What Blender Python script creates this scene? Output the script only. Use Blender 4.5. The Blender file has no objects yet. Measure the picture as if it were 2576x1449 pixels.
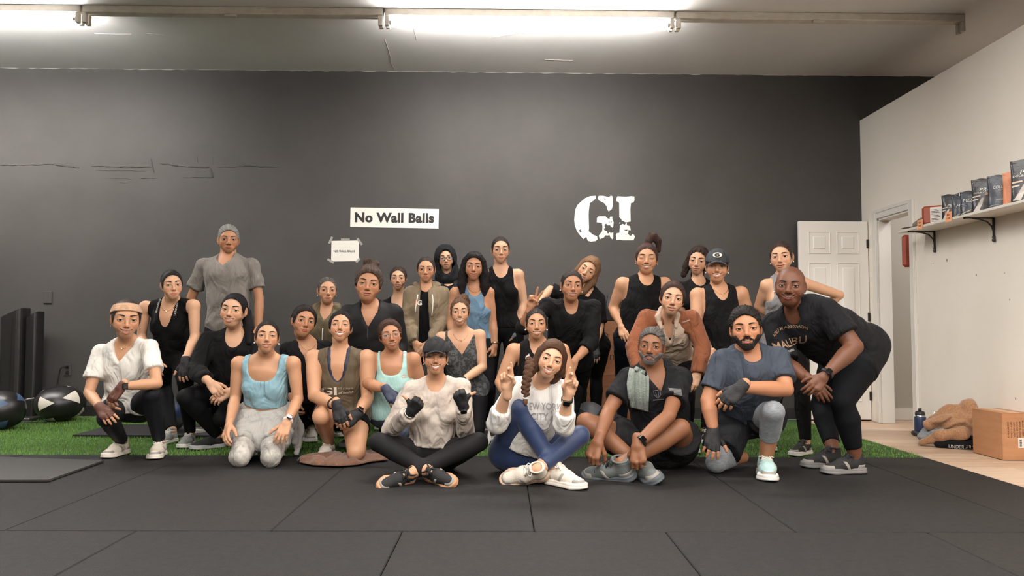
import bpy, math, random
import numpy as np
from mathutils import Vector, Matrix
from mathutils.bvhtree import BVHTree

sc = bpy.context.scene
# ------------------------------------------------------------------ camera
F, CX, CY, CAMH = 1900.0, 1288.0, 724.5, 0.90
YAW, PITCH, ROLL = math.radians(0.7), math.atan(105.5 / 1900), math.radians(0.3)
_f = np.array([math.sin(YAW) * math.cos(PITCH), math.cos(YAW) * math.cos(PITCH), math.sin(PITCH)])
_r0 = np.array([math.cos(YAW), -math.sin(YAW), 0.0])
_u0 = np.cross(_r0, _f)
_r = _r0 * math.cos(ROLL) + _u0 * math.sin(ROLL)
_u = _u0 * math.cos(ROLL) - _r0 * math.sin(ROLL)
CAM = np.array([0.0, 0.0, CAMH])
def ray(u, v): return _f + (u - CX) / F * _r - (v - CY) / F * _u
def W(u, v, Y):                       # the point at depth Y seen at pixel u, v
    d = ray(u, v); return CAM + d * (Y / d[1])
def Wz(u, v, z):                      # the point at height z seen at pixel u, v
    d = ray(u, v); return CAM + d * ((z - CAMH) / d[2])
def WX(u, v, X):
    d = ray(u, v); return CAM + d * (X / d[0])
def PX(p):
    q = np.asarray(p) - CAM; w = q @ _f
    return (CX + F * (q @ _r) / w, CY - F * (q @ _u) / w)
cam = bpy.data.cameras.new('camera'); camo = bpy.data.objects.new('camera', cam)
sc.collection.objects.link(camo)
cam.sensor_width = 36; cam.lens = F / 2576 * 36; cam.clip_start = 0.05; cam.clip_end = 60
camo.matrix_world = Matrix(((_r[0], _u[0], -_f[0], 0), (_r[1], _u[1], -_f[1], 0), (_r[2], _u[2], -_f[2], CAMH), (0, 0, 0, 1)))
sc.camera = camo
# ------------------------------------------------------------------ world and exposure
world = bpy.data.worlds.new('world'); sc.world = world; world.use_nodes = True
world.node_tree.nodes['Background'].inputs[0].default_value = (0.9, 0.88, 0.86, 1)
world.node_tree.nodes['Background'].inputs[1].default_value = 0.25
sc.view_settings.view_transform = 'Standard'; sc.view_settings.look = 'None'
sc.view_settings.gamma = 1; sc.view_settings.use_curve_mapping = False
sc.view_settings.exposure = 0.2
sc.cycles.max_bounces = 5; sc.cycles.diffuse_bounces = 3; sc.cycles.glossy_bounces = 2
sc.cycles.transmission_bounces = 3; sc.cycles.transparent_max_bounces = 6
# ------------------------------------------------------------------ room lights (ceiling tube rows, in front of and behind the camera)
TUBES = [  # x0, x1, y, z, watts   (the row in the picture, then the rows nearer the camera)
    (-6.5, -3.42, 6.12, 3.40, 75), (-0.93, 1.38, 6.12, 3.40, 75)]
ROOM = [(-4.4, -2.0, 3.2, 62), (-0.9, 1.5, 3.2, 78), (1.6, 3.6, 3.2, 45), (-2.6, -0.2, 0.4, 135), (0.9, 3.3, 0.4, 150), (-1.8, 1.8, -2.2, 330)]  # third entry is an extra unseen lamp added to brighten the right wall
def area(name, loc, sx, sy, w, rot=(0, 0, 0), col=(1, .965, .925)):
    l = bpy.data.lights.new(name, 'AREA'); l.shape = 'RECTANGLE'; l.size = sx; l.size_y = sy; l.energy = w; l.color = col
    o = bpy.data.objects.new(name, l); o.location = loc; o.rotation_euler = rot; sc.collection.objects.link(o); return o
for x0, x1, y, w in ROOM:
    area('ceiling_row_light', ((x0 + x1) / 2, y, 3.38), x1 - x0, 0.16, w)

# ------------------------------------------------------------------ colour and materials
def s2l(c):
    c = [x / 255.0 for x in c]
    return tuple(x / 12.92 if x <= .04045 else ((x + .055) / 1.055) ** 2.4 for x in c) + (1,)
MATS = {}
def nodes(m):
    m.use_nodes = True; nt = m.node_tree; b = nt.nodes['Principled BSDF']
    return nt, b
def N(nt, t, **kw):
    n = nt.nodes.new(t)
    for k, v in kw.items():
        if k in n.inputs: n.inputs[k].default_value = v
        else: setattr(n, k, v)
    return n
def mat(name, col, rough=.6, noise=0, nscale=40, bump=0, bscale=80, metal=0, spec=.5, coat=0, sheen=0, sss=0, col2=None,
        stretch=(1, 1, 1), detail=4, emit=0, nramp=(.35, .65), alpha=1, trans=0):
    if name in MATS: return MATS[name]
    m = bpy.data.materials.new(name); nt, b = nodes(m); MATS[name] = m
    c = s2l(col) if max(col) > 1.5 else tuple(col) + (1,)
    b.inputs['Base Color'].default_value = c; b.inputs['Roughness'].default_value = rough
    b.inputs['Metallic'].default_value = metal; b.inputs['Specular IOR Level'].default_value = spec
    if coat: b.inputs['Coat Weight'].default_value = coat; b.inputs['Coat Roughness'].default_value = .15
    if sheen: b.inputs['Sheen Weight'].default_value = sheen; b.inputs['Sheen Roughness'].default_value = .4
    if sss: b.inputs['Subsurface Weight'].default_value = sss; b.inputs['Subsurface Radius'].default_value = (.012, .004, .002); b.inputs['Subsurface Scale'].default_value = 1
    if trans: b.inputs['Transmission Weight'].default_value = trans
    if alpha < 1: b.inputs['Alpha'].default_value = alpha
    if emit: b.inputs['Emission Color'].default_value = c; b.inputs['Emission Strength'].default_value = emit
    tc = mp = None
    if noise or bump or col2:
        tc = N(nt, 'ShaderNodeTexCoord'); mp = N(nt, 'ShaderNodeMapping'); mp.inputs['Scale'].default_value = stretch
        nt.links.new(tc.outputs['Object'], mp.inputs[0])
    if noise or col2:
        n = N(nt, 'ShaderNodeTexNoise', Scale=nscale, Detail=detail, Roughness=.6); nt.links.new(mp.outputs[0], n.inputs['Vector'])
        r = N(nt, 'ShaderNodeMapRange'); r.inputs[1].default_value, r.inputs[2].default_value = nramp
        nt.links.new(n.outputs[0], r.inputs[0])
        mx = N(nt, 'ShaderNodeMix', data_type='RGBA'); nt.links.new(r.outputs[0], mx.inputs[0])
        c2 = (s2l(col2) if max(col2) > 1.5 else tuple(col2) + (1,)) if col2 else tuple(min(1, x * (1 + noise)) for x in c[:3]) + (1,)
        c1 = c if col2 else tuple(x * (1 - noise) for x in c[:3]) + (1,)
        mx.inputs[6].default_value = c1; mx.inputs[7].default_value = c2
        nt.links.new(mx.outputs[2], b.inputs['Base Color'])
    if bump:
        n2 = N(nt, 'ShaderNodeTexNoise', Scale=bscale, Detail=3); nt.links.new(mp.outputs[0], n2.inputs['Vector'])
        bp = N(nt, 'ShaderNodeBump', Strength=bump, Distance=.004); nt.links.new(n2.outputs[0], bp.inputs['Height'])
        nt.links.new(bp.outputs[0], b.inputs['Normal'])
    return m
def skin_mat(name, col, gloss=.5):
    if name in MATS: return MATS[name]
    m = bpy.data.materials.new(name); nt, b = nodes(m); MATS[name] = m
    c = s2l(col)
    at = N(nt, 'ShaderNodeAttribute', attribute_name='tint')
    sp = N(nt, 'ShaderNodeSeparateColor'); nt.links.new(at.outputs['Color'], sp.inputs[0])
    tc = N(nt, 'ShaderNodeTexCoord')
    n = N(nt, 'ShaderNodeTexNoise', Scale=14, Detail=4); nt.links.new(tc.outputs['Object'], n.inputs['Vector'])
    def mix(fac, a, bcol, f=1.0):
        mx = N(nt, 'ShaderNodeMix', data_type='RGBA')
        mm = N(nt, 'ShaderNodeMath', operation='MULTIPLY'); mm.inputs[1].default_value = f
        nt.links.new(fac, mm.inputs[0]); nt.links.new(mm.outputs[0], mx.inputs[0])
        if isinstance(a, tuple): mx.inputs[6].default_value = a
        else: nt.links.new(a, mx.inputs[6])
        mx.inputs[7].default_value = bcol; return mx.outputs[2]
    x = mix(n.outputs[0], c, (c[0] * .82, c[1] * .72, c[2] * .66, 1), .6)
    x = mix(sp.outputs[1], x, (c[0] * 1.0, c[1] * .62, c[2] * .52, 1), .75)
    lip = (min(1, c[0] * .62 + .06), c[1] * .36, c[2] * .36 + .005, 1)
    x = mix(sp.outputs[0], x, lip, .9)
    x = mix(sp.outputs[2], x, (c[0] * .30, c[1] * .27, c[2] * .27, 1), .8)
    nt.links.new(x, b.inputs['Base Color'])
    b.inputs['Roughness'].default_value = gloss; b.inputs['Specular IOR Level'].default_value = .38
    b.inputs['Subsurface Weight'].default_value = .12; b.inputs['Subsurface Radius'].default_value = (.01, .004, .002); b.inputs['Subsurface Scale'].default_value = 1
    n2 = N(nt, 'ShaderNodeTexNoise', Scale=260, Detail=2); nt.links.new(tc.outputs['Object'], n2.inputs['Vector'])
    bp = N(nt, 'ShaderNodeBump', Strength=.12, Distance=.002); nt.links.new(n2.outputs[0], bp.inputs['Height']); nt.links.new(bp.outputs[0], b.inputs['Normal'])
    return m
def hair_mat(name, col, col2=None, rough=.5):
    if name in MATS: return MATS[name]
    m = bpy.data.materials.new(name); nt, b = nodes(m); MATS[name] = m
    c = s2l(col); c2 = s2l(col2) if col2 else tuple(min(1, x * 1.7 + .001) for x in c[:3]) + (1,)
    at = N(nt, 'ShaderNodeAttribute', attribute_name='flow')
    n = N(nt, 'ShaderNodeTexNoise', Scale=1.0, Detail=5, Roughness=.7); nt.links.new(at.outputs['Vector'], n.inputs['Vector'])
    r = N(nt, 'ShaderNodeMapRange'); r.inputs[1].default_value, r.inputs[2].default_value = .42, .75; nt.links.new(n.outputs[0], r.inputs[0])
    mx = N(nt, 'ShaderNodeMix', data_type='RGBA'); mx.inputs[6].default_value = c; mx.inputs[7].default_value = c2
    nt.links.new(r.outputs[0], mx.inputs[0]); nt.links.new(mx.outputs[2], b.inputs['Base Color'])
    bp = N(nt, 'ShaderNodeBump', Strength=.9, Distance=.004); nt.links.new(n.outputs[0], bp.inputs['Height']); nt.links.new(bp.outputs[0], b.inputs['Normal'])
    b.inputs['Roughness'].default_value = rough; b.inputs['Specular IOR Level'].default_value = .14
    return m

# ------------------------------------------------------------------ meshes and objects
def mesh(name, V, faces, mats, smooth=True, mi=None, attrs=None):
    """faces: list of (n,k) int arrays or of python lists"""
    me = bpy.data.meshes.new(name)
    V = np.asarray(V, np.float32)
    fl = []
    if isinstance(faces, np.ndarray): faces = [faces]
    if len(faces) and not isinstance(faces[0], np.ndarray):
        by = {}
        for f in faces: by.setdefault(len(f), []).append(f)
        order = None
        faces = [np.array(x, np.int32) for x in by.values()]
    faces = [f for f in faces if len(f)]
    loops = np.concatenate([f.ravel() for f in faces]).astype(np.int32)
    sizes = np.concatenate([np.full(len(f), f.shape[1], np.int32) for f in faces])
    starts = np.concatenate([[0], np.cumsum(sizes)[:-1]]).astype(np.int32)
    me.vertices.add(len(V)); me.vertices.foreach_set('co', V.ravel())
    me.loops.add(len(loops)); me.loops.foreach_set('vertex_index', loops)
    me.polygons.add(len(sizes)); me.polygons.foreach_set('loop_start', starts)
    me.update(calc_edges=True)
    me.polygons.foreach_set('use_smooth', np.full(len(sizes), smooth, bool))
    if mi is not None: me.polygons.foreach_set('material_index', np.asarray(mi, np.int32))
    for m in (mats if isinstance(mats, (list, tuple)) else [mats]): me.materials.append(m)
    for k, (kind, data) in (attrs or {}).items():
        a = me.attributes.new(k, kind, 'POINT')
        a.data.foreach_set('color' if kind == 'FLOAT_COLOR' else 'vector', np.asarray(data, np.float32).ravel())
    me.update()
    return me
def link(name, data, parent=None, loc=None, **props):
    o = bpy.data.objects.new(name, data); sc.collection.objects.link(o)
    if parent is not None: o.parent = parent
    if loc is not None: o.location = loc
    for k, v in props.items(): o[k] = v
    return o
def tag(o, label, cat, group=None):
    o['label'] = label; o['category'] = cat
    if group: o['group'] = group
    return o
def empty(name, loc=(0, 0, 0), rz=0):
    o = link(name, None, None, loc); o.rotation_euler = (0, 0, rz); return o
class MB:
    """collects boxes, tubes, lathes into one mesh"""
    def __init__(s): s.v = []; s.f = []; s.m = []
    def add(s, V, Fc, m=0):
        n = sum(len(x) for x in s.v); s.v.append(np.asarray(V, float).reshape(-1, 3))
        for f in Fc: s.f.append([i + n for i in f]); s.m.append(m)
        return s
    def box(s, x0, y0, z0, x1, y1, z1, m=0, M=None):
        V = np.array([(x, y, z) for x in (x0, x1) for y in (y0, y1) for z in (z0, z1)], float)
        if M is not None: V = V @ np.array(M)[:3, :3].T + np.array(M)[:3, 3]
        return s.add(V, [(0, 1, 3, 2), (4, 6, 7, 5), (0, 4, 5, 1), (2, 3, 7, 6), (0, 2, 6, 4), (1, 5, 7, 3)], m)
    def bbox(s, x0, y0, z0, x1, y1, z1, b=.004, m=0, M=None):
        """bevelled box"""
        bm_v = []; fs = []
        c = np.array([(x0 + x1) / 2, (y0 + y1) / 2, (z0 + z1) / 2]); e = np.array([x1 - x0, y1 - y0, z1 - z0]) / 2
        idx = {}
        for sx in (-1, 1):
            for sy in (-1, 1):
                for sz in (-1, 1):
                    for k in range(3):
                        q = np.array([sx, sy, sz]) * (e - b); q[k] += b * (sx, sy, sz)[k]
                        idx[(sx, sy, sz, k)] = len(bm_v); bm_v.append(c + q)
        def q(f): 
            P = np.array([bm_v[i] for i in f]); n = np.cross(P[1] - P[0], P[2] - P[0])
            if n @ (P.mean(0) - c) < 0: f = f[::-1]
            fs.append(tuple(f))
        S = (-1, 1)
        for k in range(3):
            a, bb = [(1, 2), (0, 2), (0, 1)][k]
            for sk in S:
                f = []
                for sa, sb in ((-1, -1), (1, -1), (1, 1), (-1, 1)):
                    t = [0, 0, 0]; t[k] = sk; t[a] = sa; t[bb] = sb; f.append(idx[tuple(t) + (k,)])
                q(f)
            for sa in S:
                for sb in S:
                    t0 = [0, 0, 0]; t1 = [0, 0, 0]; t0[k] = -1; t1[k] = 1
                    t0[a] = t1[a] = sa; t0[bb] = t1[bb] = sb
                    q([idx[tuple(t0) + (a,)], idx[tuple(t1) + (a,)], idx[tuple(t1) + (bb,)], idx[tuple(t0) + (bb,)]])
        for sx in S:
            for sy in S:
                for sz in S: q([idx[(sx, sy, sz, k)] for k in range(3)])
        V = np.array(bm_v)
        if M is not None: V = V @ np.array(M)[:3, :3].T + np.array(M)[:3, 3]
        return s.add(V, fs, m)
    def tube(s, P, r, n=8, m=0, closed=False, flat=None):
        """tube along points; r number or list; flat=(axis, factor)"""
        P = np.asarray(P, float); k = len(P); r = np.full(k, r) if np.isscalar(r) else np.asarray(r)
        T = np.gradient(P, axis=0)
        if closed: T = np.roll(P, -1, 0) - np.roll(P, 1, 0)
        T /= np.linalg.norm(T, axis=1)[:, None] + 1e-12
        up = np.array([0, 0, 1.]) if abs(T[0][2]) < .9 else np.array([1., 0, 0])
        V = []; a = np.cross(T[0], up); a /= np.linalg.norm(a)
        for i in range(k):
            a = a - T[i] * (a @ T[i]); a /= np.linalg.norm(a) + 1e-12; b = np.cross(T[i], a)
            for j in range(n):
                t = 2 * math.pi * j / n; o = (a * math.cos(t) + b * math.sin(t)) * r[i]
                if flat is not None: w, f = flat; w = np.asarray(w); o = o - w * (o @ w) * (1 - f)
                V.append(P[i] + o)
        fs = []
        for i in range(k if closed else k - 1):
            i2 = (i + 1) % k
            for j in range(n): fs.append((i * n + j, i * n + (j + 1) % n, i2 * n + (j + 1) % n, i2 * n + j))
        if not closed: fs.append(tuple(range(n))[::-1]); fs.append(tuple((k - 1) * n + j for j in range(n)))
        return s.add(V, fs, m)
    def lathe(s, prof, n=24, c=(0, 0, 0), m=0, cap=True):
        V = [(c[0] + r * math.cos(2 * math.pi * j / n), c[1] + r * math.sin(2 * math.pi * j / n), c[2] + z) for r, z in prof for j in range(n)]
        fs = [(i * n + j, i * n + (j + 1) % n, (i + 1) * n + (j + 1) % n, (i + 1) * n + j) for i in range(len(prof) - 1) for j in range(n)]
        if cap: fs.append(tuple(range(n))[::-1]); fs.append(tuple((len(prof) - 1) * n + j for j in range(n)))
        return s.add(V, fs, m)
    def prism(s, pts, y0, y1, m=0):
        """outline in x,z extruded from y0 to y1"""
        n = len(pts); V = [(x, y0, z) for x, z in pts] + [(x, y1, z) for x, z in pts]
        return s.add(V, [tuple(range(n)), tuple(range(n, 2 * n))[::-1]] + [(i, i + n, (i + 1) % n + n, (i + 1) % n) for i in range(n)], m)
    def mesh(s, name, mats, smooth=False):
        me = bpy.data.meshes.new(name); me.from_pydata([tuple(map(float, x)) for x in np.concatenate(s.v)], [], s.f)
        for mm in (mats if isinstance(mats, (list, tuple)) else [mats]): me.materials.append(mm)
        me.polygons.foreach_set('material_index', s.m)
        me.polygons.foreach_set('use_smooth', np.full(len(s.f), smooth, bool)); me.update(); return me
    def obj(s, name, mats, parent=None, loc=None, smooth=False, **pr):
        return link(name, s.mesh(name, mats, smooth), parent, loc, **pr)

# ------------------------------------------------------------------ signed distance tools
def smin(a, b, k):
    if k <= 0: return np.minimum(a, b)
    h = np.maximum(k - np.abs(a - b), 0) / k
    return np.minimum(a, b) - h * h * (k * .25)
def smax(a, b, k): return -smin(-a, -b, k)
def seg(p, a, b, ra, rb=None, w=None, s=1.0):
    """tapered capsule; w,s = flattened along unit w by factor s"""
    a = np.asarray(a, np.float32); b = np.asarray(b, np.float32); rb = ra if rb is None else rb
    q = p - a; ab = b - a
    if w is not None:
        w = np.asarray(w, np.float32); f = 1 / s - 1
        q = q + (q @ w)[..., None] * (w * f); ab = ab + (ab @ w) * f * w
    L = float(ab @ ab)
    if L > 1e-10:
        t = np.clip((q @ ab) / L, 0, 1); q = q - t[..., None] * ab; r = ra + t * (rb - ra)
    else: r = ra
    n = np.sqrt((q * q).sum(-1)) + 1e-9
    d = n - r
    if w is not None: d = d / np.sqrt(1 + ((q @ w) / n) ** 2 * (1 / s ** 2 - 1))
    return d
def ell(p, c, r):
    c = np.asarray(c, np.float32); r = np.asarray(r, np.float32)
    q = (p - c); k0 = np.sqrt(((q / r) ** 2).sum(-1)); k1 = np.sqrt(((q / (r * r)) ** 2).sum(-1)) + 1e-9
    return k0 * (k0 - 1) / k1
def snets(A, o, h):
    ins = A < 0
    tot = np.zeros(tuple(n - 1 for n in A.shape), np.int8)
    C = [(i, j, k) for i in (0, 1) for j in (0, 1) for k in (0, 1)]
    nx, ny, nz = A.shape
    for i, j, k in C: tot += ins[i:nx - 1 + i, j:ny - 1 + j, k:nz - 1 + k]
    act = (tot > 0) & (tot < 8)
    I = np.argwhere(act)
    if not len(I): return np.zeros((0, 3)), np.zeros((0, 4), np.int32)
    idx = np.full(act.shape, -1, np.int32); idx[act] = np.arange(len(I))
    val = {c: A[I[:, 0] + c[0], I[:, 1] + c[1], I[:, 2] + c[2]] for c in C}
    acc = np.zeros((len(I), 3)); cnt = np.zeros(len(I))
    for a in C:
        for ax in range(3):
            if a[ax]: continue
            b = list(a); b[ax] = 1; b = tuple(b)
            va, vb = val[a], val[b]; m = (va < 0) != (vb < 0)
            t = va[m] / (va[m] - vb[m]); pos = np.tile(np.array(a, float), (m.sum(), 1)); pos[:, ax] += t
            acc[m] += pos; cnt[m] += 1
    V = np.asarray(o) + h * (I + acc / cnt[:, None])
    Q = []
    for ax in range(3):
        sl0 = [slice(1, -1)] * 3; sl1 = [slice(1, -1)] * 3; sl0[ax] = slice(0, -1); sl1[ax] = slice(1, None)
        s0, s1 = ins[tuple(sl0)], ins[tuple(sl1)]
        E = np.argwhere(s0 != s1); inside0 = s0[tuple(E.T)]
        b_, c_ = [(1, 2), (2, 0), (0, 1)][ax]
        base = E.copy(); base[:, b_] += 1; base[:, c_] += 1
        def cell(db, dc):
            x = base.copy(); x[:, b_] += db; x[:, c_] += dc; return idx[x[:, 0], x[:, 1], x[:, 2]]
        q = np.stack([cell(-1, -1), cell(0, -1), cell(0, 0), cell(-1, 0)], 1)
        q[~inside0] = q[~inside0][:, ::-1]; Q.append(q)
    Q = np.concatenate(Q); Q = Q[(Q >= 0).all(1)]
    return V, Q.astype(np.int32)
def gridpts(lo, hi, h):
    lo = np.asarray(lo, float); hi = np.asarray(hi, float); n = np.ceil((hi - lo) / h).astype(int) + 1
    ax = [np.float32(lo[i]) + np.float32(h) * np.arange(n[i], dtype=np.float32) for i in range(3)]
    G = np.stack(np.meshgrid(*ax, indexing='ij'), -1); return G, lo
class Fld:
    """grid distance field; each shape is evaluated only near itself"""
    def __init__(s, lo, hi, h):
        s.G, s.o = gridpts(lo, hi, h); s.h = h; s.n = np.array(s.G.shape[:3])
    def new(s): return np.full(s.G.shape[:3], .25, np.float32)
    def seg(s, A, a, b, ra, rb=None, k=.02, w=None, sc=1.0, pad=.05):
        a = np.asarray(a, float); b = np.asarray(b, float); rb = ra if rb is None else rb; R = max(ra, rb) * max(1, sc) + pad
        lo = np.maximum(((np.minimum(a, b) - R - s.o) / s.h).astype(int), 0); hi = np.minimum(((np.maximum(a, b) + R - s.o) / s.h).astype(int) + 2, s.n)
        if (hi <= lo).any(): return
        sl = tuple(slice(l, u) for l, u in zip(lo, hi))
        A[sl] = smin(A[sl], seg(s.G[sl], a, b, ra, rb, w, sc), k)
    def net(s, A): return snets(A, s.o, s.h)
def wrinkle(p, amp, fr=1.0, ph=0.0, ax=(0, 0, 1)):
    x, y, z = p[..., 0] * fr, p[..., 1] * fr, p[..., 2] * fr
    d = ax[0] * x + ax[1] * y + ax[2] * z
    return amp * (np.sin(44 * d + 3.1 * np.sin(17 * x + ph) + 2.3 * np.sin(13 * y + 9 * z + ph)) * .6
                  + np.sin(31 * x - 27 * d + 2.2 * np.sin(21 * z + 2 * ph) + ph) * .5) * (.6 + .4 * np.sin(9 * x + 11 * z + ph))
def nrm(v): v = np.asarray(v, float); return v / (np.linalg.norm(v) + 1e-12)
# ------------------------------------------------------------------ heads
def _jawx(z, hp):                       # sideways scale of the skull at height z
    return hp['fw'] * (1 + hp['jaw'] * np.clip(-(z + .01) / .09, 0, 1) + hp.get('temple', 0) * np.clip((z - .02) / .08, 0, 1))
def skull(p): return ell(p, (0, -.018, .022), (.0715, .090, .082))
def skull2(p): return smin(skull(p), ell(p, (0, .016, -.004), (.0630, .064, .086)), .03)
def carve(m, mw, mo): return ell(m, (0, .084 - 3 * mw * mw, -.0602 - mo * .0022), (mw * .93, .018, -.0 + .0014 + .0072 * mo))
def head_sdf(P, hp, mouth=True):
    p = P.copy(); p[..., 0] = p[..., 0] / _jawx(p[..., 2], hp)
    q = p.copy(); q[..., 0] = np.abs(q[..., 0])
    fat, sm, mo = hp['fat'], hp['smile'], hp['open']
    d = skull2(p)
    d = smin(d, seg(p, (0, .03, -.05), (0, .047 + hp['chin'] * .006, -.080), .036 + fat * .008, .0215 + fat * .006), .022)
    d = smin(d, seg(q, (.044, .002, -.034), (.015, .046, -.079), .019 + fat * .007, .016 + fat * .006), .024)
    d = smin(d, seg(q, (.037, .050, -.024), (.040, .046, -.034), .0225 + sm * .002 + fat * .004), .018)
    d = smin(d, seg(q, (0, .070, .021), (.036, .060, .022), .0095 + hp['brow'] * .003), .018)
    d = smin(d, seg(p, (0, -.020, -.05), hp.get('nkp', (0, -.036, -.13)), hp['neck'], hp['neck'] * .9), .025)
    if fat > .3: d = smin(d, seg(p, (0, .018, -.074), (0, -.01, -.09), .032 + fat * .006), .03)
    # eyes
    ey = (.0330, .0640, .001)
    d = smax(d, -(seg(q, (.032, .0945, .003), (.039, .090, .003), .0170)), .014)
    d = smin(d, seg(q, ey, ey, .0165), .004)
    # nose
    nw = hp['nose']
    d = smin(d, seg(p, (0, .077, .010), (0, .0955, -.025), .0068, .0085 * nw), .012)
    d = smin(d, seg(p, (0, .0975, -.0275), (0, .0975, -.0275), .0100 * nw), .006)
    d = smin(d, seg(q, (.0115 * nw, .0885, -.0330), (.0115 * nw, .0845, -.031), .0072), .005)
    d = smax(d, -seg(q, (.0058 * nw, .0975, -.0405), (.0068 * nw, .0915, -.0375), .0030), .002)
    # mouth in a space bent upward at the corners
    m = q.copy(); m[..., 2] = m[..., 2] - sm * 13.0 * q[..., 0] ** 2
    d = smin(d, ell(m, (0, .058, -.060), (.038, .0240, .026)), .018)
    mw = .0265 + .0110 * sm
    yc = .0845 - 13 * mw * mw
    up, lo = -.0562 + mo * .0016, -.0645 - mo * .0088
    c = (mw, yc - .001, -.0603 - mo * .0015)
    full = hp.get('lips', 1.0)
    U = smin(seg(m, c, (.007, .0832, up), .0016, .0038 * full), seg(m, (.007, .0832, up), (0, .0838, up - .0006), .0034 * full, .0030 * full), .003)
    Lw = smin(seg(m, c, (.012, .0805, lo), .0016, .0040 * full), seg(m, (.012, .0805, lo), (0, .0825, lo - .0008), .0040 * full, .0046 * full), .004)
    d = smin(smin(d, U, .0035), Lw, .0035)
    if mo > 0 and mouth:
        d = smax(d, -carve(m, mw, mo), .0010)
    else: d = smax(d, -seg(m, (0, .0885, -.0600), (mw, yc + .002, -.0603), .0014), .002)
    # smile folds
    d = smax(d, -seg(q, (.0195 * nw, .0905, -.030), (mw + .0075, .0735, -.049), .0020 + .001 * sm, .0006), .009)
    # ears
    e = q - np.array((.0715, -.012, -.008), np.float32)
    e[..., 0] -= -e[..., 1] * .35
    er = ell(e, (0, 0, 0), (.0075, .0175, .0310)); er = smax(er, -ell(e, (.0085, .002, .002), (.007, .0095, .0185)), .003)
    d = smin(d, er, .004)
    # lids are opened last
    if hp['eye'] > 0: d = smax(d, -ell(q, (ey[0], .084, ey[2] - .0004), (.0158, .022, hp['eye'] * 1.15)), .0008)
    lipd = np.minimum(U, Lw)
    return d, lipd, m
HEADPTS = {}
def head_dirs(na=98, ne=80):
    k = (na, ne)
    if k in HEADPTS: return HEADPTS[k]
    t = np.linspace(-1, 1, na, endpoint=False)
    az = math.pi * (.36 * t + .64 * t ** 3)
    e = np.linspace(-math.pi / 2, math.pi / 2, 2001); dens = 1 + 1.7 * np.exp(-((e + .22) / .45) ** 4)
    cum = np.cumsum(dens); cum = (cum - cum[0]) / (cum[-1] - cum[0])
    el = np.interp(np.linspace(0, 1, ne + 2)[1:-1], cum, e)
    A, E = np.meshgrid(az, el)
    D = np.stack([np.sin(A) * np.cos(E), np.cos(A) * np.cos(E), np.sin(E)], -1).reshape(-1, 3)
    D = np.concatenate([D, [[0, 0, -1], [0, 0, 1]]]).astype(np.float32)
    i = np.arange(ne - 1)[:, None]; j = np.arange(na)[None]; j2 = (j + 1) % na
    Q = np.stack([i * na + j, (i + 1) * na + j, (i + 1) * na + j2, i * na + j2], -1).reshape(-1, 4)
    jj = np.arange(na); b, tp = na * ne, na * ne + 1
    T = np.concatenate([np.stack([np.full(na, b), jj, (jj + 1) % na], 1), np.stack([np.full(na, tp), (ne - 1) * na + (jj + 1) % na, (ne - 1) * na + jj], 1)])
    HEADPTS[k] = (D, Q.astype(np.int32), T.astype(np.int32)); return HEADPTS[k]
HC = np.array((0, -.004, -.010), np.float32)
def trace(D, hp, o=HC, r0=.20, n=17):
    r = np.full(len(D), r0, np.float32)
    for i in range(n):
        d = head_sdf(o + D * r[:, None], hp)[0]; r = np.maximum(r - d * .82, .02)
    return o + D * r[:, None]
def surf_y(x, z, hp):                   # front surface of the face at x, z (no mouth or eye opening)
    h2 = dict(hp, eye=0)
    P = np.stack([np.asarray(x, np.float32), np.full(len(x), .16, np.float32), np.asarray(z, np.float32)], -1)
    for i in range(22):
        d = head_sdf(P, h2)[0]; P[:, 1] -= d * .8
    return P[:, 1]
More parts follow.
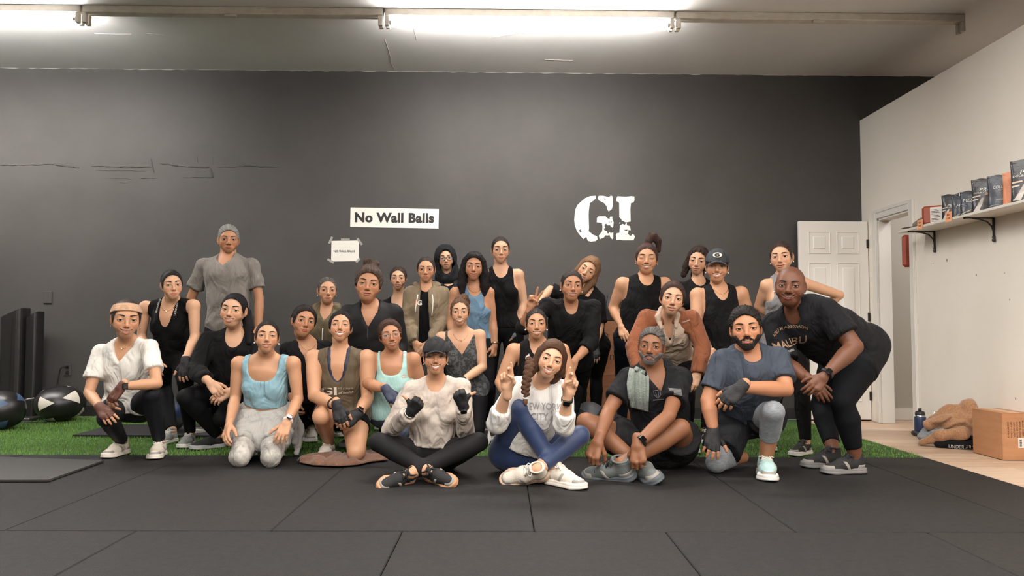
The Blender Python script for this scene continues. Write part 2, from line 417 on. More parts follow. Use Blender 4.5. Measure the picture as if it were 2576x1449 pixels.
def build_head(hp):
    D, Q, T = head_dirs(*hp.get('res', (98, 80)))
    V = trace(D, hp)
    d, lip, m = head_sdf(V, hp)
    t = np.zeros((len(V), 4), np.float32); t[:, 3] = 1
    inner = (carve(m, .0265 + .0110 * hp['smile'], hp['open']) < .0010) & (lip > -.0006) & (m[:, 1] > .04) & (m[:, 1] < .084) if hp['open'] > 0 else np.zeros(len(V), bool)  # mouth opening, tinted dark to stand for the shade inside
    t[:, 0] = np.clip(1 - (lip - .0002) / .0016, 0, 1) * (V[:, 1] > .055)
    q = V.copy(); q[:, 0] = np.abs(q[:, 0])
    bl = np.exp(-(((q[:, 0] - .042) / .018) ** 2 + ((q[:, 2] + .03) / .018) ** 2)) + .8 * np.exp(-((q[:, 0] / .012) ** 2 + ((q[:, 2] + .028) / .014) ** 2))
    ear = (q[:, 0] > .07) & (abs(q[:, 2] + .01) < .035)
    t[:, 1] = np.clip(bl * .55 * (V[:, 1] > .02) + ear * .5, 0, 1)
    sh = hp.get('stubble', 0)
    dark = np.zeros(len(V), np.float32)
    if sh: dark = sh * np.clip((-.035 - V[:, 2]) / .015, 0, 1) * (V[:, 1] > 0) * np.clip((lip - .002) / .004, 0, 1) * (V[:, 2] > -.115)
    if hp.get('hl'):
        pc = V.copy(); pc[:, 0] /= _jawx(pc[:, 2], hp); cu = ell(pc, (0, .094, -.010 + hp['hl'][0]), (hp['hl'][1], .088, .083)); rnz = .0022 * np.sin(V[:, 0] * 400) * np.sin(V[:, 2] * 330 + V[:, 0] * 150)
        dark = np.maximum(dark, .85 * np.clip(1 + (cu + rnz) / .0075, 0, 1) * (V[:, 2] > -.03) * (np.abs(V[:, 0]) < .072))
    lid = np.exp(-(((q[:, 0] - .031) / .015) ** 2 + ((q[:, 2] - .007) / .004) ** 2)) * (V[:, 1] > .06) * hp.get('liner', .25)
    if hp.get('scalp'): dark = np.maximum(dark, hp['scalp'] * np.clip((V[:, 2] - .052 + (V[:, 1] < .03) * .05) / .012, 0, 1) * np.clip((.062 - V[:, 1]) / .012, 0, 1) * (V[:, 2] > -.03))
    t[:, 2] = np.clip(np.maximum(dark, lid) + inner, 0, 1)
    return V.astype(float), [Q, T], t
def face_bits(hp):
    """eyes, brows, lashes, teeth as MB parts in head space"""
    out = {}
    fx = lambda z: float(_jawx(np.array([z], np.float32), hp)[0])
    if hp['eye'] > 0: out['eye'] = [(-.0330 * fx(0), .0640, .001), (.0330 * fx(0), .0640, .001)]
    bl_, ll_ = [], []
    for sx in (-1, 1):
        b = MB(); l = MB(); bl_.append(b); ll_.append(l)
        u = np.linspace(0, 1, 9)
        x = (.0130 + .037 * u); z = .0205 + hp.get('browz', 0) + .0075 * np.sin(u * 2.2) - .0035 * u + .002
        y = surf_y(sx * x * fx(.02), z, hp)
        P = np.stack([sx * x * fx(.02), y + .0002, z], 1)
        b.tube(P, np.interp(u, [0, .15, .6, 1], [.0026, .0042, .0034, .0010]) * hp.get('browt', 1), 6, flat=((0, 1, 0), .5))
        u = np.linspace(0, 1, 9); x = .0330 + .0166 * np.cos(math.pi * (1 - u)); op = hp['eye'] * 1.15 if hp['eye'] > 0 else -.0012
        z = .001 - .0004 + (op + .0004) * np.sin(math.pi * u); y = .0640 + np.sqrt(np.maximum(.0170 ** 2 - (x - .0330) ** 2 - (z - .001) ** 2, 1e-6))
        l.tube(np.stack([sx * x * fx(0), y, z], 1), np.interp(u, [0, .5, 1], [.0007, .0012, .0013]) * hp.get('lash', 1), 5)
        if hp['eye'] > 0:
            z = .001 - .0004 - op * np.sin(math.pi * u)
            l.tube(np.stack([sx * x * fx(0), y - .0004, z], 1), .0005, 4)
    out['brow'], out['lash'] = bl_, ll_
    if hp['open'] > 0:
        t = MB(); mw = .0265 + .0110 * hp['smile']; sm = hp['smile']; mo = hp['open']
        nx = 25; V = []
        rows = [(-.0522, -.0612 - .0052 * mo)] + ([(-.0625 - .0042 * mo, -.0715)] if mo > 1.1 else [])
        for r, (z1, z0) in enumerate(rows):
            V = []
            for j in range(5):
                for i in range(nx):
                    u = i / (nx - 1) * 2 - 1; x = u * mw * .92
                    gap = .0010 * (abs(math.sin(u * 5.0 * math.pi)) ** .5) - .0008
                    y = .0775 - .003 * r + gap - 13 * x * x
                    z = z1 + (z0 - z1) * j / 4 + sm * 13 * x * x
                    V.append((x * fx(-.057), y, z))
            t.add(V, [(j * nx + i, (j + 1) * nx + i, (j + 1) * nx + i + 1, j * nx + i + 1) for j in range(4) for i in range(nx - 1)])
        out['teeth'] = t
    return out
_eye = None
def eye_mesh():
    global _eye
    if _eye: return _eye
    rings = [0, 9, 10, 20, 27, 28.5, 45, 70, 100, 140, 180]; n = 20; V = []; fs = []; mi = []
    for a in rings:
        for j in range(n):
            t = 2 * math.pi * j / n; a_ = math.radians(a); V.append((.0147 * math.sin(a_) * math.cos(t), .0147 * math.cos(a_), .0147 * math.sin(a_) * math.sin(t)))
    for i in range(len(rings) - 1):
        for j in range(n): fs.append((i * n + j, i * n + (j + 1) % n, (i + 1) * n + (j + 1) % n, (i + 1) * n + j)); mi.append(2 if i < 2 else 1 if i < 5 else 0)
    me = mesh('eye', V, [np.array(fs, np.int32)], [mat('eye_white', (226, 216, 208), .18), mat('iris_brown', (62, 38, 24), .12), mat('pupil', (8, 7, 7), .08)], mi=mi)
    _eye = me; return me

def build_hair(hp, ha):
    """ha: dict(style..., add=[(a,b,ra,rb)], vol, line)"""
    add = ha.get('add', [])
    lo = np.array([-.115, -.14, -.14]); hi = np.array([.115, .11, .16])
    for a, b, ra, rb in add:
        for q, r in ((a, ra), (b, rb)): lo = np.minimum(lo, np.array(q) - r - .012); hi = np.maximum(hi, np.array(q) + r + .012)
    h = ha.get('h', .0046 if not (hi - lo).max() > .42 else .0056)
    G, o = gridpts(lo, hi, h)
    p = G.copy(); p[..., 0] /= _jawx(p[..., 2], hp)
    q = p.copy(); q[..., 0] = np.abs(q[..., 0])
    vol = ha.get('vol', .0045)
    d = skull2(p) - vol
    ln = ha.get('line', 0); cut = ell(p, (0, .094, -.010 + ln), (ha.get('fwid', .079), .088, .083)) - .0016 * np.sin(260 * p[..., 0]) * np.sin(210 * p[..., 2]); vf = np.clip(cut / .022, 0, 1) * (np.clip((p[..., 2] - .005) / .05, .25, 1) if ha.get('fade') else 1); d = skull2(p) - (.0016 + (vol - .0016) * vf)
    top = ha.get('top', 0)
    if top: d = smin(d, ell(p, (0, -.008, .062), (.064, .080, .050 + top)), .02)
    if ha.get('sides'): d = smin(d, ell(p, (0, -.03, -.01), (.073 + ha['sides'], .078, .085)), .03)
    ln = ha.get('line', 0)
    cut = ell(p, (0, .094, -.010 + ln), (ha.get('fwid', .079), .088, .083))
    part = ha.get('part')
    d = smax(d, -cut, .004)
    sl = ha.get('slope', .9)
    low = -(p[..., 2] - ha.get('low', -.06) - sl * (p[..., 1] + .02)) / math.sqrt(1 + sl * sl)
    d = smax(d, low, .006)
    if ha.get('earcut', True):
        d = smax(d, -ell(q, (.080, -.006, -.012), (.03, .022, .036)), .004)
    d = smax(d, -(seg(p, (0, -.02, -.06), (0, -.03, -.17), .044)), .004)
    k = ha.get('k', .012)
    for a, b, ra, rb in add: d = smin(d, seg(G, a, b, ra, rb), k)
    if ha.get('clearface', True) and add: d = smax(d, -ell(p, (0, .088, -.035), (ha.get('fclear', .060), .078, ha.get('fclz', .098))), .006)
    cu = ha.get('curl', 0)
    if cu: d = d + cu * (np.sin(190 * p[..., 0] + 4 * np.sin(90 * p[..., 2])) * np.sin(170 * p[..., 2] + 3 * np.sin(120 * p[..., 1])) + .5 * np.sin(230 * p[..., 1] + 5 * np.sin(70 * p[..., 0])))
    V, Qd = snets(d, o, h)
    # strand coordinate
    B = np.array(ha.get('knot', (0, -.11, .03)))
    if ha.get('down'): ax = np.array([0, 0, 1.]); c = np.array((0, -.02, 0.))
    else: ax = nrm(B - np.array((0, .03, .04))); c = B
    e1 = nrm(np.cross(ax, (1, 0, 0) if abs(ax[0]) < .8 else (0, 0, 1))); e2 = np.cross(ax, e1)
    r = V - c; x, y, al = r @ e1, r @ e2, r @ ax
    az = np.arctan2(y, x)
    fl = np.stack([np.cos(az) * 22, np.sin(az) * 22, al * 12], 1)
    inside = np.zeros(len(V), bool)
    for i, (a, b, ra, rb) in enumerate(add):            # tails get their own flow along the tail
        dd = seg(V, a, b, ra, rb); m = dd < .004
        t = nrm(np.array(b) - np.array(a)); f1 = nrm(np.cross(t, (1, 0, .1))); f2 = np.cross(t, f1)
        rr = V[m] - np.array(a); z2 = np.arctan2(rr @ f2, rr @ f1)
        fl[m] = np.stack([np.cos(z2) * 16 + 5 * i, np.sin(z2) * 16, (rr @ t) * 12], 1)
    n_ = np.sin(fl[:, 0] * 1.9) * np.sin(fl[:, 1] * 1.7 + 1)
    amp = ha.get('strand', .0007)
    ctr = np.array((0, -.02, .02)); V = V + (V - ctr) / np.linalg.norm(V - ctr, axis=1)[:, None] * (n_ * amp)[:, None]
    return V, Qd, fl

# ------------------------------------------------------------------ hands (template: thumb +x, fingers +y, back of hand +z)
HP = {  # curls in degrees for index, middle, ring, little (three joints each), splay, thumb joints
 'relax': dict(c=[(18, 24, 14), (24, 28, 16), (28, 30, 18), (30, 30, 18)], s=(7, 2, -4, -10), th=((.045, .052, -.022), (.058, .080, -.034), (.062, .102, -.044))),
 'rest':  dict(c=[(22, 26, 12), (22, 28, 12), (24, 28, 12), (26, 26, 12)], s=(12, 3, -6, -15), th=((.050, .046, -.018), (.072, .070, -.024), (.084, .090, -.032))),
 'hang':  dict(c=[(42, 30, 16), (48, 34, 16), (52, 34, 16), (55, 32, 16)], s=(5, 1, -3, -7), th=((.040, .052, -.026), (.048, .080, -.040), (.046, .102, -.052))),
 'fist':  dict(c=[(82, 95, 50), (84, 98, 50), (86, 98, 50), (86, 95, 50)], s=(3, 0, -2, -4), th=((.036, .050, -.030), (.030, .072, -.050), (.006, .078, -.056))),
 'thumb': dict(c=[(82, 95, 50), (84, 98, 50), (86, 98, 50), (86, 95, 50)], s=(3, 0, -2, -4), th=((.046, .044, -.014), (.070, .052, -.016), (.094, .054, -.016))),
 'peace': dict(c=[(4, 4, 4), (4, 6, 4), (78, 92, 40), (80, 92, 40)], s=(13, -9, -4, -6), th=((.036, .050, -.030), (.022, .072, -.046), (-.006, .080, -.050))),
 'cross': dict(c=[(6, 8, 4), (30, 40, 20), (72, 88, 40), (76, 88, 40)], s=(-2, 8, -2, -4), th=((.040, .050, -.028), (.034, .078, -.042), (.014, .092, -.048))),
 'grip':  dict(c=[(45, 50, 25), (48, 52, 25), (50, 52, 25), (52, 50, 25)], s=(6, 1, -4, -9), th=((.044, .048, -.030), (.052, .072, -.052), (.046, .090, -.070))),
}
FR = [((.029, .088, 0), .070, .0092), ((.010, .093, .002), .077, .0094), ((-.010, .090, .001), .072, .0090), ((-.027, .080, -.002), .057, .0082)]
def _fing(i, pose):
    (root, L, r) = FR[i]; s = math.radians(pose['s'][i]); c = [math.radians(x) for x in pose['c'][i]]
    p = np.array(root, float); pts = [p]; a = 0
    for k, fr in enumerate((.46, .30, .24)):
        a += c[k]; d = np.array([math.sin(s) * math.cos(a), math.cos(s) * math.cos(a), -math.sin(a)])
        p = p + d * L * fr; pts.append(p)
    return pts, r
HT = {}
def hand_tpl(name, glove=False, coarse=False):
    key = (name, glove, coarse)
    if key in HT: return HT[key]
    ps = HP[name]; h = .0065 if coarse else .0040
    fs = [_fing(i, ps) for i in range(4)]
    allp = np.array([p for f, _ in fs for p in f] + list(ps['th']) + [(0, -.035, 0), (-.04, .09, -.02), (.04, 0, .02)])
    G, o = gridpts(allp.min(0) - .02, allp.max(0) + .02, h)
    w = (0, 0, 1)
    inf = .0022 if glove else 0
    d = seg(G, (0, -.032, 0), (0, .01, 0), .0265, .029, w, .80)
    if glove: d = smax(d, -(G[..., 1] + .022), .003)
    for x0, x1 in ((.004, .021), (-.004, -.0215)):
        d = smin(d, seg(G, (x0 * 2.4, .022, 0), (x1, .078, 0), .021, .0205, w, .62), .012)
    d = smin(d, seg(G, (.016, .016, -.006), ps['th'][0], .0155, .0125), .012)
    d = smin(d, seg(G, (-.022, .02, -.006), (-.026, .06, -.006), .012, .010), .012)
    if glove: d = smin(d, seg(G, ps['th'][0], np.array(ps['th'][0]) * .45 + np.array(ps['th'][1]) * .55, .0125, .0108), .006)
    else: d = smin(smin(d, seg(G, ps['th'][0], ps['th'][1], .0122, .0102), .006), seg(G, ps['th'][1], ps['th'][2], .0100, .0078), .003)
    for f, r in fs:
        if glove: d = smin(d, seg(G, f[0], f[0] * .3 + f[1] * .7, r * 1.12, r * 1.08), .006)
        else:
            d = smin(d, seg(G, f[0], f[1], r * 1.08, r), .006)
            e = smin(seg(G, f[1], f[2], r, r * .92), seg(G, f[2], f[3], r * .92, r * .74), .002)
            d = smin(d, e, .002)
    if glove: d = smin(d, seg(G, (0, -.012, 0), (0, -.006, 0), .0325, .0325, w, .74), .002)
    V, Q = snets(d - inf, o, h); HT[key] = (V, Q); return HT[key]

# ------------------------------------------------------------------ shoes (template: toe +y, heel at y=0, sole on z=0, ankle near y=.05)
ST = {}
def shoe_meshes(kind='run'):
    if kind in ST: return ST[kind]
    h = .0045; G, o = gridpts((-.07, -.03, -.012), (.07, .305, .15), h)
    foot2 = lambda off: smin(smin(seg(G * [1, 1, 0], (0, .035, 0), (.004, .20, 0), .036 + off, .045 + off), seg(G * [1, 1, 0], (.004, .20, 0), (.0, .235, 0), .045 + off, .034 + off), .02), seg(G * [1, 1, 0], (0, .035, 0), (0, .03, 0), .038 + off), .02)
    G = G.astype(np.float32); x, y, z = G[..., 0], G[..., 1], G[..., 2]
    thick = .033
    rock = .012 * np.clip((y - .20) / .07, 0, 1) ** 2
    up = seg(G, (0, .042, .050), (0, .13, .046), .040, .041)
    up = smin(up, seg(G, (0, .13, .046), (.002, .222, .030), .042, .036, (0, 0, 1), .8), .03)
    up = smin(up, seg(G, (0, .040, .05), (0, .036, .092), .038, .036), .02)
    up = smin(up, seg(G, (0, .11, .070), (0, .078, .112), .020, .018, (0, 1, 0), .6), .02)
    up = smax(up, -seg(G, (0, .046, .095), (0, .040, .14), .026, .032), .004)
    up = smax(up, -(z - .018), .003)
    s2 = foot2(.004); s = smax(s2 - .009 * np.clip((.036 - z) / .036, 0, 1) * .7 + .0022 * np.clip(1 - np.abs(z - .019) / .004, 0, 1), np.abs(z - thick / 2 - rock * .6) - thick / 2, .008)
    lc = MB()
    for i in range(6):
        t = i / 5; yy = .095 + .085 * t; zz = .104 - .040 * t; ww = .024 + .004 * t
        for sg in (-1, 1):
            xx = np.linspace(-1, 1, 7); lc.tube(np.stack([xx * ww, yy + sg * xx * .006, zz - .010 * xx ** 2 + .002], 1),   .0036, 6)
    a = np.linspace(0, 2 * math.pi, 14)
    for sg in (-1, 1):
        lc.tube(np.stack([sg * (.004 + .020 * (1 - np.cos(a)) / 1.2), .088 + .010 * np.sin(a), .114 - .016 * (1 - np.cos(a)) / 2], 1), .0024, 5)
        lc.tube([(0, .088, .114), (sg * .014, .104, .104), (sg * .030, .116, .086)], .0022, 5)
    r = {}
    V, Q = snets(up, o, h); r['upper'] = (V, Q)
    for k_, ov in (('oheel', smax(up - .0022, smax(z - .052, y - .062 + .25 * (z - .03), .002), .001)), ('otoe', smax(up - .0022, smax(z - .050, .205 - y, .002), .001)), ('oband', smax(up - .0018, smax(np.abs(y - .125 - .55 * (z - .04)) - .011, z - .074, .001), .001))):
        V, Q = snets(ov, o, h); r[k_] = (V, Q)
    V, Q = snets(s, o, h); r['sole'] = (V, Q)
    col = MB(); aa = np.linspace(0, 2 * math.pi, 17)[:-1]
    col.tube(np.stack([.030 * np.sin(aa), .044 + .040 * np.cos(aa), .112 + .006 * np.cos(aa)], 1), .0055, 7, closed=True)
    col.box(-.004, -.002, .05, .004, .003, .11)
    # side panel stripes
    pn = MB()
    for sg in (-1, 1):
        for k in range(3):
            y0 = .085 + k * .026; zz = np.linspace(.03, .066, 5)
            P = np.stack([np.full(5, sg * .0405) - sg * (zz - .03) * .25, y0 + (zz - .03) * .5, zz], 1); pn.tube(P, .0022, 5)
    r['lace'], r['collar'], r['panel'] = lc, col, pn
    ST[kind] = r; return r
# ------------------------------------------------------------------ text
def text_mesh(s, size=1.0, off=0.0, ext=0.0, align='CENTER', space=1.0, shear=0.0, italic=0):
    cu = bpy.data.curves.new('t', 'FONT'); cu.body = s; cu.size = size; cu.offset = off; cu.extrude = ext; cu.align_x = align; cu.align_y = 'CENTER'
    cu.space_character = space; cu.shear = shear; cu.resolution_u = 3
    o = bpy.data.objects.new('t', cu); sc.collection.objects.link(o)
    dg = bpy.context.evaluated_depsgraph_get(); me = o.evaluated_get(dg).to_mesh()
    V = np.array([v.co[:] for v in me.vertices]).reshape(-1, 3); Fc = [tuple(p.vertices) for p in me.polygons]
    bpy.data.objects.remove(o); bpy.data.curves.remove(cu); return V, Fc
def flat_text(name, s, O, X, Z, size, m, parent=None, off=0.0, width=None, space=1.0, lift=0.001, ext=.0005, shear=0, **k):
    """letters as thin real geometry on a plane with right X and up Z"""
    V, Fc = text_mesh(s, 1.0, off, 0, space=space, shear=shear)
    X = nrm(X); Z = nrm(Z); n = np.cross(X, Z)
    w = V[:, 0].max() - V[:, 0].min(); hh = V[:, 1].max() - V[:, 1].min(); sz = size / hh; sx = width / w if width else sz
    c = (V.max(0) + V.min(0)) / 2
    P = np.asarray(O) + np.outer((V[:, 0] - c[0]) * sx, X) + np.outer((V[:, 1] - c[1]) * sz, Z) + n * lift
    mb = MB(); mb.add(P, Fc); mb.add(P - n * ext, [f[::-1] for f in Fc])
    loc = np.array(parent.location) if parent is not None else np.zeros(3)
    mb.v = [v - loc for v in mb.v]
    return mb.obj(name, m, parent)
def wrap(name, V2, Fc, O, X, Z, bvh, m, parent, lift=.003):
    """planar outline (metres) laid on a surface"""
    X = nrm(X); Z = nrm(Z); n = np.cross(X, Z); P = []
    for x, z in V2:
        s = np.asarray(O) + X * x + Z * z; h = bvh.ray_cast(Vector(s + n * .30), Vector(-n), .7)
        P.append(np.array(h[0]) + n * lift if h[0] is not None else None)
    Fc = [f for f in Fc if all(P[i] is not None for i in f)]
    if not Fc: return None
    P = np.array([p if p is not None else np.zeros(3) for p in P]) - np.array(parent.location)
    mb = MB(); mb.add(P, Fc); return mb.obj(name, m, parent)
def patch(name, quad, O, X, Z, bvh, m, parent, lift=.006, n=7, th=.003):
    X = nrm(X); Z = nrm(Z); nn = np.cross(X, Z); V = []; a, b, c, d = [np.array(q, float) for q in quad]; last = None
    for j in range(n):
        for i in range(n):
            u, v = i / (n - 1), j / (n - 1); x, z = (a * (1 - u) + b * u) * (1 - v) + (d * (1 - u) + c * u) * v
            s_ = np.asarray(O) + X * x + Z * z; h = bvh.ray_cast(Vector(s_ + nn * .3), Vector(-nn), .7)
            q = np.array(h[0]) if h[0] is not None else (last if last is not None else s_); last = q; V.append(q + nn * (lift + .004 * u) - np.array(parent.location))
    V = np.array(V); f = [(j * n + i, j * n + i + 1, (j + 1) * n + i + 1, (j + 1) * n + i) for j in range(n - 1) for i in range(n - 1)]
    mb = MB(); mb.add(V, f); mb.add(V - nn * th, [q[::-1] for q in f]); return mb.obj(name, m, parent, smooth=True)
def wrap_text(name, s, O, X, Z, width, height, bvh, m, parent, off=0.0, arc=0.0, lift=.003, space=1.0, shear=0):
    V, Fc = text_mesh(s, 1.0, off, 0, space=space, shear=shear)
    c = (V.max(0) + V.min(0)) / 2; w, h = (V.max(0) - V.min(0))[:2]
    x = (V[:, 0] - c[0]) * width / w; z = (V[:, 1] - c[1]) * height / h + arc * (1 - (2 * (V[:, 0] - c[0]) / w) ** 2)
    return wrap(name, np.stack([x, z], 1), Fc, O, X, Z, bvh, m, parent, lift)

# ------------------------------------------------------------------ people
def onray(u, v, par, L, sign):
    d = ray(u, v); q = CAM - par; a = d @ d; b = 2 * q @ d; c = q @ q - L * L; D = b * b - 4 * a * c
    t = -b / (2 * a) if D < 0 else (-b + (1 if sign == '+' else -1) * math.sqrt(D)) / (2 * a)
    return CAM + t * d
def joint(s, Y0, par=None, L=None):
    u, v, m = s
    if isinstance(m, str):
        if m[0] == 'g': return Wz(u, v, float(m[1:]) if len(m) > 1 else .085)
        return onray(u, v, par, L, m)
    return W(u, v, Y0 + m)
LOG = []
def solve(p):
    S = p['h']; Y0 = p['pel'][2]; J = {}
    J['pel'] = W(*p['pel']); J['nk'] = joint(p['nk'], Y0); J['hd'] = joint(p['hd'], Y0)
    J['sh'] = [joint(p['sh'][i], Y0) for i in (0, 1)]
    up = nrm(J['nk'] - J['pel']); X = J['sh'][1] - J['sh'][0]; X = nrm(X - up * (X @ up)); f = np.cross(X, up)
    J['up'], J['X'], J['f'] = up, X, f
    ho = (.088 if p.get('sex', 'f') == 'f' else .085) * S / 1.62 * p.get('hipw', 1)
    pr = math.radians(p.get('prot', 0)); Xp = np.array([X[0] * math.cos(pr) - X[1] * math.sin(pr), X[0] * math.sin(pr) + X[1] * math.cos(pr), X[2] * .5]); Xp = nrm(Xp)
    J['Xp'] = Xp
    J['hip'] = [J['pel'] - Xp * ho, J['pel'] + Xp * ho]
    J['el'], J['wr'], J['hp'] = [None] * 2, [None] * 2, [None] * 2
    for i in (0, 1):
        a = p['arm'][i]
        if a is None:                                   # hanging at the side, unseen
            e = J['sh'][i] + np.array([(-1, 1)[i] * .05, .02, -.172 * S]); w = e + np.array([0, -.05, -.145 * S]); J['el'][i] = e; J['wr'][i] = w; J['hp'][i] = w + np.array([0, -.02, -.1]); continue
        J['el'][i] = joint(a[0], Y0, J['sh'][i], .172 * S); J['wr'][i] = joint(a[1], Y0, J['el'][i], .150 * S)
        hp = a[2]
        J['hp'][i] = joint(hp, Y0, J['wr'][i], .10 * S)
        for nm, A, B, L in (('UA', J['sh'][i], J['el'][i], .172 * S), ('FA', J['el'][i], J['wr'][i], .150 * S)):
            r = np.linalg.norm(A - B) / L
            if not .85 < r < 1.18: LOG.append('%s %s%d ratio %.2f' % (p['id'], nm, i, r))
    J['kn'], J['an'], J['to'] = [None] * 2, [None] * 2, [None] * 2
    L1, L2 = .245 * S, .235 * S
    for i in (0, 1):
        a = (p.get('leg') or [None, None])[i]; hip = J['hip'][i]
        if a is not None and a[1][0] == 'f':
            _, fu, fv, hd_ = a[1][:4]; T_ = Wz(fu, fv, 0); dr = np.array([math.sin(math.radians(hd_)), -math.cos(math.radians(hd_)), 0]); FS = .19 * (1.0 if p.get('sex', 'f') == 'f' else 1.12) * S / 1.62
            a = [a[0], None, None]; AN = T_ - dr * FS + [0, 0, .085 * S / 1.62]; TO = T_ + [0, 0, .02]; a[1] = AN; a[2] = TO
        elif a is not None: a = [a[0], joint(a[1], Y0), joint(a[2], Y0)]
        if a is None or a[0] is None:
            if a is None: an = np.array([hip[0] + (-1, 1)[i] * .03, hip[1] + .03, .085]); to = an + np.array([(-1, 1)[i] * .05, -.2, -.06])
            else: an, to = a[1], a[2]
            v = an - hip; d = np.linalg.norm(v); bd = nrm(np.array([(-1, 1)[i] * .12, -1, .1])); bd = nrm(bd - v * (bd @ v) / (d * d))
            if d < L1 + L2: c = (L1 * L1 + d * d - L2 * L2) / (2 * d); kn = hip + v / d * c + bd * math.sqrt(max(L1 * L1 - c * c, 0))
            else: kn = hip + v * L1 / (L1 + L2) + bd * .01
            if d > (L1 + L2) * 1.12: LOG.append('%s leg%d long %.2f' % (p['id'], i, d / (L1 + L2)))
        else:
            an, to = a[1], a[2]
            if a[0][2] == '*':
                best = None
                for t in np.arange(-.7, .5, .005):
                    k = W(a[0][0], a[0][1], Y0 + t); e = (np.linalg.norm(k - hip) / L1 - 1) ** 2 + (np.linalg.norm(k - an) / L2 - 1) ** 2 + (.004 if t > 0 else 0)
                    if best is None or e < best[0]: best = (e, k)
                kn = best[1]
            else: kn = joint(a[0], Y0, hip, L1)
            for nm, A, B, L in (('TH', hip, kn, L1), ('SH', kn, an, L2)):
                r = np.linalg.norm(A - B) / L
                if not .84 < r < 1.18: LOG.append('%s %s%d ratio %.2f' % (p['id'], nm, i, r))
        J['kn'][i], J['an'][i], J['to'][i] = kn, an, to
    # head frame
    y, pi, ro = [math.radians(v) for v in p.get('rot', (0, 0, 0))]
    hd = J['hd']; pi -= math.atan2(hd[2] - CAMH, hd[1]) + .03; tc = nrm((CAM - hd) * [1, 1, 0]); base_y = tc; z = np.array([0, 0, 1.])
    R = Matrix.Rotation(y, 3, 'Z'); fy = np.array(R @ Vector(base_y)); xx = np.cross(fy, z)
    fy2 = fy * math.cos(pi) + z * math.sin(pi); z2 = np.cross(xx, fy2)
    q = Matrix.Rotation(-ro, 3, Vector(fy2)); 
    xx = np.array(q @ Vector(xx)); z2 = np.array(q @ Vector(z2))
    if z2 @ np.array([1., 0, 0]) * ro < -.02 and abs(ro) > .1 and abs(y) < .5:
        q = Matrix.Rotation(ro, 3, Vector(fy2)); xx = np.cross(fy2, z2)
    sc_ = p['hpx'] * np.linalg.norm(hd - CAM) / F / .226
    if not .84 < sc_ < 1.12: LOG.append('%s head scale %.2f' % (p['id'], sc_))
    J['hs'] = sc_; J['HR'] = np.stack([xx, fy2, z2], 1)       # columns
    J['HM'] = J['HR'] * sc_
    sl = np.linalg.norm(J['sh'][1] - J['sh'][0]) / (.205 * S)
    if not .8 < sl < 1.2: LOG.append('%s shoulders %.2f' % (p['id'], sl))
    tl = np.linalg.norm(J['nk'] - J['pel']) / (.29 * S)
    if not .75 < tl < 1.2: LOG.append('%s torso %.2f' % (p['id'], tl))
    nl = np.linalg.norm(J['hd'] + J['HM'] @ np.array([0, -.022, -.065]) - J['nk'])
    if nl > .13: LOG.append('%s neck %.2f' % (p['id'], nl))
    for n, q_ in (('pel', J['pel']), ('knee0', J['kn'][0]), ('knee1', J['kn'][1]), ('an0', J['an'][0]), ('an1', J['an'][1])):
        if q_[2] < .04: LOG.append('%s %s low z %.2f' % (p['id'], n, q_[2]))
    return J
SKIN = {}
def sk(col): return skin_mat('skin_%02x%02x%02x' % tuple(col), col)
def folds(m, strength=.85):
    nt = m.node_tree
    if nt.nodes.get('folds'): return m
    b = nt.nodes['Principled BSDF']; tc = N(nt, 'ShaderNodeTexCoord'); mp = N(nt, 'ShaderNodeMapping'); mp.inputs['Scale'].default_value = (1, 1, .55); mp.inputs['Rotation'].default_value = (.3, .4, .5)
    n = N(nt, 'ShaderNodeTexNoise', Scale=9, Detail=2.2, Roughness=.5, Distortion=1.1); n.name = 'folds'; nt.links.new(tc.outputs['Object'], mp.inputs[0]); nt.links.new(mp.outputs[0], n.inputs['Vector'])
    bp = N(nt, 'ShaderNodeBump', Strength=strength, Distance=.05); nt.links.new(n.outputs[0], bp.inputs['Height'])
    ob = [l for l in nt.links if l.to_socket == b.inputs['Normal']]
    if ob: nt.links.new(bp.outputs[0], ob[0].from_node.inputs['Normal'])
    else: nt.links.new(bp.outputs[0], b.inputs['Normal'])
    return m
def fabric(col, **k): return folds(fabric0(col, **k), k.get('fold', .85))
def fabric0(col, **k):
    nm = 'fabric_%02x%02x%02x_%s' % (tuple(col) + ('_'.join(str(v) for v in k.values()).replace(' ', ''),))
    a = dict(rough=.85, sheen=.12 if max(col) > 90 else .02, noise=.08, nscale=300, bump=.12, bscale=260, spec=.25 if max(col) > 90 else .15); a.update(k); a.pop('fold', 0)
    return mat(nm, col, **a)
def add_obj(name, V, Q, m, par, base, **kw):
    me = mesh(name, V - base, Q, m, **kw); return link(name, me, par)
